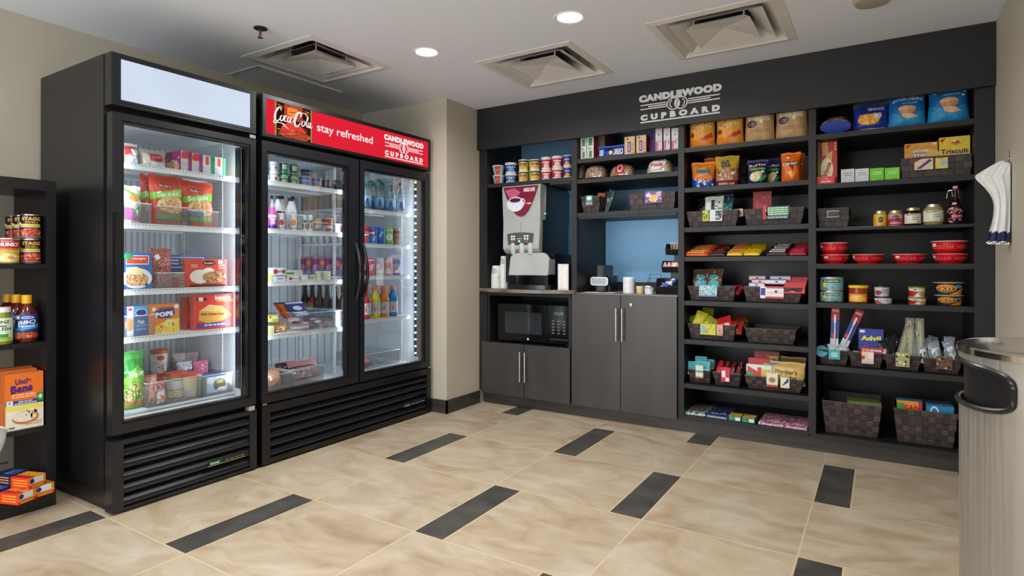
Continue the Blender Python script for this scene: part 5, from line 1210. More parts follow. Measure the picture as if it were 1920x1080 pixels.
b_, a, w_, h_ = bsk('woven basket full of red, white and blue boxes on the fifth shelf', 1393.5, 1504, 540, z, .34, .88)
RB = [(-.115, 0, .10, 0, '#3440a0', 'W'), (-.02, .0, .12, 0, '#c83048', 'W'), (-.10, .04, .09, 1, '#b01c34', 'W'), (-.085, .08, .10, 2, '#a81830', 'W'), (-.11, .13, .10, 3, '#8a1428', 'W'), (.015, .06, .11, 2, '#1c2f9c', 'W'), (.03, .12, .12, 3, '#2440a8', 'W')]
for i, (dx, dy, ww, lv, col, _) in enumerate(RB):
    cbx(('candy_box', 'small %s box with a white front, %s in the fifth-shelf basket' % ('blue' if 'a' == col[-2] or i in (0, 5, 6) else 'red', ['front left', 'front middle', 'second layer left', 'third layer left', 'back top left', 'raised middle', 'back top middle'][i]), 'candy box', 'red white and blue boxes'), a + dx, 4.01 + dy, z + h_ * .72 + lv * .022, ww, .045, .032, '#e8e6ea', [('r', 0, .82, 1, 1, col), ('r', 0, 0, 1, .12, col), ('e', .5, .5, .08, .14, '#1c1c20')], (-.15, 0, .03 * (i % 3 - 1)), top=col)
for k in range(4):
    cbx(('candy_box', 'bright red box at the right in the fifth-shelf basket, %s from the front' % ORD[k], 'candy box', 'bright red boxes'), a + .125, 4.0 + .05 * k, z + h_ * .62 + .016 * k, .12, .05, .05, '#d01c24', [('s', .05, .1, .95, .45, 10, ['#f8e8e8', '#f0a0a0'], .05)], (-.2, 0, 0), top='#c81820')
card(('product_card', 'white card with a blue emblem and red edge on the fifth-shelf basket', 'product card'), a + .0, 3.972, z + h_ * .30, .135, .075, '#ece8ec', [('r', .02, .25, .22, .85, '#2430a0'), ('r', .22, .0, 1, .16, '#d03038'), ('r', .25, .84, 1, 1, '#d8485a'), ('e', .68, .55, .06, .14, K), ('l', .3, .44, .98, .52, 1, '#c8b8c0')])
# sixth shelf
z = .627
b_, a, w_, h_ = bsk('woven basket of yellow and red sachets, left on the sixth shelf', 1290, 1379, 609, z, .34, .88)
for k, (dx, dy, dz, rl, cl) in enumerate(((-.10, .04, .03, .35, '#d8d028'), (-.115, .07, .0, -.2, '#8a9a20'), (-.055, .10, .05, .1, '#7a7818'), (-.045, .03, .0, .6, '#b8b830'))):
    pouch(('tea_sachet', 'yellow-green square sachet in the sixth-shelf basket, %s' % ['tilted at front left', 'leaning behind the tilted one', 'tall at the back', 'lying at the rim'][k], 'sachet', 'yellow sachets'), a + dx, 3.99 + dy, z + h_ * .6 + dz, .075, .085, .02, cl, [('r', .2, .2, .8, .8, '#e8dc50' if k == 0 else cl)], -.35, .2, rl, seed=k)
for k, (dx, dy, dz, rl, cl) in enumerate(((.035, .06, .0, .1, '#c81c24'), (.085, .04, .02, -.35, '#e02830'), (.12, .10, .0, .2, '#901418'), (.135, .03, -.01, .1, '#c02020'), (.155, .12, .03, .1, '#5a2c18'))):
    pouch(('candy_sachet', 'red sachet in the sixth-shelf basket, %s' % ['left of the reds', 'with a white mark, uppermost', 'behind the uppermost', 'low at the rim', 'brownish at the far right'][k], 'sachet', 'red sachets'), a + dx, 3.99 + dy, z + h_ * .55 + dz, .09, .075, .02, cl, [('r', .45, .15, .8, .45, '#e8d8e0')] if k == 1 else [('s', .1, .1, .9, .9, 5, ['#e88080', '#f0b040'], .06)], -.5, .1, rl, seed=k)
card(('product_card', 'yellow and blue card hanging on the basket of yellow sachets', 'product card'), a - .02, 3.972, z + h_ * .34, .10, .07, '#c8c030', [('e', .2, .5, .16, .35, '#70b8d0'), ('s', .3, .1, .95, .9, 14, ['#e0d860', '#8a9a28', '#f0e8a0'], .06)])
card(('product_card', 'small pink and brown card beside the yellow card on the basket', 'product card'), a + .055, 3.972, z + h_ * .34, .04, .07, '#d8a080', [('s', .1, .1, .9, .9, 8, ['#8a4028', '#f0d8c8'], .1)])
b_, a, w_, h_ = bsk('empty woven basket at the right of the sixth shelf', 1396, 1493, 618, z, .30, .86)
# seventh shelf
z = .332
b_, a, w_, h_ = bsk('small woven basket of teal boxes at the left of the seventh shelf', 1290, 1332, 694, z, .34, .84)
for k, (dx, dy, dz, rz, ww) in enumerate(((-.055, .03, .0, .2, .055), (.02, .03, .008, -.05, .085), (-.01, .08, .03, .1, .075), (.045, .10, .012, .0, .05))):
    cbx(('medicine_box', 'teal and white box in the small left basket, %s' % ['front left', 'front middle', 'uppermost at the back', 'back right'][k], 'small box', 'teal and white boxes'), a + dx, 3.99 + dy, z + h_ * .55 + dz, ww, .06, .085, '#2ab0bc', [('r', 0, 0, 1, .35, '#e0e8e8'), ('l', .1, .45, .9, .9, 3, '#187888')], (-.25, 0, rz), side='#d8e4e4', top='#38bcc8')
card(('product_card', 'slim teal and cream card on the small basket of teal boxes', 'product card'), a + .003, 3.972, z + h_ * .42, .05, .085, '#dcd8c0', [('r', .0, .45, 1, .6, '#38a0a8'), ('r', 0, 0, 1, .12, '#b05838')])
b_, a, w_, h_ = bsk('small woven basket of pink sticks beside the teal boxes', 1336.5, 1388, 700, z, .34, .84)
for k in range(4):
    for j in range(2):
        cbx(('candy_stick', 'long %s stick packet in the pink basket, %s from its left, %s row' % (['red', 'dark red', 'maroon', 'brown'][k], ORD[k], ('front', 'back')[j]), 'candy stick', 'pink and red stick packets'), a - .06 + k * .038, 4.0 + .05 * j, z + h_ * .5 + .022 * j, .028, .022, .10, ['#c81c34', '#7c1820', '#641018', '#4a1414'][k], [('r', 0, 0, 1, .32, ['#e83890', '#e858a0', '#d868b0', '#e070b0'][k]), ('s', .1, .35, .9, .95, 6, ['#e0a0a0', '#a83030'], .1)], (-.75, 0, -.08 * k))
card(('product_card', 'red and white slim card on the basket of pink sticks', 'product card'), a - .005, 3.972, z + h_ * .36, .055, .095, '#c82040', [('r', .1, .3, .5, .75, '#f0e8ec'), ('r', .5, .05, .9, .3, '#f0e8ec')])
b_, a, w_, h_ = bsk('large woven basket with red boxes and a gold bag, right on the seventh shelf', 1396, 1506, 709, z, .36, .88)
for k, (dx, dy, dz, cc) in enumerate(((-.09, .04, .0, '#d8e0d8'), (-.085, .08, .035, '#c81c20'), (-.06, .14, .075, '#8a1418'))):
    cbx(('cookie_box', 'red and white box at the left of the large basket, %s layer' % ['front', 'middle', 'rear and highest'][k], 'box', 'red and white boxes'), a + dx, 3.99 + dy, z + h_ * .5 + dz, .15, .05, .11, cc, [('r', 0, .0, .5, .6, '#2a9a70' if k == 0 else '#d8d4d0'), ('p', [(.05, .9), (.6, .5), (.6, .25), (.05, .6)], '#c81c24'), ('r', .6, .35, .95, .75, '#d8b848'), ('r', .45, .3, .6, .85, '#d02028')], (-.1, 0, .03 * k))
wer = [('p', [(0, .85), (.3, 1), (0, 1)], '#3a78c0'), ('t', "Werther's", .45, .62, .68, .22, '#4a2c10', dict(bold=.02, rot=-.06)), ('t', 'Original', .5, .36, .56, .18, '#4a2c10', dict(bold=.02, rot=-.06)), ('p', [(.6, .0), (.9, .25), (.95, .1), (.8, 0)], '#1c4c98'), ('e', .12, .3, .12, .12, '#b0a890')]
pouch(('candy_bag', 'darker gold bag behind the front gold bag in the large basket', 'candy bag'), a + .075, 4.13, z + h_ * .72, .19, .13, .04, '#8a6a28', wer, -.1, 0, seed=5)
pouch(('candy_bag', 'gold bag with brown lettering at the front of the large basket', 'candy bag'), a + .075, 4.02, z + h_ * .5, .20, .13, .045, '#dcb868', wer, -.12, .03, seed=6)
card(('product_card', 'white and red card at the left on the large basket of boxes', 'product card'), a - .005, 3.972, z + h_ * .36, .065, .085, '#e0dcd0', [('r', 0, 0, 1, .15, '#c83030'), ('e', .5, .5, .3, .2, '#a87840')])
card(('product_card', 'gold and blue card at the right on the large basket of boxes', 'product card'), a + .068, 3.972, z + h_ * .36, .05, .075, '#e8e0c8', [('p', [(.1, .1), (.5, .4), (.9, .9), (.9, .5)], '#1c4888'), ('r', 0, .85, 1, 1, '#c8a048')])
# eighth shelf: magazines and card packs, lying flat
z = .1225
def flat(T, p0, p1, yfront, dep, th, base, dec, turn=0):
    a, w = span('C', yfront, p0, p1); m = MB(); m.box(-w / 2, w / 2, 0, dep, 0, th, base); m.decals(lambda x, y, o: (-w / 2 + x * w, y * dep, th + o), dec, w, dep)
    m.decals(lambda x, y, o: (-w / 2 + x * w, -o, y * th), [('l', .05, .2, .95, .8, 2, '#d8d8d0')], w, th); o = m.build(T[0]); tag(o, *T[1:]); o.location = (a, yfront, z); o.rotation_euler[2] = turn; return o
flat(('magazine_stack', 'teal and red colourful magazines lying flat at the bottom left', 'magazines'), 1284, 1322, 3.955, .27, .018, 'f_mag1', [('s', .02, .02, .98, .98, 34, ['#e8e8e8', '#10a088', '#c02828', '#f0c040'], .04)])
flat(('magazine_stack', 'blue and red word puzzle magazines lying flat beside the teal ones', 'magazines'), 1323, 1364, 3.955, .27, .016, '#2a3c78', [('s', .02, .02, .98, .98, 50, ['#e8e8f0', '#c83848', '#18a080', '#405090'], .035), ('sc', '', .5, .25, .7, .14, WH, dict(bold=.03))])
for k, (p0, p1) in enumerate(((1366, 1389), (1391, 1415))):
    a, w = span('C', 3.955, p0, p1); o = carton('card_pack', w, .10, .030, '#1a7a58', [('r', .55, .1, .95, .8, '#e0e4e0'), ('s', .05, .2, .5, .8, 6, ['#a8d8b0'], .06)], top='#c8a03c', tdec=[('s', .05, .05, .95, .95, 14, ['#e8c860', '#8a7020', '#2a8a60'], .05)])
    tag(o, 'small green and gold box on the bottom shelf, %s of the pair' % ('left', 'right')[k], 'small box', 'green and gold boxes'); put(o, 'C', a, 3.955, z, .10)
flat(('magazine_stack', 'pink and yellow magazines lying flat at the bottom, left of the partition', 'magazines'), 1422, 1470, 3.955, .28, .014, 'f_mag2', [('s', .02, .02, .98, .98, 60, ['#f0f0f0', '#f0d030', '#c83090', '#4060c0'], .035)])
flat(('magazine_stack', 'pink and magenta magazines lying flat, touching the partition', 'magazines'), 1471, 1513, 3.955, .28, .014, 'f_mag2', [('s', .02, .02, .98, .98, 50, ['#f0f0f0', '#d83048', '#e890c8', '#8030a0'], .035)])

# ================================================================== BAY 4
z = 1.898
lay = [('e', .55, .55, .36, .30, '#e8a030'), ('s', .25, .3, .85, .8, 24, ['#f0b848', '#c87820', '#e89828'], .06), ('r', 0, 0, 1, .16, '#e8e4d8'), ('e', .12, .4, .1, .1, '#c02830')]
o = bag('chip_bag', .21, .16, .075, '#1c3c9c', lay, seed=31, wr=.004, foot=2); tag(o, 'blue chip bag slumped low at the left end of the top shelf', 'chip bag'); a, w_ = span('C', 3.96, 1536, 1596); o.location = (a, 3.985, z + .042); o.rotation_euler = (-1.15, 0, .02); o.scale[0] = w_ / .21
PB(('chip_bag', 'dark blue chip bag with golden chips, second on the top shelf', 'chip bag'), 'C', 3.975, 1599, 1666, 192, z, .09, '#16308c', [('e', .45, .40, .33, .2, '#e8a030'), ('s', .2, .25, .8, .58, 28, ['#f4bc50', '#c87820', '#e8a038'], .055), ('e', .72, .5, .12, .09, '#c8d0e0'), ('l', .4, .72, .9, .82, 2, '#d0d8f0'), ('r', .2, 0, 1, .07, '#e8e4d8'), ('r', 0, .9, 1, 1, '#5a5030')], seed=32)
ond = [('p', [(0, 0), (1, 0), (1, .45), (.5, .3), (0, .45)], '#2090c8'), ('e', .5, .52, .24, .09, '#d8a878'), ('e', .52, .44, .22, .07, '#c08c5c'), ('p', [(.34, .40), (.66, .36), (.8, .26), (.6, .22), (.4, .26)], '#e0b488'), ('tt', ringt(.14, .45, .12, .14, .1), '#1c4c88'), ('t', 'ondulées', .52, .84, .84, .13, '#dcebf6', dict(bold=.015, shear=.15, arc=-.5)), ('l', .35, .66, .8, .7, 1, '#7ac0e0')]
PB(('chip_bag', 'light blue rippled chip bag, third on the top shelf', 'chip bag', 'light blue chip bags'), 'C', 3.97, 1666, 1736, 172, z, .10, '#1668b0', ond, seed=33, flare=.06)
PB(('chip_bag', 'light blue rippled chip bag at the right end of the top shelf', 'chip bag', 'light blue chip bags'), 'C', 3.97, 1742, 1818, 152, z, .10, '#1668b0', ond + [('r', .82, .62, .9, .67, '#e8eef4')], seed=34, flare=.08)
# second shelf
z = 1.603
PC(('cracker_box', 'tall red cracker box with a cream oval printed Vinta', 'cracker box'), 'C', 4.03, 1536, 1569.5, 266, z, .07, '#b8181c', [('p', [(.1, .98), (.45, 1), (.55, .72), (.2, .68)], '#c89850'), ('p', [(.4, .72), (.75, .78), (.7, .55), (.35, .58)], '#d8a860'), ('e', .42, .36, .36, .27, '#e8e0b0'), ('t', 'Vinta', .44, .36, .85, .12, '#a81c1c', dict(bold=.04, rot=1.25, asp=.42)), ('l', .85, .8, .97, .97, 3, '#e8c8a0')])
PC(('cracker_box', 'brown and olive box squeezed between the partition and the Vinta box', 'cracker box'), 'C', 4.0, 1533, 1537.5, 266, z, .16, '#6a4c20', [('r', 0, 0, 1, .6, '#7a7030')])
PC(('cracker_box', 'short red cracker box lying in front of the tall red one', 'cracker box'), 'C', 3.965, 1531, 1565, 331, z, .11, '#d81c20', [('sc', '', .5, .7, .3, .2, '#f0d8d0'), ('l', .2, .2, .8, .45, 1, '#f0b0a8')], top='f_nuts')
TB = [(1577, 1602, '#c8ccd0', '#8a8e94', 'grey-white tea box beside the red cracker boxes', 'Earl Grey'), (1603.5, 1629, '#d4d4d4', '#6a6460', 'pale grey tea box with a speckled top, second of the four', ''), (1631, 1657, '#6cc81c', '#2c7a1c', 'bright green tea box with a dark green top, third of the four', ''), (1659, 1686.5, '#78d028', '#3a3020', 'bright green tea box beside the woven basket', '')]
for k, (p0, p1, cf, ct, lab, tx) in enumerate(TB):
    PC(('tea_box', lab, 'tea box', 'small tea boxes'), 'C', 3.975, p0, p1, 317 - k * .9, z, .13, cf, [('l', .2, .5, .85, .72, 2, '#8a8c90' if k < 2 else '#c8f090'), ('s', .1, .1, .9, .4, 4, ['#b0b4b8'] if k < 2 else ['#a0e060', '#e8f8d0'], .04)], top=ct)
b_, a, w_, h_ = bsk('woven basket holding two yellow cracker boxes on the second shelf', 1690, 1823, 294, z, .24, .96, c=3.97)
wheat = [('t', 'Wheat', .52, .58, .62, .22, '#2c1850', dict(bold=.08, rot=.12)), ('t', 'Wheat', .52, .585, .60, .19, '#f4f0f0', dict(bold=.03, rot=.12)), ('t', 'Thins', .52, .33, .58, .2, '#2c1850', dict(bold=.08, rot=.12)), ('t', 'Thins', .52, .335, .56, .17, '#f4f0f0', dict(bold=.03, rot=.12)), ('p', [(.03, .92), (.22, .95), (.08, .72)], '#c82828'), ('e', .9, .9, .07, .05, '#f0e8d8'), ('e', .85, .35, .2, .25, '#e8b860')]
PC(('cracker_box', 'orange-yellow cracker box printed Wheat Thins in the basket', 'cracker box'), 'C', 4.03, 1696, 1758, 268, z + .10, .07, '#dc9a28', wheat, top='#c88420')
tris = [('t', 'Triscuit', .5, .34, .90, .22, '#18285c', dict(bold=.04)), ('p', [(.35, .72), (.55, .82), (.75, .7), (.55, .6)], '#c8903c'), ('e', .55, .76, .12, .07, '#b83828'), ('e', .5, .8, .06, .04, '#f0e8e0'), ('p', [(.03, .92), (.22, .95), (.08, .74)], '#c82828'), ('r', 0, 0, 1, .2, '#f0e0a0')]
PC(('cracker_box', 'yellow cracker box printed Triscuit in the basket', 'cracker box'), 'C', 4.02, 1761, 1819, 256, z + .10, .08, '#e8c830', tris, top='#c8a820')
card(('product_card', 'cream card with a purple stroke on the basket of cracker boxes', 'product card'), a - .055, 3.967, z + h_ * .40, .085, .06, '#dccca0', [('p', [(.1, .1), (.35, .1), (.95, .8), (.8, .95)], '#5a2c88'), ('p', [(0, 1), (.4, 1), (0, .7)], '#a01c2c')])
card(('product_card', 'yellow and pale blue card on the basket of cracker boxes', 'product card'), a + .025, 3.967, z + h_ * .40, .055, .06, '#e0c868', [('r', .45, .3, .95, .7, '#88c0c8'), ('p', [(0, 1), (.9, 1), (.5, .8)], '#b89c40')])
# third shelf: jars
z = 1.341
b_, a, w_, h_ = bsk('small woven basket with a metal label frame, left of the jars', 1533, 1592, 391, z, .26, .90, c=3.985)
m = MB(); frame_t = [(-.03, 0, 0), (.03, 0, 0), (.03, 0, .035), (-.03, 0, .035)]; m.tube(frame_t, .0025, 'chrome', 6, closed=True); m.box(-.028, .028, .001, .002, .002, .033, '#20344c/0.2'); q = m.build('label_frame', b_); q.location = (0, -.137, h_ * .55)
m = MB(); m.box(-.075, .075, -.05, .05, 0, .0012, '#b8c0cc'); q = m.build('paper_sheet'); q.location = (onY(1618, 420, 4.0)[0], 4.01, z); tag(q, 'pale paper lying flat between the small basket and the jars', 'paper')
def jar(T, p0, p1, pt, yc, body, labc, dec, lidc, hex_=False, lz=(.08, .72), shape=None):
    a, r = roundspan('C', yc, p0, p1); h = zat(a, yc - r, pt) - z
    P = shape(r, h) if shape else [(0, 0), (r * .93, 0), (r, h * .05), (r, h * .72), (r * .86, h * .83), (r * .80, h * .85)]
    m = MB(); m.lathe(P, body, 6 if hex_ else 28, smooth=not hex_)
    m.lathe([(r * 1.004, h * lz[0]), (r * 1.006, h * lz[1])], labc, 28) if not hex_ else None
    m.decals(wrapper([(r * 1.006, 0), (r * 1.006, h)], h * lz[0], h * lz[1], 2.2), dec, r * 2.2, h * .6, maxlen=r * .3, off=.0008)
    o = m.build(T[0]); tag(o, *T[1:]); o.location = (a, yc, z); o.rotation_euler[2] = radians(-7)
    rt = P[-1][0]; MB().lathe([(rt * 1.06, P[-1][1] - .001), (rt * 1.08, h * .985), (rt, h), (0, h)], lidc, 28).build('lid', o); return o
jar(('honey_jar', 'small jar with a bright yellow label and gold lid', 'jar'), 1637.5, 1663.5, 395, 4.03, '#c8a878', '#e8c028', [('r', 0, 0, .25, 1, '#e89818'), ('p', [(.42, .35), (.57, .25), (.72, .35), (.72, .75), (.57, .85), (.42, .75)], '#3a3028'), ('r', .46, .5, .68, .62, '#b8a878')], 'lid_gold')
jar(('honey_jar', 'small jar with a raspberry red label and gold lid', 'jar'), 1664.5, 1693.5, 394, 4.03, '#b89078', '#b02844', [('r', 0, .6, 1, 1, '#c0988a'), ('p', [(.35, .5), (.55, .4), (.75, .5), (.75, .85), (.55, .95), (.35, .85)], '#5a1c30'), ('sc', '', .55, .7, .3, .14, '#e8c8c8'), ('l', .2, .12, .9, .25, 1, '#f0c0cc')], 'lid_gold')
gl = [('r', 0, 0, 1, 1, '#e4e0d0'), ('sc', '', .68, .62, .32, .18, '#2a7a3a', dict(bold=.03, rot=.12)), ('sc', '', .7, .42, .36, .18, '#2a7a3a', dict(bold=.03, rot=.12)), ('l', .15, .85, .8, .93, 1, '#5a5a50'), ('r', .85, .08, .93, .2, '#3a3a30'), ('e', .92, .75, .04, .06, '#c87828')]
jar(('preserve_jar', 'dark jar with a cream label and silver lid, middle of the jars', 'jar'), 1695.5, 1727, 389, 4.03, '#1e1410/0.15', '#e0dccc', gl, 'lid_gold', lz=(.12, .66))
jar(('pickle_jar', 'largest jar, olive-yellow with a cream label', 'jar'), 1730, 1770.5, 382, 4.04, '#a89858/0.2', '#c0b078', gl, 'lid_silver', lz=(.18, .68), shape=lambda r, h: [(0, 0), (r * .8, 0), (r * .92, h * .06), (r, h * .2), (r, h * .68), (r * .92, h * .8), (r * .78, h * .87), (r * .76, h * .88)])
a, r = roundspan('C', 4.05, 1775, 1808); h = zat(a, 4.0, 347) - z
P = [(0, 0), (r * .9, 0), (r, h * .04), (r, h * .3), (r * .9, h * .45), (r * .55, h * .58), (r * .32, h * .66), (r * .30, h * .88), (r * .36, h * .89), (r * .36, h * .93)]
m = MB(); m.lathe(P, '#34141c/0.1', 24); m.decals(wrapper(P, h * .06, h * .44, 2.6), [('s', .1, .6, .9, 1, 30, ['#c89848', '#8a2c3c', '#e0c0a0', '#c05838'], .05), ('r', .35, .28, .85, .52, '#b83c64'), ('sc', '', .6, .42, .46, .12, '#f0d8e0', dict(bold=.02)), ('s', .1, .02, .9, .28, 16, ['#a83858', '#e0b0b8', '#5a1828'], .05)], r * 2.6, h * .4, maxlen=r * .3, off=.001)
o = m.build('juice_bottle'); o.location = (a, 4.05, z); o.rotation_euler[2] = radians(-8); tag(o, 'dark red swing-top bottle at the right end of the jar shelf', 'bottle')
m = MB(); m.lathe([(0, h * .93), (r * .33, h * .93), (r * .36, h * .96), (r * .3, h), (0, h)], '#d8d4d0/0.3', 18); m.lathe([(r * .37, h * .90), (r * .37, h * .935)], '#9c2450', 18); m.build('stopper', o)
m = MB(); m.tube([(-r * .34, 0, h * .90), (-r * .75, 0, h * .90), (-r * .95, 0, h * .82), (-r * 1.0, 0, h * .70)], .002, 'chrome', 6); m.tube([(r * .34, 0, h * .96), (r * .42, 0, h * .8), (r * .34, 0, h * .72), (-r * .34, 0, h * .74), (-r * .42, 0, h * .86)], .002, 'chrome', 6); m.build('wire_clasp', o)
m = MB(); m.decals(wrapper(P, h * .52, h * .57, 2.6), [('r', .3, 0, .6, 1, '#e8e4e0')], r * 2, h * .05, maxlen=.01, off=.001); m.build('price_sticker', o)
# fourth shelf: red bowls
z = 1.129
def bowl(lab, p0, p1, pt, zz, yc, turn, word='NOODLE BAR'):
    a, r = roundspan('C', yc, p0, p1); h = zat(a, yc - r, pt) - zz
    r0 = r * .66; P = [(0, .0), (r0, 0), (r0 * 1.02, .006), (r * .78, h * .18), (r * .90, h * .55), (r * .955, h * .93), (r, h * .97), (r, h), (r * .94, h), (r * .88, h * .55), (r * .74, h * .2), (0, h * .12)]
    m = MB(); m.lathe(P, 'sharedred', 40, cols=['sharedred'] * 5 + ['#e8d8d4'] * 2 + ['sharedred'] * 4)
    m.decals(wrapper([(r * .80, h * .2), (r * .9, h * .55), (r * .95, h * .9)], h * .26, h * .84, 5.6), [('t', word, .5, .45, .26, .5, '#f08888', dict(bold=-.01)), ('t', 'MAKE', .25, .45, .1, .45, '#f08888', dict(bold=-.01)), ('t', 'NOODLES', .76, .45, .18, .45, '#f08888', dict(bold=-.01)), ('r', .38, .55, .44, .95, '#f0e8e8')], r * 5.6, h * .6, maxlen=r * .2, off=.0012)
    o = m.build('noodle_bowl'); tag(o, lab, 'bowl', 'red lettered bowls'); o.location = (a, yc, zz); o.rotation_euler[2] = turn; return h
yb = 4.075
h1 = bowl('red bowl at the left end of the bowl shelf, bottom of its stack', 1537, 1594, 477, z, yb, -.1)
bowl('red bowl at the left end of the bowl shelf, on top of its stack', 1535, 1592, 454.5, z + h1 * .985, yb, -.5)
bowl('single red bowl beside the left stack', 1597, 1660, 476.5, z, yb, -.7)
bowl('single red bowl with a white sticker left of the right stack', 1671.5, 1739, 476, z, yb, -.3)
h1 = bowl('red bowl at the right end of the bowl shelf, bottom of its stack', 1747, 1818, 475.5, z, yb, -.75)
bowl('red bowl at the right end of the bowl shelf, on top of its stack', 1744, 1817, 451, z + h1 * .985, yb, -.55)
# fifth shelf: tins and tubs
z = .8995
def T4(fn, name, lab, p0, p1, pt, zz, yc, *args, cat='tub', grp=None, rot=-.12):
    a, r = roundspan('C', yc, p0, p1); h = zat(a, yc - r, pt) - zz; o = fn(name, r, h, *args); tag(o, lab, cat, grp); o.location = (a, yc, zz); o.rotation_euler[2] = rot; return h
plan = [('r', .25, .62, .85, .88, '#242018'), ('t', 'PLANTERS', .56, .75, .5, .15, '#f0e068', dict(bold=.04)), ('e', .32, .45, .07, .2, '#e8c828'), ('s', .2, .0, .98, .25, 24, ['#8a3c28', '#c87848', '#e0b080', '#a02c28'], .04), ('r', .05, .1, .15, .8, '#e8e4c0')]
h1 = T4(tin, 'nut_tin', 'light blue nut tin with a yellow rim, bottom of two', 1538, 1581.5, 546, z, 4.03, '#6cb0c8', plan, cat='tin', grp='light blue nut tins')
T4(tin, 'nut_tin', 'light blue nut tin with a yellow rim, top of two', 1538, 1582, 519.5, z + h1, 4.03, '#6cb0c8', plan, cat='tin', grp='light blue nut tins')
a, r = roundspan('C', 4.03, 1538, 1582)
a, r = roundspan('C', 4.02, 1591, 1628.5); h = zat(a, 3.98, 535) - z
o = turned('peanut_jar', [(0, 0), (r * .95, 0), (r, .006), (r, h * .8), (r * .96, h * .86)], '#8c3414/0.15', [('r', .1, .0, .9, .62, '#e89018'), ('e', .5, .25, .35, .2, '#f4c050'), ('sc', '', .5, .45, .4, .14, '#fff0c0', dict(bold=.04)), ('p', [(.1, .62), (.5, .8), (.9, .62)], '#a83818')], h * .06, h * .78, 2.6, lid=([(r * 1.0, h * .84), (r * 1.02, h * .86), (r * 1.02, h * .985), (r * .97, h), (0, h)], '#e8c818')); o.location = (a, 4.02, z); o.rotation_euler[2] = -.12; tag(o, 'orange and brown nut jar with a yellow lid', 'jar')
nu = lambda c: [('t', 'Nutella', .5, .55, .6, .28, c, dict(bold=.04)), ('s', .1, .0, .9, .35, 10, ['#a83050', '#6a2030', '#c8b0b0'], .06), ('e', .3, .85, .08, .07, '#305a30')]
fb = lambda n, r, h, base, dec, lc: tub(n, r * .84, r * .94, h, base, dec, lc, .010)
h1 = T4(fb, 'soup_tub', 'white soup tub with a black lid, bottom of its stack', 1638, 1674.5, 556, z, 4.02, '#e0dcdc', [('p', [(0, 0), (.5, 0), (.3, .5), (0, .5)], '#c83050'), ('sc', '', .5, .6, .5, .3, '#3a3038', dict(bold=.02)), ('s', .1, .0, .9, .3, 12, ['#d03858', '#c8b8b8'], .05)], '#201c20/0.3', grp='white tubs with black lids')
T4(fb, 'soup_tub', 'white soup tub with a black lid, top of its stack', 1638, 1669.5, 535.5, z + h1, 4.02, '#c8c8cc', [('e', .35, .4, .2, .25, '#b02848'), ('l', .5, .3, .95, .8, 4, '#7a7a84'), ('s', .1, .1, .5, .6, 8, ['#6a1830', '#a83050'], .05)], '#201c20/0.3', grp='white tubs with black lids')
dl_ = [('p', [(0, 0), (.4, 0), (.6, .6), (0, .8)], '#b81c2c'), ('sc', '', .55, .55, .4, .3, '#6a1c20', dict(bold=.02)), ('e', .8, .35, .16, .3, '#c89848'), ('e', .45, .85, .1, .08, '#2a6a30')]
h1 = T4(fb, 'dip_tub', 'cream and red tub with an olive lid, bottom of its stack', 1701.5, 1738, 557, z, 4.02, '#e8e0d0', dl_, '#8a8428/0.3', grp='cream tubs with olive lids')
T4(fb, 'dip_tub', 'cream and red tub with an olive lid, top of its stack', 1702, 1736, 537.5, z + h1, 4.02, '#e8e0d0', dl_, '#8a8428/0.3', grp='cream tubs with olive lids')
kd = [('e', .45, .55, .3, .34, '#e89420'), ('e', .45, .5, .24, .22, '#14203c'), ('t', 'KD', .47, .52, .3, .3, '#f0a828', dict(bold=.05)), ('p', [(.55, .0), (.95, .0), (1, .7), (.75, .3)], '#ec9820'), ('e', .8, .72, .12, .15, '#3c98c8')]
fk = lambda n, r, h, base, dec, lc: tub(n, r * .78, r * .94, h, base, dec, lc, .006)
h1 = T4(fk, 'noodle_bowl_pack', 'navy and orange macaroni bowl, bottom of two', 1750.5, 1809, 553.5, z, 4.05, '#16223c', kd, '#c8a860/0.3', cat='macaroni bowl', grp='navy macaroni bowls')
T4(fk, 'noodle_bowl_pack', 'navy and orange macaroni bowl, top of two', 1747, 1810, 529, z + h1, 4.05, '#16223c', kd, '#c8a860/0.3', cat='macaroni bowl', grp='navy macaroni bowls')
# sixth shelf: toiletries
z = .525
b_, a, w_, h_ = bsk('woven basket of toothbrushes at the left of the toiletries shelf', 1536, 1590, 657, z, .28, .84, c=3.975)
for k, (dx, rl) in enumerate(((-.0, .03), (.045, .38))):
    o = empty('toothbrush_pack', (a + dx, 4.03 + .02 * k, z + .10), 'red and blue packed toothbrush standing in the basket, %s' % ('upright one', 'one leaning right')[k], 'toothbrush', 'packed toothbrushes'); L = .245
    m = MB(); m.box(-.022, .022, .0, .003, 0, L, '#1c3c90'); m.box(-.022, .022, -.001, 0, L * .68, L, '#c82028'); m.decals(lambda x, y, q: (-.022 + .044 * x, -.001 - q, y * L), [('r', .1, .88, .9, .93, '#e8b8b8'), ('r', .1, .25, .5, .35, '#d03048'), ('r', 0, 0, 1, .22, '#c8ccd4')], .04, L); m.build('backing_card', o)
    m = MB(); m.tube([(0, -.006, L * .08), (.002, -.008, L * .35), (0, -.007, L * .6)], .004, '#e8ecf4/0.2', 8); m.box(-.006, .006, -.014, -.006, L * .6, L * .8, '#e8ecf4/0.3'); m.build('toothbrush', o)
    o.rotation_euler = (-.12, rl, 0)
o = turned('floss_pack', [(0, 0), (.034, 0), (.036, .012), (.034, .024), (0, .026)], '#3a98b8', n=20); o.location = (a - .065, 4.0, z + h_ * .80); o.rotation_euler = (1.2, 0, .1); tag(o, 'round light blue pack in the toothbrush basket', 'floss pack')
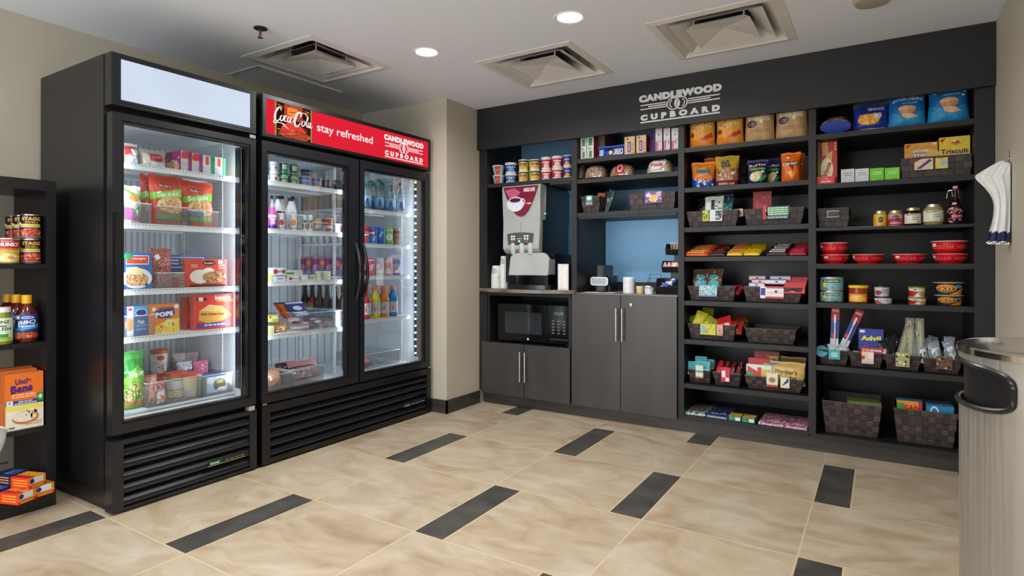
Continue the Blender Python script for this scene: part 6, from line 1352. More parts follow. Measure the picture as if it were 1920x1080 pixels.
for k in range(4): pouch(('wrapped_brush', 'white wrapped toiletry heaped beside the toothbrushes, %s from the left' % ORD[k], 'toiletry pack', 'white wrapped toiletries'), a - .01 + .028 * k, 4.0 + .015 * (k % 2), z + h_ * .68, .05, .055, .03, '#c8d4dc', [('s', .1, .1, .9, .9, 6, ['#8aa8b8', '#f0f4f8'], .08)], -.5, .3 * k, .4 * sin(k), seed=k)
card(('product_card', 'turquoise card on the toothbrush basket', 'product card'), a + .005, 3.970, z + h_ * .42, .06, .055, '#3aa8a8', [('e', .5, .5, .3, .3, '#60c8c0'), ('l', .2, .3, .8, .7, 2, '#c8f0ec')])
b_, a, w_, h_ = bsk('woven basket holding blue and red medicine boxes', 1592, 1655, 662, z, .28, .84, c=3.975)
adv = [('t', 'Advil', .5, .55, .8, .24, '#e8e028', dict(bold=.05)), ('r', .05, .82, .25, .95, '#e0e8f0'), ('e', .3, .15, .1, .04, '#c82030')]
cbx(('medicine_box', 'blue medicine box with yellow lettering standing in the basket', 'medicine box'), a + .025, 4.07, z + .10, .125, .045, h_ * .55 + .07, '#1c3c9c', adv, (-.04, 0, 0), top='#b82030')
cbx(('medicine_box', 'red medicine box with white lettering in front of the blue one', 'medicine box'), a + .032, 4.015, z + .06, .115, .04, h_ * .62, '#c81c20', [('t', 'TYLENOL', .5, .74, .85, .22, '#f4ecec', dict(bold=.05)), ('r', .1, .3, .9, .5, '#e8c838')], (-.05, 0, 0))
q = turned('pill_tub', [(0, 0), (.016, 0), (.016, .02), (0, .022)], '#b0b8bc', n=16); q.location = (a - .05, 4.01, z + h_ * .82); tag(q, 'small pale round tub left of the medicine boxes', 'tub')
card(('product_card', 'cream and red card on the medicine basket', 'product card'), a + .01, 3.970, z + h_ * .30, .06, .07, '#e0c8a8', [('r', 0, .35, .25, .65, '#c03028'), ('r', .5, .45, 1, .9, '#e8e0e0'), ('r', .0, .0, 1, .15, '#b8b8b8')])
b_, a, w_, h_ = bsk('woven basket with wrapped combs and razors standing up', 1658.5, 1727, 667, z, .28, .84, c=3.975)
for k in range(5):
    o = empty('wrapped_comb', (a - .01 + .024 * k, 4.02 + .02 * (k % 2), z + .08), 'pale green wrapped comb standing in the basket, %s from the left' % ORD[k], 'comb', 'wrapped combs')
    m = MB(); m.box(-.009, .009, -.003, .003, 0, .20, '#c8cc98'); [m.box(.009, .016, -.002, .002, .08 + i * .009, .085 + i * .009, '#b8bc88') for i in range(12)]; m.build('comb', o)
    m = MB(); m.box(-.019, .021, -.006, .006, -.01, .215, 'film'); m.decals(lambda x, y, q: (-.019 + .04 * x, -.006 - q, -.01 + .22 * y), [('s', .05, .35, .95, .98, 12, [K, '#3a3a30', '#e8e8d8'], .04)], .04, .2); m.build('wrapper', o); o.rotation_euler = (-.1, .25 - .13 * k + .25 * (k > 2), .1)
for k in range(3): pouch(('razor_pack', 'black wrapped pack at the left of the combs, %s' % ['front', 'middle', 'back'][k], 'razor pack', 'black wrapped packs'), a - .085 + .02 * k, 4.0 + .04 * k, z + h_ * .6 + .02 * k, .07, .10, .03, '#14161c', [('r', .3, .3, .6, .6, '#c8ccd4')] if k == 0 else [('s', .1, .1, .9, .9, 10, ['#5a6070', '#a8b0bc'], .05)], -.3, 0, .2 * k, seed=k + 20)
card(('product_card', 'olive and black card on the comb basket', 'product card'), a - .0, 3.970, z + h_ * .28, .065, .08, '#a8a870', [('s', .05, .05, .95, .95, 12, [K, '#e0e0c0'], .08)])
b_, a, w_, h_ = bsk('woven basket of clear wrapped razors at the right of the shelf', 1730.5, 1803, 674, z, .28, .84, c=3.975)
for k in range(8): pouch(('razor_pack', 'silver and clear wrapped razor pack, %s in the right toiletries basket' % ORD[k], 'razor pack', 'clear wrapped razors'), a - .085 + .024 * k, 4.0 + .03 * ((k * 2) % 3), z + h_ * .58 + .012 * ((k * 3) % 4), .05, .11, .03, '#8a929c', [('p', [(.2, .5), (.8, .6), (.8, .75), (.2, .7)], '#d8dce4'), ('r', .42, .0, .58, .6, '#c0c8d4'), ('s', .05, .05, .95, .95, 8, ['#20242c', '#f0f4f8'], .06)], -.35, .2 * sin(k), .35 * sin(k * 1.9), seed=k + 40)
card(('product_card', 'brown speckled card on the razor basket', 'product card'), a + .01, 3.970, z + h_ * .34, .07, .07, '#6a4838', [('s', .05, .05, .95, .95, 16, ['#c8b0a0', '#3a2018'], .07)])
# seventh shelf: deep baskets
z = .116
b_, a, w_, h_ = bsk('deep woven basket at the left of the bottom shelf, nearly empty', 1541, 1653, 757, z, .34, .86, c=3.985)
flat_ = MB(); flat_.box(-.085, .085, -.06, .06, 0, .035, '#7a8a48'); q = flat_.build('carton_lid', bevel=.003); q.location = (a + .06, 4.10, z + h_ - .03); q.rotation_euler[2] = .1; tag(q, 'olive green carton top just showing inside the left deep basket', 'carton')
b_, a, w_, h_ = bsk('deep woven basket at the right of the bottom shelf, holding detergent boxes', 1676, 1796, 772, z, .34, .86, c=3.985)
cbx(('detergent_box', 'orange detergent box with a blue top in the right deep basket', 'detergent box'), a - .070, 4.08, z + h_ - .10, .120, .08, .14, '#e8962c', [('t', 'GAIN', .6, .74, .6, .22, '#c8281c', dict(bold=.05)), ('r', 0, .6, .3, .9, '#4a9a48'), ('r', .85, .5, 1, 1, '#b82c48')], top='#1c8ac0')
cbx(('detergent_box', 'blue and green dryer sheet box in the right deep basket', 'detergent box'), a + .070, 4.07, z + h_ - .10, .125, .08, .13, '#2a80b8', [('tt', ringt(.3, .7, .16, .28, .3), '#d8e8f0'), ('r', .5, .0, 1, .75, '#1c7a58'), ('l', .55, .55, .95, .7, 1, '#d0e8e0')], top='#2a98d0')

# ================================================================== FREEZER CONTENTS
XP = -3.02
def FB(T, p0, p1, pt, z, d, base, dec=(), c=XP, **k): return PC(T, 'F', c, p0, p1, pt, z + .0008, d, base, dec, **k)
def FG(T, p0, p1, pt, z, t, base, dec=(), c=XP, **k): return PB(T, 'F', c, p0, p1, pt, z + .0046, t, base, dec, **k)
def FT(lab, p0, p1, pt, z, d, c=-3.012, name='acrylic_tray'):
    a, w = span('F', c, p0, p1); h = zpl('F', c, a, pt) - z; o = tray(w, d, h); tag(o, lab, 'tray', 'clear acrylic trays'); put(o, 'F', c and a, c, z + .001, d); return o
z = 1.600
FG(('frozen_pack', 'clear pack with a red and white label at the left of the freezer top shelf', 'frozen pack'), 237, 265, 272, z, .08, '#b8aca0', [('r', .05, .5, .75, .95, '#b83438'), ('r', .4, .5, .85, .8, '#e8e8e8'), ('r', .1, .1, .95, .42, '#c8d0d8')], seed=51, wr=.003, c=-3.05)
FG(('frozen_pack', 'clear pack with a red label and white band, second on the freezer top shelf', 'frozen pack'), 268, 318, 285, z, .08, '#c0b4a4', [('r', .28, .4, .75, .9, '#b03030'), ('sc', '', .5, .66, .3, .12, '#f0d8d0'), ('r', .28, .1, .95, .36, '#d0d4d8'), ('s', .02, .1, .25, .9, 8, ['#e8e8e8'], .04)], seed=52, wr=.004, c=-3.05)
ppur = [('r', .05, .62, .95, .98, '#e83040'), ('r', 0, 0, .8, .48, '#c4c8cc'), ('p', [(0, .8), (.3, 1), (0, 1)], '#e8a8b0'), ('s', .05, .05, .7, .4, 5, ['#8a9096'], .05)]
def fbox2(p0, p1, pt, col, lab, dec, sd):
    FB(('frozen_box', lab, 'frozen box', 'small frozen dinner boxes'), p0, p1, pt, z, .15, '#d8d4d0', dec + [('r', .72, 0, 1, 1, col)], side=sd, top=col, sdec=[('r', 0, .55, 1, 1, col), ('s', .05, .3, .95, .95, 8, ['#f0e8f0'], .05), ('e', .5, .25, .4, .3, 'f_pasta')])
fbox2(339, 358, 283, '#a02070', 'magenta frozen dinner box, left one on the freezer top shelf', ppur, '#a02878')
fbox2(359.5, 378.5, 288, '#a02070', 'magenta frozen dinner box, touching the green ones', ppur, '#a02878')
gg = [('r', .25, .5, .55, .95, '#e04830'), ('r', 0, 0, .7, .42, '#c4c8cc'), ('r', 0, .42, .25, 1, '#d8e0dc')]
fbox2(380, 401, 292, '#18905c', 'green frozen dinner box, left one of the two green', gg, 'f_pasta')
fbox2(402.5, 423, 296, '#18905c', 'green frozen dinner box at the right end of the freezer top shelf', gg, 'f_pasta')
z = 1.318
sau = [('r', 0, .72, 1, 1, '#d04028'), ('e', .4, .83, .22, .05, '#7a1c18'), ('t', "Stouffer's", .4, .83, .34, .05, '#e8d0c0'), ('p', [(0, .52), (1, .62), (1, .80), (0, .66)], '#78c030'), ('t', 'Sautés', .45, .66, .62, .12, '#e8f4d8', dict(bold=.03, rot=.1, shear=.2)), ('e', .55, .42, .42, .18, 'f_pasta'), ('s', .2, .28, .92, .56, 30, ['#d87848', '#f0c890', '#e89868', '#c85838'], .035), ('r', 0, 0, 1, .09, '#c03820'), ('r', .1, .12, .9, .22, '#58a830')]
FG(('frozen_bag', 'white and green frozen bag at the left edge of the second freezer shelf', 'frozen bag'), 238, 272, 352, z, .09, '#d8dcd8', [('p', [(0, .95), (1, .6), (1, .75), (0, 1)], '#68b830'), ('e', .45, .72, .25, .12, '#d88848'), ('p', [(0, .1), (1, .02), (1, .3), (0, .45)], '#b03888'), ('e', .75, .32, .3, .16, '#3a9848'), ('s', .3, .2, .95, .5, 12, ['#a8d8a0', '#78c068'], .04), ('e', .7, .12, .22, .07, '#a84838')], seed=53)
FG(('frozen_bag', 'red and green stir-fry bag behind and left of its twin', 'frozen bag'), 268, 300, 331, z, .06, '#c83c28', sau, seed=54, c=-3.13)
FG(('frozen_bag', 'red and green frozen meal bag, larger front one', 'frozen bag', 'red and green frozen bags'), 288, 352, 333, z, .10, '#c83c28', sau, seed=55, c=-3.04)
FG(('frozen_bag', 'red and green frozen meal bag with a blue stripe, right one', 'frozen bag', 'red and green frozen bags'), 345, 407, 344, z, .09, '#c83c28', sau + [('p', [(0, .26), (.6, .24), (.55, .34), (0, .34)], '#2888c0')], seed=56, c=-3.04)
FT('clear acrylic tray at the left of the second freezer shelf', 237, 284, 381, z, .42)
FT('clear acrylic tray holding the large red and green bag', 301, 352, 388, z, .42)
FT('clear acrylic tray holding the right red and green bag', 357, 410, 396, z, .42)
z = 1.003
FB(('frozen_box', 'blue box with a picture of lasagna, left of the third freezer shelf', 'frozen box'), 236, 285, 474, z, .05, '#2868b0', [('r', .0, .68, .88, .93, '#e8e8ec'), ('r', .02, .70, .85, .91, '#d04830'), ('t', 'Lasagna', .5, .84, .5, .07, '#f0e0d8'), ('e', .08, .9, .2, .08, '#2a8a50'), ('e', .42, .3, .58, .28, '#d8e0e8'), ('p', [(-.0, .1), (.8, .1), (.85, .34), (.5, .5), (0, .52)], 'f_lasagna'), ('p', [(0, .45), (.5, .38), (.75, .5), (.4, .62), (0, .60)], '#e8d8a0'), ('e', .78, .12, .07, .05, '#1c6a38')], side='#1c5088')
FG(('meat_roll', 'red wrapped ground meat roll leaning beside the lasagna box', 'meat pack'), 286, 328, 470, z, .09, 'f_meat', [('p', [(.18, .85), (.4, .93), (.45, .8), (.25, .75)], '#e8e4e0'), ('s', .1, .1, .9, .9, 16, ['#d07070', '#a83838', '#e8b0a8'], .03)], seed=57, flare=.18, c=-3.05)
FB(('frozen_box', 'dark blue frozen pie box at the back of the third freezer shelf', 'frozen box'), 306, 386, 478, z, .05, '#2c4484', [('r', .03, .60, .95, .93, '#dfe4ee'), ('r', .05, .62, .93, .91, '#34407c'), ('e', .52, .76, .14, .12, '#3a9050'), ('l', .12, .7, .35, .85, 2, '#c8d0e8'), ('l', .66, .7, .9, .85, 2, '#c8d0e8'), ('e', .5, .25, .35, .2, '#d8c878')], c=-3.2)
stf = [('e', .52, .86, .17, .09, '#141010'), ('t', "Stouffer's", .52, .86, .26, .07, '#f0e8e0'), ('r', .76, .84, .88, .96, '#f0e8e8'), ('e', .28, .38, .26, .25, '#e8e0d4'), ('e', .5, .55, .16, .14, '#f0e8dc'), ('e', .66, .36, .32, .21, 'f_nuts'), ('s', .45, .2, .95, .5, 22, ['#7a4830', '#a87858', '#5a3020'], .03), ('r', .02, .02, .95, .10, '#3a1c14'), ('l', .05, .7, .22, .8, 2, '#f0d0c0'), ('l', .75, .66, .95, .8, 2, '#f0d0c0')]
FB(('frozen_box', 'red-orange frozen dinner box with a meat picture, third freezer shelf', 'frozen box'), 354, 425.5, 486, z, .06, '#d8402c', stf, side='#d85040')
FB(('frozen_box', 'reddish box partly hidden behind the meat dinner box', 'frozen box'), 334, 352, 519, z, .06, '#c82c2c', [('l', .1, .1, .9, .9, 3, '#e8c0b8')], c=-3.06)
FT('clear acrylic tray in the middle of the third freezer shelf', 298, 346, 512, z, .40)
z = .778
FB(('frozen_box', 'blue and white fish box at the left of the fourth freezer shelf', 'frozen box'), 238, 278, 574, z, .06, '#1c4894', [('r', 0, 0, .30, 1, '#e8ecf0'), ('e', .12, .4, .2, .22, '#e0a850'), ('e', .15, .9, .1, .05, '#d84868'), ('r', .3, .72, 1, 1, '#48a0d8'), ('e', .66, .78, .28, .11, '#1a3870'), ('tt', ringt(.66, .78, .28, .12, .12), '#e8f0f8'), ('t', 'Fish', .66, .47, .3, .12, '#f0f0f4', dict(bold=.03)), ('l', .42, .2, .92, .38, 2, '#70a8e0')], side='#1c3c80')
FB(('frozen_box', 'orange box printed PIZZA POPS on the fourth freezer shelf', 'frozen box'), 279, 336, 570, z, .06, '#e88030', [('p', [(.2, .78), (.8, .88), (.86, .66), (.7, .52), (.35, .52), (.18, .64)], '#2c3c88'), ('t', 'POPS', .5, .66, .58, .16, '#f4f0f0', dict(bold=.07, rot=.06)), ('t', 'PIZZA', .52, .84, .36, .09, '#2c3c88', dict(bold=.05, rot=.06)), ('e', .9, .9, .08, .07, '#f0e8e0'), ('p', [(.15, .0), (1, .0), (1, .5), (.6, .48), (.3, .3)], '#f0d050'), ('e', .42, .2, .24, .14, '#e8c050'), ('e', .68, .34, .2, .12, '#f0dc88'), ('s', .3, .05, .95, .4, 12, ['#c86030', '#e8a040', '#f8ecb0'], .035), ('r', .1, .78, .22, .9, '#e8e0d8')])
bis = [('t', 'bistro', .72, .9, .42, .12, '#fbeeea', dict(bold=.03, shear=.1)), ('e', .16, .87, .14, .05, '#2c1010'), ('r', .08, .82, .2, .93, '#f0e0d8'), ('p', [(.08, .28), (.1, .55), (.3, .68), (.7, .64), (.95, .38), (.7, .22), (.3, .18)], '#e8a848'), ('p', [(.12, .55), (.35, .72), (.75, .64), (.5, .5)], '#f0c878'), ('t', 'Philly Cheese Steak', .45, .43, .62, .09, '#3a1410', dict(bold=.02, rot=-.03)), ('r', .04, .07, .92, .18, '#34469c'), ('l', .2, .1, .8, .15, 1, '#c8d0f0'), ('r', .55, .79, .98, .82, '#e8c040')]
FB(('frozen_box', 'red sandwich box standing behind its twin, fourth freezer shelf', 'frozen box', 'red sandwich boxes'), 348, 420, 556, z, .05, '#dd3524', bis, side='#e05040', c=-3.09)
FB(('frozen_box', 'red sandwich box printed bistro at the front of the fourth shelf', 'frozen box', 'red sandwich boxes'), 366, 437, 552, z, .05, '#dd3524', bis, side='#e05a4a')
FT('clear acrylic tray at the left of the fourth freezer shelf', 237, 290, 592, z, .40)
z = .425
FG(('vegetable_bag', 'bright green vegetable bag standing at the left of the bottom freezer shelf', 'vegetable bag'), 236, 278, 664, z, .09, '#2c8a34', [('r', 0, .9, 1, 1, '#4aa848'), ('p', [(0, .55), (.6, .8), (1, .6), (1, .45), (0, .45)], '#78c040'), ('t', 'Valley', .56, .62, .74, .13, '#f4f4e8', dict(bold=.02, shear=.3, rot=.1)), ('sc', '', .2, .68, .3, .05, '#e8f0e0', dict(bold=.04)), ('e', .45, .30, .48, .20, 'f_green'), ('s', .02, .14, .95, .46, 40, ['#e88840', '#f0e0a0', '#68b038', '#2a7028', '#e8f0d0'], .03), ('r', 0, .06, .85, .13, '#c87850'), ('p', [(0, 0), (1, 0), (1, .06), (0, .06)], '#68a838')], seed=61, c=-3.04)
def FTub(lab, p0, p1, pt, yc, zz, base, dec, lc, grp='ice cream tubs'):
    a, r = roundspan('F', yc, p0, p1); h = zat(yc + r, a, pt) - zz; o = tub('ice_cream_tub', r * .84, r * .95, h, base, dec, lc, .02, ang=2.8); tag(o, lab, 'ice cream tub', grp); o.location = (yc, a, zz + .0045); o.rotation_euler[2] = pi / 2 - .6; return h
ice = [('r', 0, .62, 1, 1, '#e0e0dc'), ('r', .1, .0, .55, .45, '#e8e4e0'), ('s', .5, .0, .95, .4, 10, ['#7a4828', '#c89868', '#3a2418'], .05), ('e', .62, .8, .18, .14, '#c84830')]
h1 = FTub('white and red ice cream tub under another at the back left', 281, 312, 702, -3.28, z, '#d8ccb4', ice, '#c03c30')
FTub('white and red ice cream tub stacked on another, highest in the freezer bottom', 281, 315.5, 658, -3.28, z + h1 + .002, '#d4d0cc', ice, '#c8503c')
FTub('brown and white ice cream tub left of the cream one', 310, 350, 700, -3.14, z, '#b89068', [('r', 0, .4, 1, .8, '#d8d8d8'), ('r', 0, 0, 1, .35, 'f_cream')], '#cc5540')
FTub('cream ice cream tub with a barcode at the front middle', 339.5, 378.5, 702, -3.10, z, '#ddd4a4', [('r', .1, .02, .45, .35, '#c8c8dc'), ('l', .15, .05, .42, .3, 3, '#8888b0'), ('r', .0, .7, 1, 1, '#e8d8a8'), ('r', .6, .1, .95, .6, '#e8e4c8')], '#cc5540')
for k, (p0, p1, pt, cl, c, dz) in enumerate(((276, 300, 708, '#d09088', -3.05, 0), (290, 313, 715, '#c83830', -3.07, 0), (298, 315, 735, '#d8d4d0', -3.03, 0), (328, 352, 667, '#c8bcc0', -3.30, .10), (345, 378, 666, '#c0a8a8', -3.33, .10), (337, 366, 683, '#d0d4dc', -3.22, .11), (368, 396, 681, '#d87090', -3.20, .08))):
    FG(('frozen_treat', ['pale pink wrapped treat beside the green vegetable bag', 'red and clear wrapped treat in front of the stacked tubs', 'small white and orange wrapped treat at the shelf front', 'silvery wrapped treat at the back, left of the heap', 'silvery pink wrapped treat at the top of the heap', 'white printed wrapper lying low on the heap', 'pink and white wrapped treat at the right of the heap'][k], 'frozen treat'), p0, p1, pt, z + dz, .06, cl, [('s', .05, .05, .95, .95, 26, ['#f0f0f4', '#b06878', '#8a90a0', '#e8d0d4'] if k > 2 else ['#f0e8e4', '#c05048'], .05)] + ([('e', .5, .55, .3, .18, '#e87030')] if k == 2 else []), seed=70 + k, c=c, wr=.006)
    if dz: m = MB(); a_, w_ = span('F', c, p0, p1); m.box(-w_ / 2 + .004, w_ / 2 - .004, -.05, .03, 0, dz - .001, '#b8b0b4'); q = m.build('frozen_carton'); tag(q, 'pale carton under the wrapped treats in the freezer, %s' % ORD[k - 3], 'carton', 'pale cartons under the treats'); put(q, 'F', a_, c, z + .001, .06)
a, w_ = span('F', -3.06, 388, 427)
o = carton('ice_cream_sandwich_box', w_, .16, .085, '#b4c8dc', [('r', 0, .6, .3, 1, '#e8ecf0'), ('e', .6, .45, .3, .4, '#5a4428'), ('t', 'OREO', .62, .65, .32, .22, '#e8e040', dict(bold=.04)), ('p', [(.4, .1), (.9, .1), (.95, .3), (.6, .3)], '#f0e4dc')], top='#5078b8'); tag(o, 'pale blue ice cream sandwich box at the right of the freezer bottom', 'frozen box'); put(o, 'F', a, -3.06, z + .005, .16)
FT('long clear acrylic tray at the right of the freezer bottom shelf', 379, 436, 702, z, .40)
FT('clear acrylic tray at the left of the freezer bottom shelf', 276, 378, 712, z, .40)

# ================================================================== FRIDGE, LEFT SECTION
def turnF(fn, T, p0, p1, pt, z, xc, rot=None, **k):
    a, r = roundspan('F', xc, p0, p1); h = zat(xc + r, a, pt) - z; o = fn(r, h); tag(o, *T[1:]); o.location = (xc, a, z + .001); o.rotation_euler[2] = pi / 2 - .5 if rot is None else rot; return h
z = ZL[0]
def yog(base, dec, lc): return lambda r, h: tub('yogurt_cup', r * .80, r * .95, h, base, dec, lc, .004)
wy = [('sc', '', .5, .7, .5, .2, '#3a3a50', dict(shear=.2)), ('e', .65, .3, .1, .18, '#c02838'), ('r', 0, 0, .15, 1, '#d0d4dc')]
gy = [('r', .3, .25, .75, .85, '#d8e4dc'), ('s', .1, .05, .95, .25, 8, ['#a8d8b0', '#e8f0e8'], .05)]
gy2 = [('t', 'ACTIVIA', .5, .6, .7, .28, '#e8f4e8', dict(bold=.04)), ('e', .5, .2, .25, .18, '#a8b890')]
by_ = [('sc', '', .5, .6, .7, .3, '#d0e8f8', dict(bold=.03)), ('s', .1, .1, .9, .4, 8, ['#88c8f0', '#e8f4ff'], .05)]
for k, (p0, p1, yb_, yt, base, d1, d2, nm, xc) in enumerate(((504.5, 522, 320, 303, '#e4e6ea', wy, wy, 'white fruit yogurt cup at the left end', -3.06), (523, 541.5, 322, 305.5, '#1f7a48', gy2, gy, 'green yogurt cup beside the white ones', -3.07), (542, 559.5, 325, 308, '#1f7a48', gy2, gy, 'green yogurt cup next to the blue ones', -3.07))):
    h = turnF(yog(base, d1, '#c8ccd0/0.3/0.6'), ('yogurt_cup', nm + ', bottom of its fridge stack', 'yogurt cup', 'yogurt cups'), p0, p1, yb_, z, xc)
    turnF(yog(base, d2, '#c8ccd0/0.3/0.6'), ('yogurt_cup', nm + ', top of its fridge stack', 'yogurt cup', 'yogurt cups'), p0, p1, yt, z + h + .001, xc)
h = turnF(yog('#1c70b8', by_, '#c8ccd0/0.3/0.6'), ('yogurt_cup', 'blue yogurt cup under a darker blue one on the fridge top shelf', 'yogurt cup'), 560.5, 583, 331, z, -3.07)
turnF(yog('#1c3c78', by_, '#3a6098/0.3/0.4'), ('yogurt_cup', 'dark blue yogurt cup stacked on a lighter blue one', 'yogurt cup'), 563, 585, 318.5, z + h + .001, -3.09)
turnF(yog('#1c70b8', by_ + [('e', .75, .3, .2, .3, '#e87858')], '#c8ccd0/0.3/0.6'), ('yogurt_cup', 'bright blue yogurt cup with an orange spot, single one', 'yogurt cup'), 584, 603, 334, z, -3.07)
for k, (p0, p1, pt) in enumerate(((604, 612, 338), (612, 625, 338), (625, 640, 338))):
    turnF(lambda r, h: tub('yogurt_cup', r * .8, r * .95, h, '#1a2026' if k != 1 else '#2c3a34', [('s', .1, .1, .9, .9, 10, ['#4a6a5a', '#8a98a0'], .06)], '#2a4a38' if k else '#18181c', .006), ('yogurt_cup', 'dark cup at the right of the fridge top shelf, %s of three' % ORD[k], 'cup', 'dark cups on the fridge top shelf'), p0, p1, pt, z, -3.12)
for xk in (-3.20, -3.32):
    for j, yy in enumerate((2.17, 2.27, 2.37, 2.47)):
        o = tub('yogurt_cup', .038, .045, .075, ['#dfe2e8', '#1f7a48', '#1c70b8', '#1f7a48'][j], gy, '#c8ccd0/0.3/0.6', .004); o.location = (xk, yy, z + .001); tag(o, '%s yogurt cup in a rear row of the fridge top shelf' % ['white', 'green, left', 'blue', 'green, right'][j], 'yogurt cup', 'rear row yogurt cups'); o.rotation_euler[2] = pi / 2 - .5
z = ZL[1]
jc = lambda cap, ly: (lambda r, h: bottle('juice_bottle', r, h, '#d8dce0/0.25', cap, [('r', .35, .55, .8, .9, '#16181c'), ('r', .35, .3, .8, .5, ly), ('e', .5, .18, .25, .14, '#e89030')], .04, .60, liquid='#e0e2e4/0.2', neck=.42, shoulder=.64, caph=.10))
for k, (p0, p1, pt, xc, cp, ly) in enumerate(((512, 530, 367, -3.08, '#e0a020', '#38a848'), (535, 555, 371, -3.07, '#14161a', '#e8b840'), (505, 515, 367, -3.16, '#14161a', '#e0a020'), (522, 536, 367, -3.20, '#14161a', '#e89828'), (542, 556, 368, -3.22, '#14161a', '#e8b840'))):
    turnF(jc('#16181c', ly), ('juice_bottle', 'white juice bottle with a black cap and %s band, %s' % ({'#38a848': 'green'}.get(ly, 'yellow'), ['front left', 'front right', 'rear left', 'rear middle', 'rear right'][k]), 'juice bottle', 'juice bottles on the second fridge shelf'), p0, p1, pt, z, xc)
turnF(lambda r, h: bottle('milk_bottle', r, h, '#d838a0/0.25', '#e050a8', [('r', 0, .72, 1, .9, '#f0e8f0'), ('l', .2, .55, .8, .65, 1, WH), ('r', 0, 0, 1, .2, '#203070'), ('e', .5, .4, .2, .14, '#f0a0d0')], .03, .7, neck=.55, shoulder=.72), ('milk_bottle', 'pink and magenta milk bottle at the left of the second fridge shelf', 'milk bottle'), 503, 519, 388, z, -3.035)
for k, (p0, p1, pt, ly, lab) in enumerate(((520, 534, 400, '#b83838', 'white cup with a red fruit picture in the tray'), (541.5, 557, 400, '#e88828', 'white cup with an orange fruit picture in the tray'), (557, 566, 404, '#c8ccd0', 'plain white cup left of the vegetable juice cans'))):
    turnF(lambda r, h: tub('drink_cup', r * .92, r * .98, h, '#dcdfe2', [('e', .5, .45, .26, .2, ly), ('r', .1, .05, .9, .14, '#a8b0a8')], '#e8eaec', .005), ('drink_cup', lab, 'cup'), p0, p1, pt, z, -3.03)
v8 = [('t', 'V8', .55, .62, .5, .24, '#2a3038', dict(bold=.03)), ('r', .2, .1, .4, .45, '#48a060'), ('r', .6, .1, .85, .42, '#c85848')]
fcan = lambda base, dec, top='#c8ccd0/0.25/0.8': (lambda r, h: turned('drink_can', [(0, 0), (r * .78, 0), (r, h * .06), (r, h * .90), (r * .84, h * .97), (r * .82, h)], base, dec, h * .07, h * .89, 2.6, lid=([(r * .82, h), (r * .76, h - .002), (0, h - .002)], top), lidname='can_top', n=22))
for k, (p0, p1) in enumerate(((565.5, 575), (575.5, 586))): turnF(fcan('#dfe2e2', v8), ('drink_can', 'white vegetable juice can with a pink rim, %s of the pair' % ('left', 'right')[k], 'drink can', 'white vegetable juice cans'), p0, p1, 403, z, -3.035)
for k, (p0, p1, c1, lab) in enumerate(((586, 602, '#d8a850', 'orange-yellow cup on the second fridge shelf'), (603, 624, '#a84c38', 'reddish brown cup on the second fridge shelf'))):
    h = turnF(lambda r, h: tub('snack_cup', r * .88, r * .95, h, '#d4d8dc', [('r', .3, .1, .9, .6, '#c04848')], '#c8ccd0', .003), ('snack_cup', lab.replace(' cup', ' topped cup base'), 'cup'), p0, p1, 423, z, -3.04)
    turnF(lambda r, h: tub('snack_cup', r * .86, r * .98, h, c1, [('s', .1, .1, .9, .8, 10, ['#e8d0a0', '#8a3c28'], .05)], '#d8dcd8', .003), ('snack_cup', lab, 'cup'), p0 - .5, p1, 410, z + h + .001, -3.04)
FT('clear acrylic tray with cups on the second fridge shelf', 519, 566, 402, z, .36)
FT('low clear acrylic tray at the right of the second fridge shelf', 588, 640, 419, z, .36)
z = ZL[2]
cc_ = [('e', .22, .5, .16, .34, '#c03040'), ('e', .85, .5, .12, .3, '#b84858'), ('sc', '', .55, .5, .4, .4, '#283878', dict(bold=.03))]
for p0, p1, pt, dz, base, dec, lab in ((505.5, 511, 512, 0, '#d8d088', [], 'pale yellow box at the left edge of the third fridge shelf'), (512, 535, 518, 0, '#d0d8e4', [('sc', '', .6, .5, .5, .4, '#284078')], 'pale blue cheese box on the third fridge shelf, lower left'), (540, 560, 518, 0, '#dce0e4', cc_[:1] + [('sc', '', .65, .5, .5, .35, '#284078')], 'white cheese box with a red circle, lower middle'), (511, 536, 502, .035, '#dce0e4', cc_, 'white cheese box with red circles on top of the blue one'), (537, 567, 507, .030, '#d8e0d8', [('r', 0, .25, .5, .7, '#5a9048'), ('l', .6, .2, .95, .8, 3, '#8a9a98')], 'long white and green box resting on the cheese boxes')):
    FB(('cheese_box', lab, 'cheese box'), p0, p1, pt, z + dz, .09, base, dec, c=-3.03)
for k, (p0, p1, pt) in enumerate(((562, 578, 516), (579, 590, 516), (591, 602, 519), (603, 620, 519))):
    cl = ['#c8d0b8', '#c0c898', '#d0d4b8', '#c8cca8'][k]
    h = turnF(lambda r, h: tub('salad_cup', r * .9, r * .98, h, cl, [('r', .3, .2, .8, .8, '#98b838' if k == 1 else '#e0e4d0'), ('s', .1, .1, .9, .9, 8, ['#708850', '#e8e8d8'], .05)], '#d8e0d8', .004), ('salad_cup', 'small green and cream salad cup, %s from the left, lower row' % ORD[k], 'salad cup', 'salad cups lower row'), p0, p1, pt, z, -3.035)
    if k in (2, 3): turnF(lambda r, h: tub('salad_cup', r * .88, r * .98, h, '#d0d4a8', [('s', .1, .1, .9, .9, 8, ['#a8b070', '#f0f0e0'], .05)], '#e0e8e0', .004), ('salad_cup', 'cream salad cup stacked in the upper row, %s' % ('left', '', 'left one', 'right one')[k], 'salad cup', 'salad cups upper row'), p0, p1, 509, z + h + .001, -3.04)
z = ZL[3]
FB(('dip_box', 'pale yellow box under another at the left of the fourth fridge shelf', 'box'), 505, 514, 611, z, .09, '#d4d49c', [], c=-3.03)
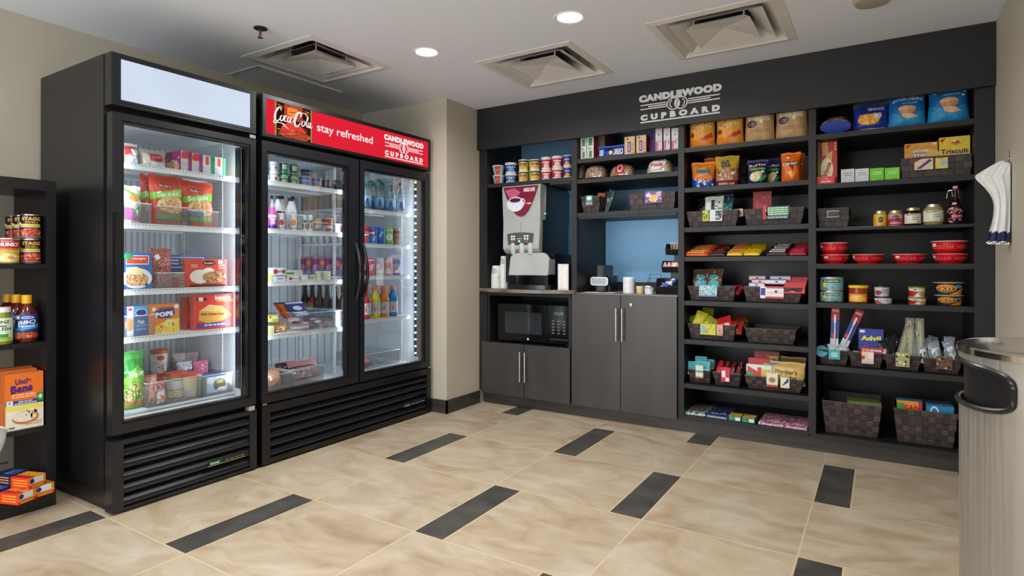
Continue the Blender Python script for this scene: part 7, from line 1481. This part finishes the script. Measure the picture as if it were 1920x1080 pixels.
FB(('dip_box', 'yellow box with a red corner at the left of the fourth fridge shelf', 'box'), 505, 522, 592, z + .072, .09, '#dcd464', [('r', 0, .6, .2, 1, '#b03028'), ('e', .7, .6, .2, .2, '#e8e8b8'), ('l', .3, .2, .9, .4, 1, '#a8a040')], c=-3.03)
FG(('nut_pack', 'clear pack of mixed nuts beside the yellow box', 'nut pack'), 517, 545, 609, z, .07, 'f_nuts', [('r', .4, .2, .62, .8, '#e0dca0'), ('s', .05, .05, .95, .95, 14, ['#e8e8e8', '#5a3820', '#c8a078'], .05)], seed=81, c=-3.03)
for k, (p0, p1, pt, dz) in enumerate(((548, 585, 612, 0), (545, 566, 599, .055))): FG(('deli_meat_pack', 'pale pink deli meat pack, %s' % ('lower one at the tray', 'upper one lying on the other')[k], 'meat pack', 'pale deli meat packs'), p0, p1, pt, z + dz, .05, '#c8a8ac', [('r', .1, .55, .95, .8, '#d8dce4'), ('s', .05, .05, .95, .5, 12, ['#b88088', '#e0ccd0'], .05)], seed=82 + k, c=-3.05, wr=.003)
for k, (p0, p1, pt, cl, c) in enumerate(((541, 570, 571, '#c85420', -3.12), (550, 582, 573, '#d06428', -3.09), (562, 595, 580, '#20286c', -3.06))):
    a, w_ = span('F', c, p0, p1); m = MB(); m.box(-w_ / 2, w_ / 2, -.004, .004, 0, .135, cl, top=cl); m.decals(lambda x, y, o: (-w_ / 2 + x * w_, -.004 - o, .135 * y), [('r', 0, .9, 1, 1, '#20286c' if k < 2 else '#c0c8e0'), ('e', .5, .6, .25, .15, '#e8c8b0' if k < 2 else '#c8d0f0'), ('l', .1, .1, .9, .35, 2, '#e8e4e4')], w_, .135)
    q = m.build('cheese_slice_pack', bevel=.001); tag(q, ['orange and navy slice pack leaning at the back', 'orange slice pack leaning in the middle', 'navy blue slice pack leaning in front'][k] + ' in the fridge tray', 'cheese pack'); q.location = (c - .05, a, z + .075); q.rotation_euler = (-.85, 0, pi / 2); q.rotation_mode = 'XYZ'
for k in range(6): 
    o = bag('sausage_pack', .10, .055, .03, '#5a4048', [('r', .1, .5, .5, .9, '#d0d4dc'), ('s', .05, .05, .95, .95, 10, ['#c8ccd8', '#2a2428', '#a06a70'], .05)], seed=90 + k, wr=.002); o.location = (-3.08 - .05 * (k % 3), 2.50 + .075 * (k // 3) * 1.3, z + .006 + .014 * (k % 3)); o.rotation_euler = (-.8, 0, pi / 2); tag(o, 'dark sausage pack lying in the large acrylic tray, %s' % ORD[k], 'sausage pack', 'dark sausage packs in the tray')
FT('large clear acrylic tray on the fourth fridge shelf', 568, 641, 585, z, .40)
z = .392
FT('clear acrylic tray at the left of the fridge floor', 503, 548, 702, z, .34, c=-2.995)
FT('clear acrylic tray holding meat packs on the fridge floor', 549, 607, 690, z, .34, c=-2.995)
FG(('deli_meat_pack', 'clear pack with a round orange-brown roll at the left of the fridge floor', 'meat pack'), 504, 533, 697, z, .09, '#c08868', [('e', .5, .4, .42, .3, '#c88058'), ('s', .05, .5, .95, .95, 18, ['#e8e4e0', '#a89088'], .05)], seed=95, c=-3.03)
bac = [('s', .02, .05, .98, .95, 34, ['#e8e4e8', '#c89898', '#9a6a6c', '#6a4048'], .04), ('r', .05, .3, .95, .42, '#dde0e4'), ('r', .0, .62, 1, .7, '#2a2428'), ('l', .1, .32, .9, .40, 1, '#70383c')]
FG(('bacon_pack', 'dark striped bacon pack lying behind in the fridge floor tray', 'bacon pack', 'bacon packs'), 520, 565, 683, z, .05, '#4a3438', bac, seed=96, c=-3.16)
o = FG(('bacon_pack', 'pink and white striped bacon pack leaning at the front of the tray', 'bacon pack', 'bacon packs'), 549, 604, 676, z, .05, '#a87478', bac, seed=97, c=-3.10); o.rotation_euler[0] = -.35

# ================================================================== FRIDGE, RIGHT SECTION: files running to the back
FY = [2.845, 2.965, 3.085, 3.205, 3.305]
z = ZR[0]
wat = lambda r, h: bottle('water_bottle', r, h, 'bottle_clear', '#0c8a68', [('r', .0, .0, 1, .12, '#3868b0'), ('p', [(.3, .2), (.5, .9), (.7, .2)], '#1c3c6c'), ('p', [(.35, .1), (.5, .5), (.8, .1)], '#2a6aa0')], .10, .42, neck=.34, shoulder=.60, lab='#8cb8dc/0.3')
proto = wat(.032, .228); first = True
for j, yy in enumerate([2.955, 3.075, 3.185, 3.295]):
    for k in range(4):
        o = proto if first else copy_tree(proto); first = False
        tag(o, 'clear water bottle with a teal cap, %s file from the left, %s row' % (ORD[j], ('front', 'second', 'third', 'rear')[k]), 'water bottle', 'water bottles'); o.location = (-3.045 - .085 * k, yy + .004 * k, z + .001); o.rotation_euler[2] = pi / 2 - .6
# beige cartons along the left file of the same shelf
pr = carton('milk_carton', .058, .052, .105, '#c4b8a4', [('r', 0, .75, 1, 1, '#d8d0c0'), ('e', .5, .4, .3, .2, '#a89880')], side='#b8ac9a')
for k in range(8):
    o = pr if k == 0 else copy_tree(pr); o.location = (-3.05 - .062 * k, 2.80, z + .001); o.rotation_euler[2] = pi / 2; tag(o, 'beige drink carton in the middle fridge file, %s from the front' % ORD[k], 'carton', 'beige drink cartons')
def cans(z, fileset, kinds, grp, n=6, h=.122, r=.0325, step=.072, rows=None):
    for (yy, (base, dec, nm)) in zip(fileset, kinds):
        p = None
        for k in range(n):
            if p is None: p = fcan(base, dec)(r, h); o = p
            else: o = copy_tree(p)
            o.location = (-3.04 - step * k, yy, z + .001); o.rotation_euler[2] = pi / 2 - .6; tag(o, nm.replace(' at the left of the soda shelf', '').replace(' at the right of its shelf', '') + ', %s row of its shelf' % ('front' if k == 0 else ORD[k]), 'drink can', grp)
z = ZR[1]
soda = [('#b81c28', [('p', [(0, .4), (1, .5), (1, .6), (0, .52)], WH), ('sc', '', .5, .7, .6, .12, WH)], 'dark red soda can at the left of the soda shelf'),
        ('#1858b4', [('e', .35, .72, .3, .2, '#c82838'), ('p', [(.1, .7), (.6, .74), (.6, .62), (.1, .64)], WH), ('t', 'PEPSI', .6, .3, .5, .12, '#c8e0f8', dict(rot=1.2, asp=.7))], 'blue soda can with a red disc'),
        ('#1858b4', [('t', 'PEPSI', .5, .62, .6, .14, '#d8ecf8', dict(rot=1.2, asp=.7)), ('s', .1, .1, .9, .9, 10, ['#70b0e8'], .04)], 'blue soda can with pale lettering'),
        ('#78b850', [('e', .5, .45, .3, .25, '#e0ecd8'), ('t', '7', .5, .45, .2, .3, '#3a7838'), ('r', 0, .9, 1, 1, '#a8d890')], 'green soda can'),
        ('#8a7464', [('r', .1, .75, .9, .95, '#7a2028'), ('sc', '', .5, .45, .6, .2, '#3a1c18', dict(rot=.6, asp=.7))], 'brown root beer can at the right of the soda shelf')]
cans(z, [2.925, 3.005, 3.085, 3.165, 3.245], soda, 'soda cans on the second right shelf', n=4)
pw = tub('drink_cup', .026, .030, .07, '#cfd6dc', [('r', .2, .2, .8, .8, '#e4e8ec')], '#e0e4e8', .005)
for k in range(7):
    o = pw if k == 0 else copy_tree(pw); o.location = (-3.05 - .068 * k, 2.805, z + .001); tag(o, 'small white cup in the middle fridge file, %s from the front' % ORD[k], 'cup', 'small white cups in file')
z = ZR[2]
e1 = [('#c81c3c', [('t', 'Coke', .5, .5, .8, .22, '#f8e8ec', dict(rot=1.3, asp=.55, bold=.02)), ('r', 0, .92, 1, 1, '#c8ccd0')], 'red cola can with vertical lettering'),
      ('#c8ccd4', [('t', 'Coke', .5, .5, .7, .18, '#7a1c30', dict(rot=1.3, asp=.55)), ('r', .0, .0, 1, .1, '#a8acb4')], 'silver diet cola can'),
      ('#c4a8ac', [('e', .5, .6, .3, .2, '#c84838'), ('r', .7, .1, .9, .9, '#d06040'), ('s', .1, .1, .9, .9, 8, ['#e8e0e0', '#a84040'], .05)], 'silvery pink and red can'),
      ('#7a58b0', [('r', 0, .72, 1, 1, '#3c2068'), ('p', [(.2, .1), (.8, .1), (.7, .6)], '#d8d0e8'), ('e', .4, .4, .12, .1, '#2c1848')], 'purple grape drink can at the right of its shelf')]
cans(z, [2.985, 3.075, 3.16, 3.25], e1, 'cans on the third right shelf', n=4, h=.128)
ep = fcan('#a890b0', [('r', 0, .55, 1, 1, '#c05878'), ('sc', '', .5, .4, .8, .2, '#503858', dict(rot=.4, asp=.6, bold=.03)), ('e', .6, .75, .3, .15, '#e09860')])(.0325, .135); ep2 = fcan('#b098c8', [('p', [(0, .4), (1, .8), (1, 1), (0, 1)], '#b04890'), ('e', .5, .5, .25, .14, '#e0a0b8')])(.0325, .135)
for k in range(8):
    o = (ep, ep2)[k % 2] if k < 2 else copy_tree((ep, ep2)[k % 2]); o.location = (-3.04 - .070 * k, 2.81 + (.002 if k % 2 else 0), z + .001); o.rotation_euler[2] = pi / 2 - 1.0; tag(o, 'pink and lilac soda can in the middle fridge file, %s from the front' % ORD[k], 'drink can', 'pink and lilac cans in file')
z = ZR[3]
gat = lambda liq, col: bottle('sports_drink_bottle', .0365, .222, liq, '#e8642c', [('p', [(.42, .15), (.62, .55), (.5, .5), (.58, .95), (.35, .5), (.48, .52)], '#e86028'), ('s', .1, .1, .9, .9, 12, ['#e8ecf0', '#98a0ac', col], .05)], .14, .50, neck=.44, shoulder=.60, waist=.05, caph=.11, lab='#b8c0c8/0.3')
for yy, (liq, col, nm) in zip([2.945, 3.035, 3.125, 3.215], (('#a81c30/0.15', '#a81c30', 'red'), ('#c8c820/0.15', '#c8c820', 'yellow'), ('#d87418/0.15', '#d87418', 'orange'), ('#1878b8/0.15', '#1878b8', 'blue'))):
    p = None
    for k in range(3):
        if p is None: p = gat(liq, col); o = p
        else: o = copy_tree(p)
        o.location = (-3.045 - .09 * k, yy, z + .001); o.rotation_euler[2] = pi / 2 - .6; tag(o, '%s sports drink bottle with an orange cap, %s row' % (nm, ('front', 'second', 'third')[k]), 'sports drink', 'sports drink bottles')
br = bottle('beer_bottle', .031, .235, 'amber_glass', '#141416', [('r', .15, .1, .85, .9, '#2c88c0'), ('e', .5, .5, .2, .3, '#16181c'), ('r', .1, .1, .2, .9, '#d8e0e8')], .08, .36, neck=.40, shoulder=.50, caph=.05, lab='#2a2c30/0.3')
for k in range(7):
    o = br if k == 0 else copy_tree(br); o.location = (-3.05 - .078 * k, 2.815, z + .001); o.rotation_euler[2] = pi / 2 - 1.0; tag(o, 'brown glass bottle with a blue label in the middle file, %s from the front' % ORD[k], 'bottle', 'brown bottles in file')
o = bottle('sports_drink_bottle', .034, .20, '#a81c30/0.15', '#2a8a58', [('r', .2, .1, .8, .9, '#1c8a68')], .12, .52, neck=.44, lab='#c8e0d8/0.3'); o.location = (-3.06, 2.875, z + .001); tag(o, 'red drink bottle with a green label beside the sports drinks', 'drink bottle'); o.rotation_euler[2] = pi / 2 - .6
z = .392
FT('clear acrylic tray at the back of the right fridge floor', 690, 749, 660, z, .34, c=-3.05)
o = bag('snack_pack', .17, .11, .05, '#b06850', [('s', .05, .05, .95, .95, 36, ['#e8a080', '#8a3828', '#d8c0b0', '#c87048'], .045)], seed=99, wr=.004, foot=2); o.location = (-3.05, 2.93, z + .03); o.rotation_euler = (-1.0, 0, pi / 2); tag(o, 'orange-brown snack pack lying at the left of the right fridge floor', 'snack pack')
o = carton('snack_box', .06, .06, .035, '#1c70b8', [('s', .1, .1, .9, .9, 5, ['#70b0e0'], .08)]); o.location = (-3.01, 2.83, z + .001); o.rotation_euler[2] = pi / 2; tag(o, 'small bright blue box at the front left of the right fridge floor', 'small box')

# ================================================================== BOOKCASE GOODS
stg = [('r', 0, .55, 1, 1, '#241008'), ('t', 'STAGG', .55, .86, .72, .16, '#e0b058', dict(bold=.05)), ('t', 'CHILI', .56, .70, .46, .10, '#c89848', dict(bold=.04)), ('r', .12, .53, .9, .62, '#e0c828'), ('r', .10, .46, .92, .52, '#b8bcc4'), ('e', .52, .24, .44, .20, 'f_chili'), ('s', .12, .08, .9, .4, 26, ['#d86040', '#e88868', '#a02c1c', '#e8a088'], .035), ('r', .0, .56, .15, .68, '#dcdce4'), ('r', 0, 0, 1, .06, '#8a6a70')]
def BT(lab, yc, xc, z, r, h, dec=stg, base='#3a140c', cat='food tin', grp='chili tins', rot=pi / 2 - .36): o = tin('food_tin', r, h, base, dec); tag(o, lab, cat, grp); o.location = (xc, yc, z + .001); o.rotation_euler[2] = rot; return o
z = 1.125
XB = -3.325; R_, H_t = .0385, .112
yA = onX(57, 450, XB)[1]
hb = zat(XB + R_, yA, 448.5) - z; ht = zat(XB + R_, yA, 403) - z - hb
BT('dark brown chili tin at the right of the bookcase shelf, bottom one', yA, XB, z, R_, hb)
BT('dark brown chili tin at the right of the bookcase shelf, top one', yA, XB, z + hb + .001, R_, ht)
for k in (1, 2): 
    BT('dark brown chili tin %s row back, bottom one' % ('one', 'two')[k - 1], yA, XB - .084 * k, z, R_, hb); BT('dark brown chili tin %s row back, top one' % ('one', 'two')[k - 1], yA - .0 * k, XB - .084 * k, z + hb + .001, R_, ht)
chk = [('r', 0, .62, 1, 1, '#a81c30'), ('t', 'CHUNKY', .5, .78, .86, .17, '#f4ecec', dict(bold=.06)), ('t', "Campbell's", .5, .92, .42, .07, '#f0d8d8', dict(shear=.2)), ('r', 0, .54, 1, .62, '#d86838'), ('p', [(0, .35), (1, .4), (1, .54), (0, .54)], '#e8c040'), ('l', .2, .42, .9, .52, 2, '#a88c58'), ('e', .5, .2, .42, .18, '#e8dc98'), ('e', .62, .2, .1, .1, '#e88828'), ('s', .05, .02, .95, .34, 18, ['#f0e8c0', '#d8a840', '#88a0b0'], .04)]
yB = onX(15, 470, -3.315)[1] + .003
BT('wider red and yellow soup tin left of the lower chili tin', yB - .004, -3.318, z, .0415, zat(-3.28, yB, 447) - z, chk, '#d8b848', cat='soup tin', grp=None, rot=pi / 2 - .34)
z = .767
def sauce(lab, yc, xc):
    o = empty('sauce_bottle', (xc, yc, z + .001), lab, 'sauce bottle', 'barbecue sauce bottles', rz=pi / 2 - .34); r, h = .041, .215
    P = [(0, 0), (r * .92, 0), (r, h * .04), (r, h * .58), (r * .92, h * .64), (r * .55, h * .78), (r * .42, h * .83)]
    m = MB(); m.lathe(P, '#5a1810/0.12', 26); m.decals(wrapper(P, h * .08, h * .60, 2.7), [('r', 0, .3, 1, 1, '#1a3c8c'), ('p', [(0, .3), (1, .45), (1, .62), (0, .42)], '#38a0d8'), ('t', 'BBQ', .52, .66, .6, .18, '#f0f0f8', dict(bold=.02, shear=.3, rot=.1)), ('e', .55, .86, .22, .06, '#c8d0f0'), ('t', 'KRAFT', .55, .86, .3, .06, '#1a2c8c', dict(bold=.04)), ('r', .05, .8, .28, .94, '#dfe2ea'), ('l', .2, .48, .8, .55, 1, '#c8e0f8'), ('e', .6, .14, .38, .12, '#a84828'), ('s', .25, .04, .95, .25, 12, ['#d87848', '#7a2818', '#e8b088'], .035), ('r', 0, 0, .3, .28, '#c87858')], r * 2.7, h * .52, maxlen=r * .3, off=.001); m.build('bottle', o)
    MB().lathe([(r * .46, h * .82), (r * .46, h * .985), (r * .43, h), (0, h)], '#e8a818', 24).build('cap', o); return o
yS = onX(50, 600, -3.325)[1]
sauce('barbecue sauce bottle with a blue label and yellow cap, in front', yS, -3.325)
sauce('barbecue sauce bottle with a yellow cap, one row back', yS - .006, -3.42); sauce('barbecue sauce bottle with a yellow cap, deepest row', yS - .010, -3.51)
yR = onX(8, 600, -3.30)[1]; r, h = .040, zat(-3.27, yR, 577) - z
P = [(0, 0), (r * .9, 0), (r, h * .05), (r, h * .66), (r * .9, h * .76), (r * .74, h * .84), (r * .74, h * .86)]
o = empty('relish_jar', (-3.318, yR - .004, z + .001), 'green relish jar with a white lid left of the sauce bottles', 'jar', rz=pi / 2 - .34)
m = MB(); m.lathe(P, '#7a8a24/0.15', 26); m.decals(wrapper(P, h * .10, h * .72, 2.5), [('r', 0, 0, 1, 1, '#c8c49a'), ('r', .04, .04, .96, .96, '#d8ecd4'), ('t', 'HEINZ', .5, .82, .6, .13, '#1c2c20', dict(bold=.03)), ('t', 'RELISH', .5, .52, .72, .14, '#1c3424', dict(bold=.02)), ('r', .04, .16, .75, .30, '#2a8a50'), ('r', .15, .05, .9, .15, '#88b828'), ('l', .3, .62, .7, .68, 1, '#4a5a4a')], r * 2.5, h * .6, maxlen=r * .3, off=.001); m.build('jar', o)
MB().lathe([(r * .80, h * .86), (r * .80, h * .99), (r * .76, h), (0, h)], '#e8eaec/0.3', 24).build('lid', o)
z = .379
rice = [('r', 0, .52, 1, 1, '#ea7424'), ('t', 'Uncle', .46, .86, .42, .11, '#4a2070', dict(bold=.05, rot=.04)), ('t', 'Bens', .42, .73, .58, .15, '#4a2070', dict(bold=.07, rot=.04)), ('l', .15, .57, .8, .63, 2, '#f4d0a8'), ('r', 0, .44, 1, .52, '#283c8c'), ('r', .02, .42, .19, .53, '#e0e4ec'), ('t', '4', .10, .49, .05, .05, '#283c8c'), ('t', 'BOIL-IN-BAG', .52, .497, .36, .028, '#e8ecf8', dict(bold=.04)), ('t', 'CUISSON-EN-SACHET', .52, .46, .6, .028, '#e8ecf8', dict(bold=.04)), ('r', .84, .47, 1, .62, '#289048'), ('e', .92, .55, .05, .04, '#c8e8c8'), ('r', 0, .34, 1, .44, '#e8dc70'), ('r', 0, 0, 1, .34, '#e6e0d0'), ('e', .52, .20, .36, .12, '#c87848'), ('e', .5, .22, .32, .09, 'f_rice'), ('s', .5, .2, .85, .32, 14, ['#7a8a28', '#c85830', '#a8a838'], .03), ('l', .08, .03, .25, .06, 1, '#5a5a50'), ('l', .5, .06, .95, .12, 2, '#b89868')]
for k, (p0, p1, pt, c, tn, lab) in enumerate(((10, 81, 700, -3.285, .0, 'front orange and white rice box on the bookcase'), (2, 69, 694, -3.345, .0, 'orange rice box standing second behind the front one'), (-6, 61, 690, -3.405, .0, 'orange rice box standing third, deepest of the three'))):
    a, w_ = span('F', c, p0, p1); hh = zpl('F', c, a, pt) - z; o = carton('rice_box', w_, .045, hh, '#e6e0d0', rice, side='#d86a28', top='#e87424'); tag(o, lab, 'rice box', 'orange and white rice boxes'); put(o, 'F', a, c, z + .001, .045, tn)
# small boxes on the bottom board
z = .083
so = [('r', 0, .0, 1, .35, '#e02818'), ('r', 0, .28, 1, .4, '#f0a828'), ('r', .25, .42, .85, .95, '#e4e8f0'), ('e', .18, .65, .14, .2, '#2038a0'), ('l', .1, .05, .9, .2, 1, '#f0b040')]
sot = [('r', .0, 0, .35, 1, '#c02020'), ('s', .35, .05, .95, .95, 12, ['#20286c', '#e02818', '#f0d040'], .05)]
def sbox(lab, p, pb, zz, rz, blue=False):
    x, y, _ = onZ(p, pb, zz); o = carton('soap_box', .075, .10, .048, '#e8901c' if not blue else '#16205c', so if not blue else [('l', .1, .2, .9, .8, 2, '#5070c8')], side='#d83820' if not blue else '#16205c', top='#e89a20' if not blue else '#1a2a78', tdec=sot if not blue else [('sc', '', .5, .5, .6, .3, '#a8b8e8'), ('l', .1, .1, .9, .25, 1, '#5070c8')], sdec=[('l', .1, .2, .9, .8, 3, '#f0a828')]); tag(o, lab, 'small box', ('red and yellow' if not blue else 'navy blue') + ' small boxes'); o.location = (x, y, zz + .001); o.rotation_euler[2] = rz; return o
def sbl(lab, x, y, zz, rz, blue=False):
    o = sbox(lab, 40, 940, zz, rz, blue); o.location = (x, y, zz + .001)
xa, ya, _ = onZ(41, 944, z)
sbl('red and yellow small box at the front left of the bookcase floor', xa - .045, ya, z, pi / 2 + .35)
sbl('red and yellow small box at the front right of the bookcase floor', xa - .075, ya + .085, z, pi / 2 + .15)
sbl('red and yellow small box stacked on the front two', xa - .065, ya + .045, z + .050, pi / 2 + .35)
sbl('navy small box behind the front left box', xa - .165, ya - .03, z, pi / 2 + .3, True); sbl('navy small box behind the front right box', xa - .19, ya + .07, z, pi / 2 + .2, True); sbl('navy small box stacked on the two navy ones', xa - .18, ya + .02, z + .050, pi / 2 + .3, True)

# white moulded chair shell just entering at the left edge
ch = empty('shell_chair', (-2.10, .255, 0), 'white moulded chair seat with a dark rod just entering at the left edge', 'chair')
p_c = onX(-119, 846, -2.10); cz = p_c[2]; rr = .105
ch.location = (p_c[0], p_c[1], 0)
m = MB(); NU, NV = 28, 12; V = []; F = []
for j in range(NV + 1):
    t = j / NV
    for i in range(NU):
        a = 2 * pi * i / NU; r = .14 * (cos(t * pi / 2) ** .45 if t < 1 else 0); zz = cz + .045 - .16 * t + .05 * cos(a + .6) * (1 - t)
        V.append((r * cos(a), r * sin(a), zz))
for j in range(NV):
    for i in range(NU): F.append([j * NU + i, j * NU + (i + 1) % NU, (j + 1) * NU + (i + 1) % NU, (j + 1) * NU + i])
m.add(V, F, '#d4d8dc/0.3', True); V2 = [(x * .96, y * .96, z_ + .006) for x, y, z_ in V]; m.add(V2, [f[::-1] for f in F], '#d4d8dc/0.3', True)
m.tube([V[i] for i in range(NU)], .004, '#e8ecee/0.3', 6, closed=True); m.build('seat', ch)
m = MB(); m.tube([(.0, 0, cz - .09), (0, 0, .02)], .018, '#8a8c90/0.3/0.8', 12); m.lathe([(0, .02), (.16, .014), (.165, 0), (0, 0)], '#8a8c90/0.3/0.8', 28); m.build('pedestal', ch)
m = MB(); m.tube([(.02, .06, cz - .06), (.0, .148, cz - .072)], .004, 'black', 8); m.build('rod', ch)

# ================================================================== STEEL BIN, RIGHT FOREGROUND
BCX, BCY, BR, BH = .3105, 1.396, .184, .972
o = empty('waste_bin', (BCX, BCY, 0), 'tall round brushed steel waste bin with a wide side opening, right foreground', 'waste bin')
def wrapang(px_): # angle round the bin of a pixel column (near side)
    d = ray(px_, 700); n = sqrt(d[0] ** 2 + d[1] ** 2); dx, dy = d[0] / n, d[1] / n; b = -(dx * BCX + dy * BCY); c = BCX ** 2 + BCY ** 2 - BR ** 2; q = b * b - c
    t = -b - sqrt(max(0, q)); return atan2(dy * t - BCY, dx * t - BCX), t * n if False else t
aR, tR = wrapang(1902); aL = wrapang(1799)[0]
xR, yR = BCX + BR * cos(aR), BCY + BR * sin(aR)
zT, zB = zat(BCX + BR * cos(aL), BCY + BR * sin(aL), 672), zat(xR, yR, 786)
aL2 = aR - radians(148)        # far end of the opening, past the silhouette
aC, aH = (aR + aL2) / 2, abs(aR - aL2) / 2; zC, zH = (zT + zB) / 2, (zT - zB) / 2
def bp_(a, z_, off=0): return ((BR + off) * cos(a), (BR + off) * sin(a), z_)
m = MB(); NB = 144
def hole(t):   # rounded rectangle in (angle, height)
    c, s = cos(t), sin(t); n = 4.6; c *= .62; s *= 1.0; L_ = sqrt(c * c + s * s); c /= L_; s /= L_
    k = (abs(c) ** n + abs(s * 1.0) ** n) ** (-1 / n); return aC + aH * k * c, zC + zH * k * s
R0, R1 = aC - aH * 1.5, aC + aH * 1.5; Zb, Zt = zC - zH * 1.35, BH - .004
V = []; F = []; KR = 5
for i in range(NB):
    t = 2 * pi * i / NB; ha, hz = hole(t); c, s = cos(t) * .62, sin(t); k = 1 / max(abs(c), abs(s))
    ra = aC + (R1 - aC) * k * c; rz_ = zC + ((Zt - zC) if s > 0 else (zC - Zb)) * k * s
    for j in range(KR + 1): u = j / KR; V.append(bp_(ha + (ra - ha) * u, hz + (rz_ - hz) * u))
for i in range(NB):
    for j in range(KR): a_ = i * (KR + 1) + j; b__ = ((i + 1) % NB) * (KR + 1) + j; F.append([a_, a_ + 1, b__ + 1, b__])
m.add(V, F, 'steel', True)
def wallgrid(a0, a1, z0, z1, n, off=0, c='steel', flip=False):
    V = []; F = []
    for i in range(n + 1): a = a0 + (a1 - a0) * i / n; V += [bp_(a, z0, off), bp_(a, z1, off)]
    for i in range(n): F.append([2 * i, 2 * i + 2, 2 * i + 3, 2 * i + 1])
    m.add(V, F, c, True)
wallgrid(R1, R0 + 2 * pi, Zb, Zt, 40); wallgrid(0, 2 * pi, .03, Zb + .004, 72, -.0006)
# top corners between the opening patch and the grid are closed by the patch itself
m.build('body', o, sharp=50, recalc=True)
m = MB(); m.lathe([(BR - .008, BH - .03), (BR - .008, .1)], 'black', 48); m.lathe([(0, .30), (BR - .01, .30)], '#0a0a0c/0.5', 40); m.build('inner_liner', o)
m = MB(); m.lathe([(BR + .003, BH - .012), (BR + .004, BH - .002), (BR, BH + .001), (BR - .006, BH), (0, BH - .004)], 'steel_top', 72); m.build('top_cap', o)
m = MB(); m.tube([bp_(*hole(2 * pi * i / NB), .001) for i in range(NB)], .005, '#17171a/0.3', 8, closed=True); m.build('rubber_edge', o)
m = MB(); m.lathe([(BR + .004, 0), (BR + .004, .03), (BR - .004, .03)], 'black', 60); m.build('base_ring', o)

# ================================================================== WHITE SHEETS HANGING ON THE RIGHT WALL
YH = 3.50
tw = empty('hanging_bags', (.49, YH, 1.60), 'bundle of white bags with navy hems hanging from the right wall', 'bags')
def Z(p, q): v = onY(p, q, YH); return (v[0] - .49, v[2] - 1.60)
left = [Z(1826, 331), Z(1831, 337), Z(1846, 350), Z(1856, 362), Z(1861, 374), Z(1862.5, 388), Z(1860, 405), Z(1855, 425), Z(1851, 440), Z(1849.5, 452)]
right = [Z(1895, 331), Z(1896, 337), Z(1896.5, 350), Z(1896, 362), Z(1895, 374), Z(1894, 388), Z(1893, 405), Z(1892, 425), Z(1891.5, 440), Z(1891, 453)]
topm = [Z(1826, 331), Z(1850, 316), Z(1874, 303), Z(1878, 303), Z(1885, 306), Z(1892, 307), Z(1895, 331)]
NS_ = 12
for s in range(NS_):
    rnd = random.Random(s); m = MB(); NX = 22; V = []; F = []; rows = []
    f = s / (NS_ - 1); yo = (f - .5) * .05
    # rows from the slanting top edge down to the hem
    def edge(L, t):
        k = t * (len(L) - 1); i = min(len(L) - 2, int(k)); u = k - i; return (L[i][0] + (L[i + 1][0] - L[i][0]) * u, L[i][1] + (L[i + 1][1] - L[i][1]) * u)
    NR = 26; cut = 0 if s < 2 else .16 + .5 * f * .4
    for j in range(-6, NR + 1):
        for i in range(NX + 1):
            x = i / NX
            if j < 0:
                tx, tz = edge(topm, x); lx, lz = edge(left, 0); rx, rz_ = edge(right, 0); bx, bz = lx + (rx - lx) * x, lz + (rz_ - lz) * x; u = -j / 6
                X_, Z_ = bx + (tx - bx) * u, bz + (tz - bz) * u
            else:
                (lx, lz), (rx, rz_) = edge(left, j / NR), edge(right, j / NR); X_, Z_ = lx + (rx - lx) * x, lz + (rz_ - lz) * x
            jj = (j + 6) / (NR + 6); fold = .010 * jj * sin(x * 16 + s * 1.3) + .006 * sin(x * 7 + s) * jj + .002 * sin(x * 40 + 6 * jj + s)
            pull_ = (1 - x) * (.012 + .02 * f) if s > 1 else 0
            X_ = X_ + pull_ * (1.0 if j < 8 else .35) + .003 * sin(jj * 9 + s) * (1 - x)
            V.append((min(X_, .012), yo + fold, Z_ - .004 * (s % 3)))
    W1 = NX + 1
    for j in range(NR + 6):
        for i in range(NX): a_ = j * W1 + i; F.append([a_, a_ + 1, a_ + W1 + 1, a_ + W1])
    nb = (NR + 6 - 4) * NX; n2 = (NR + 6) * NX
    m.add(V, F[:nb], "cloth", True); m.add(V, F[nb:n2], "#182454/0.7", True)
    # scalloped white hem
    base = V[-W1:]; SV = []; SF = []
    for i in range(W1): SV += [base[i], (base[i][0], base[i][1], base[i][2] - .004 - .004 * abs(sin(i * 1.9)))]
    for i in range(NX): SF.append([2 * i, 2 * i + 2, 2 * i + 3, 2 * i + 1])
    m.add(SV, SF, 'cloth', True); m.build('bag_sheet', tw, sharp=80)
m = MB(); m.tube([(.016, 0, .01), (-.006, 0, .0), (-.010, 0, .016)], .003, 'nickel', 8); m.box(.013, .0175, -.012, .012, -.01, .05, 'nickel'); m.build('hook', tw)
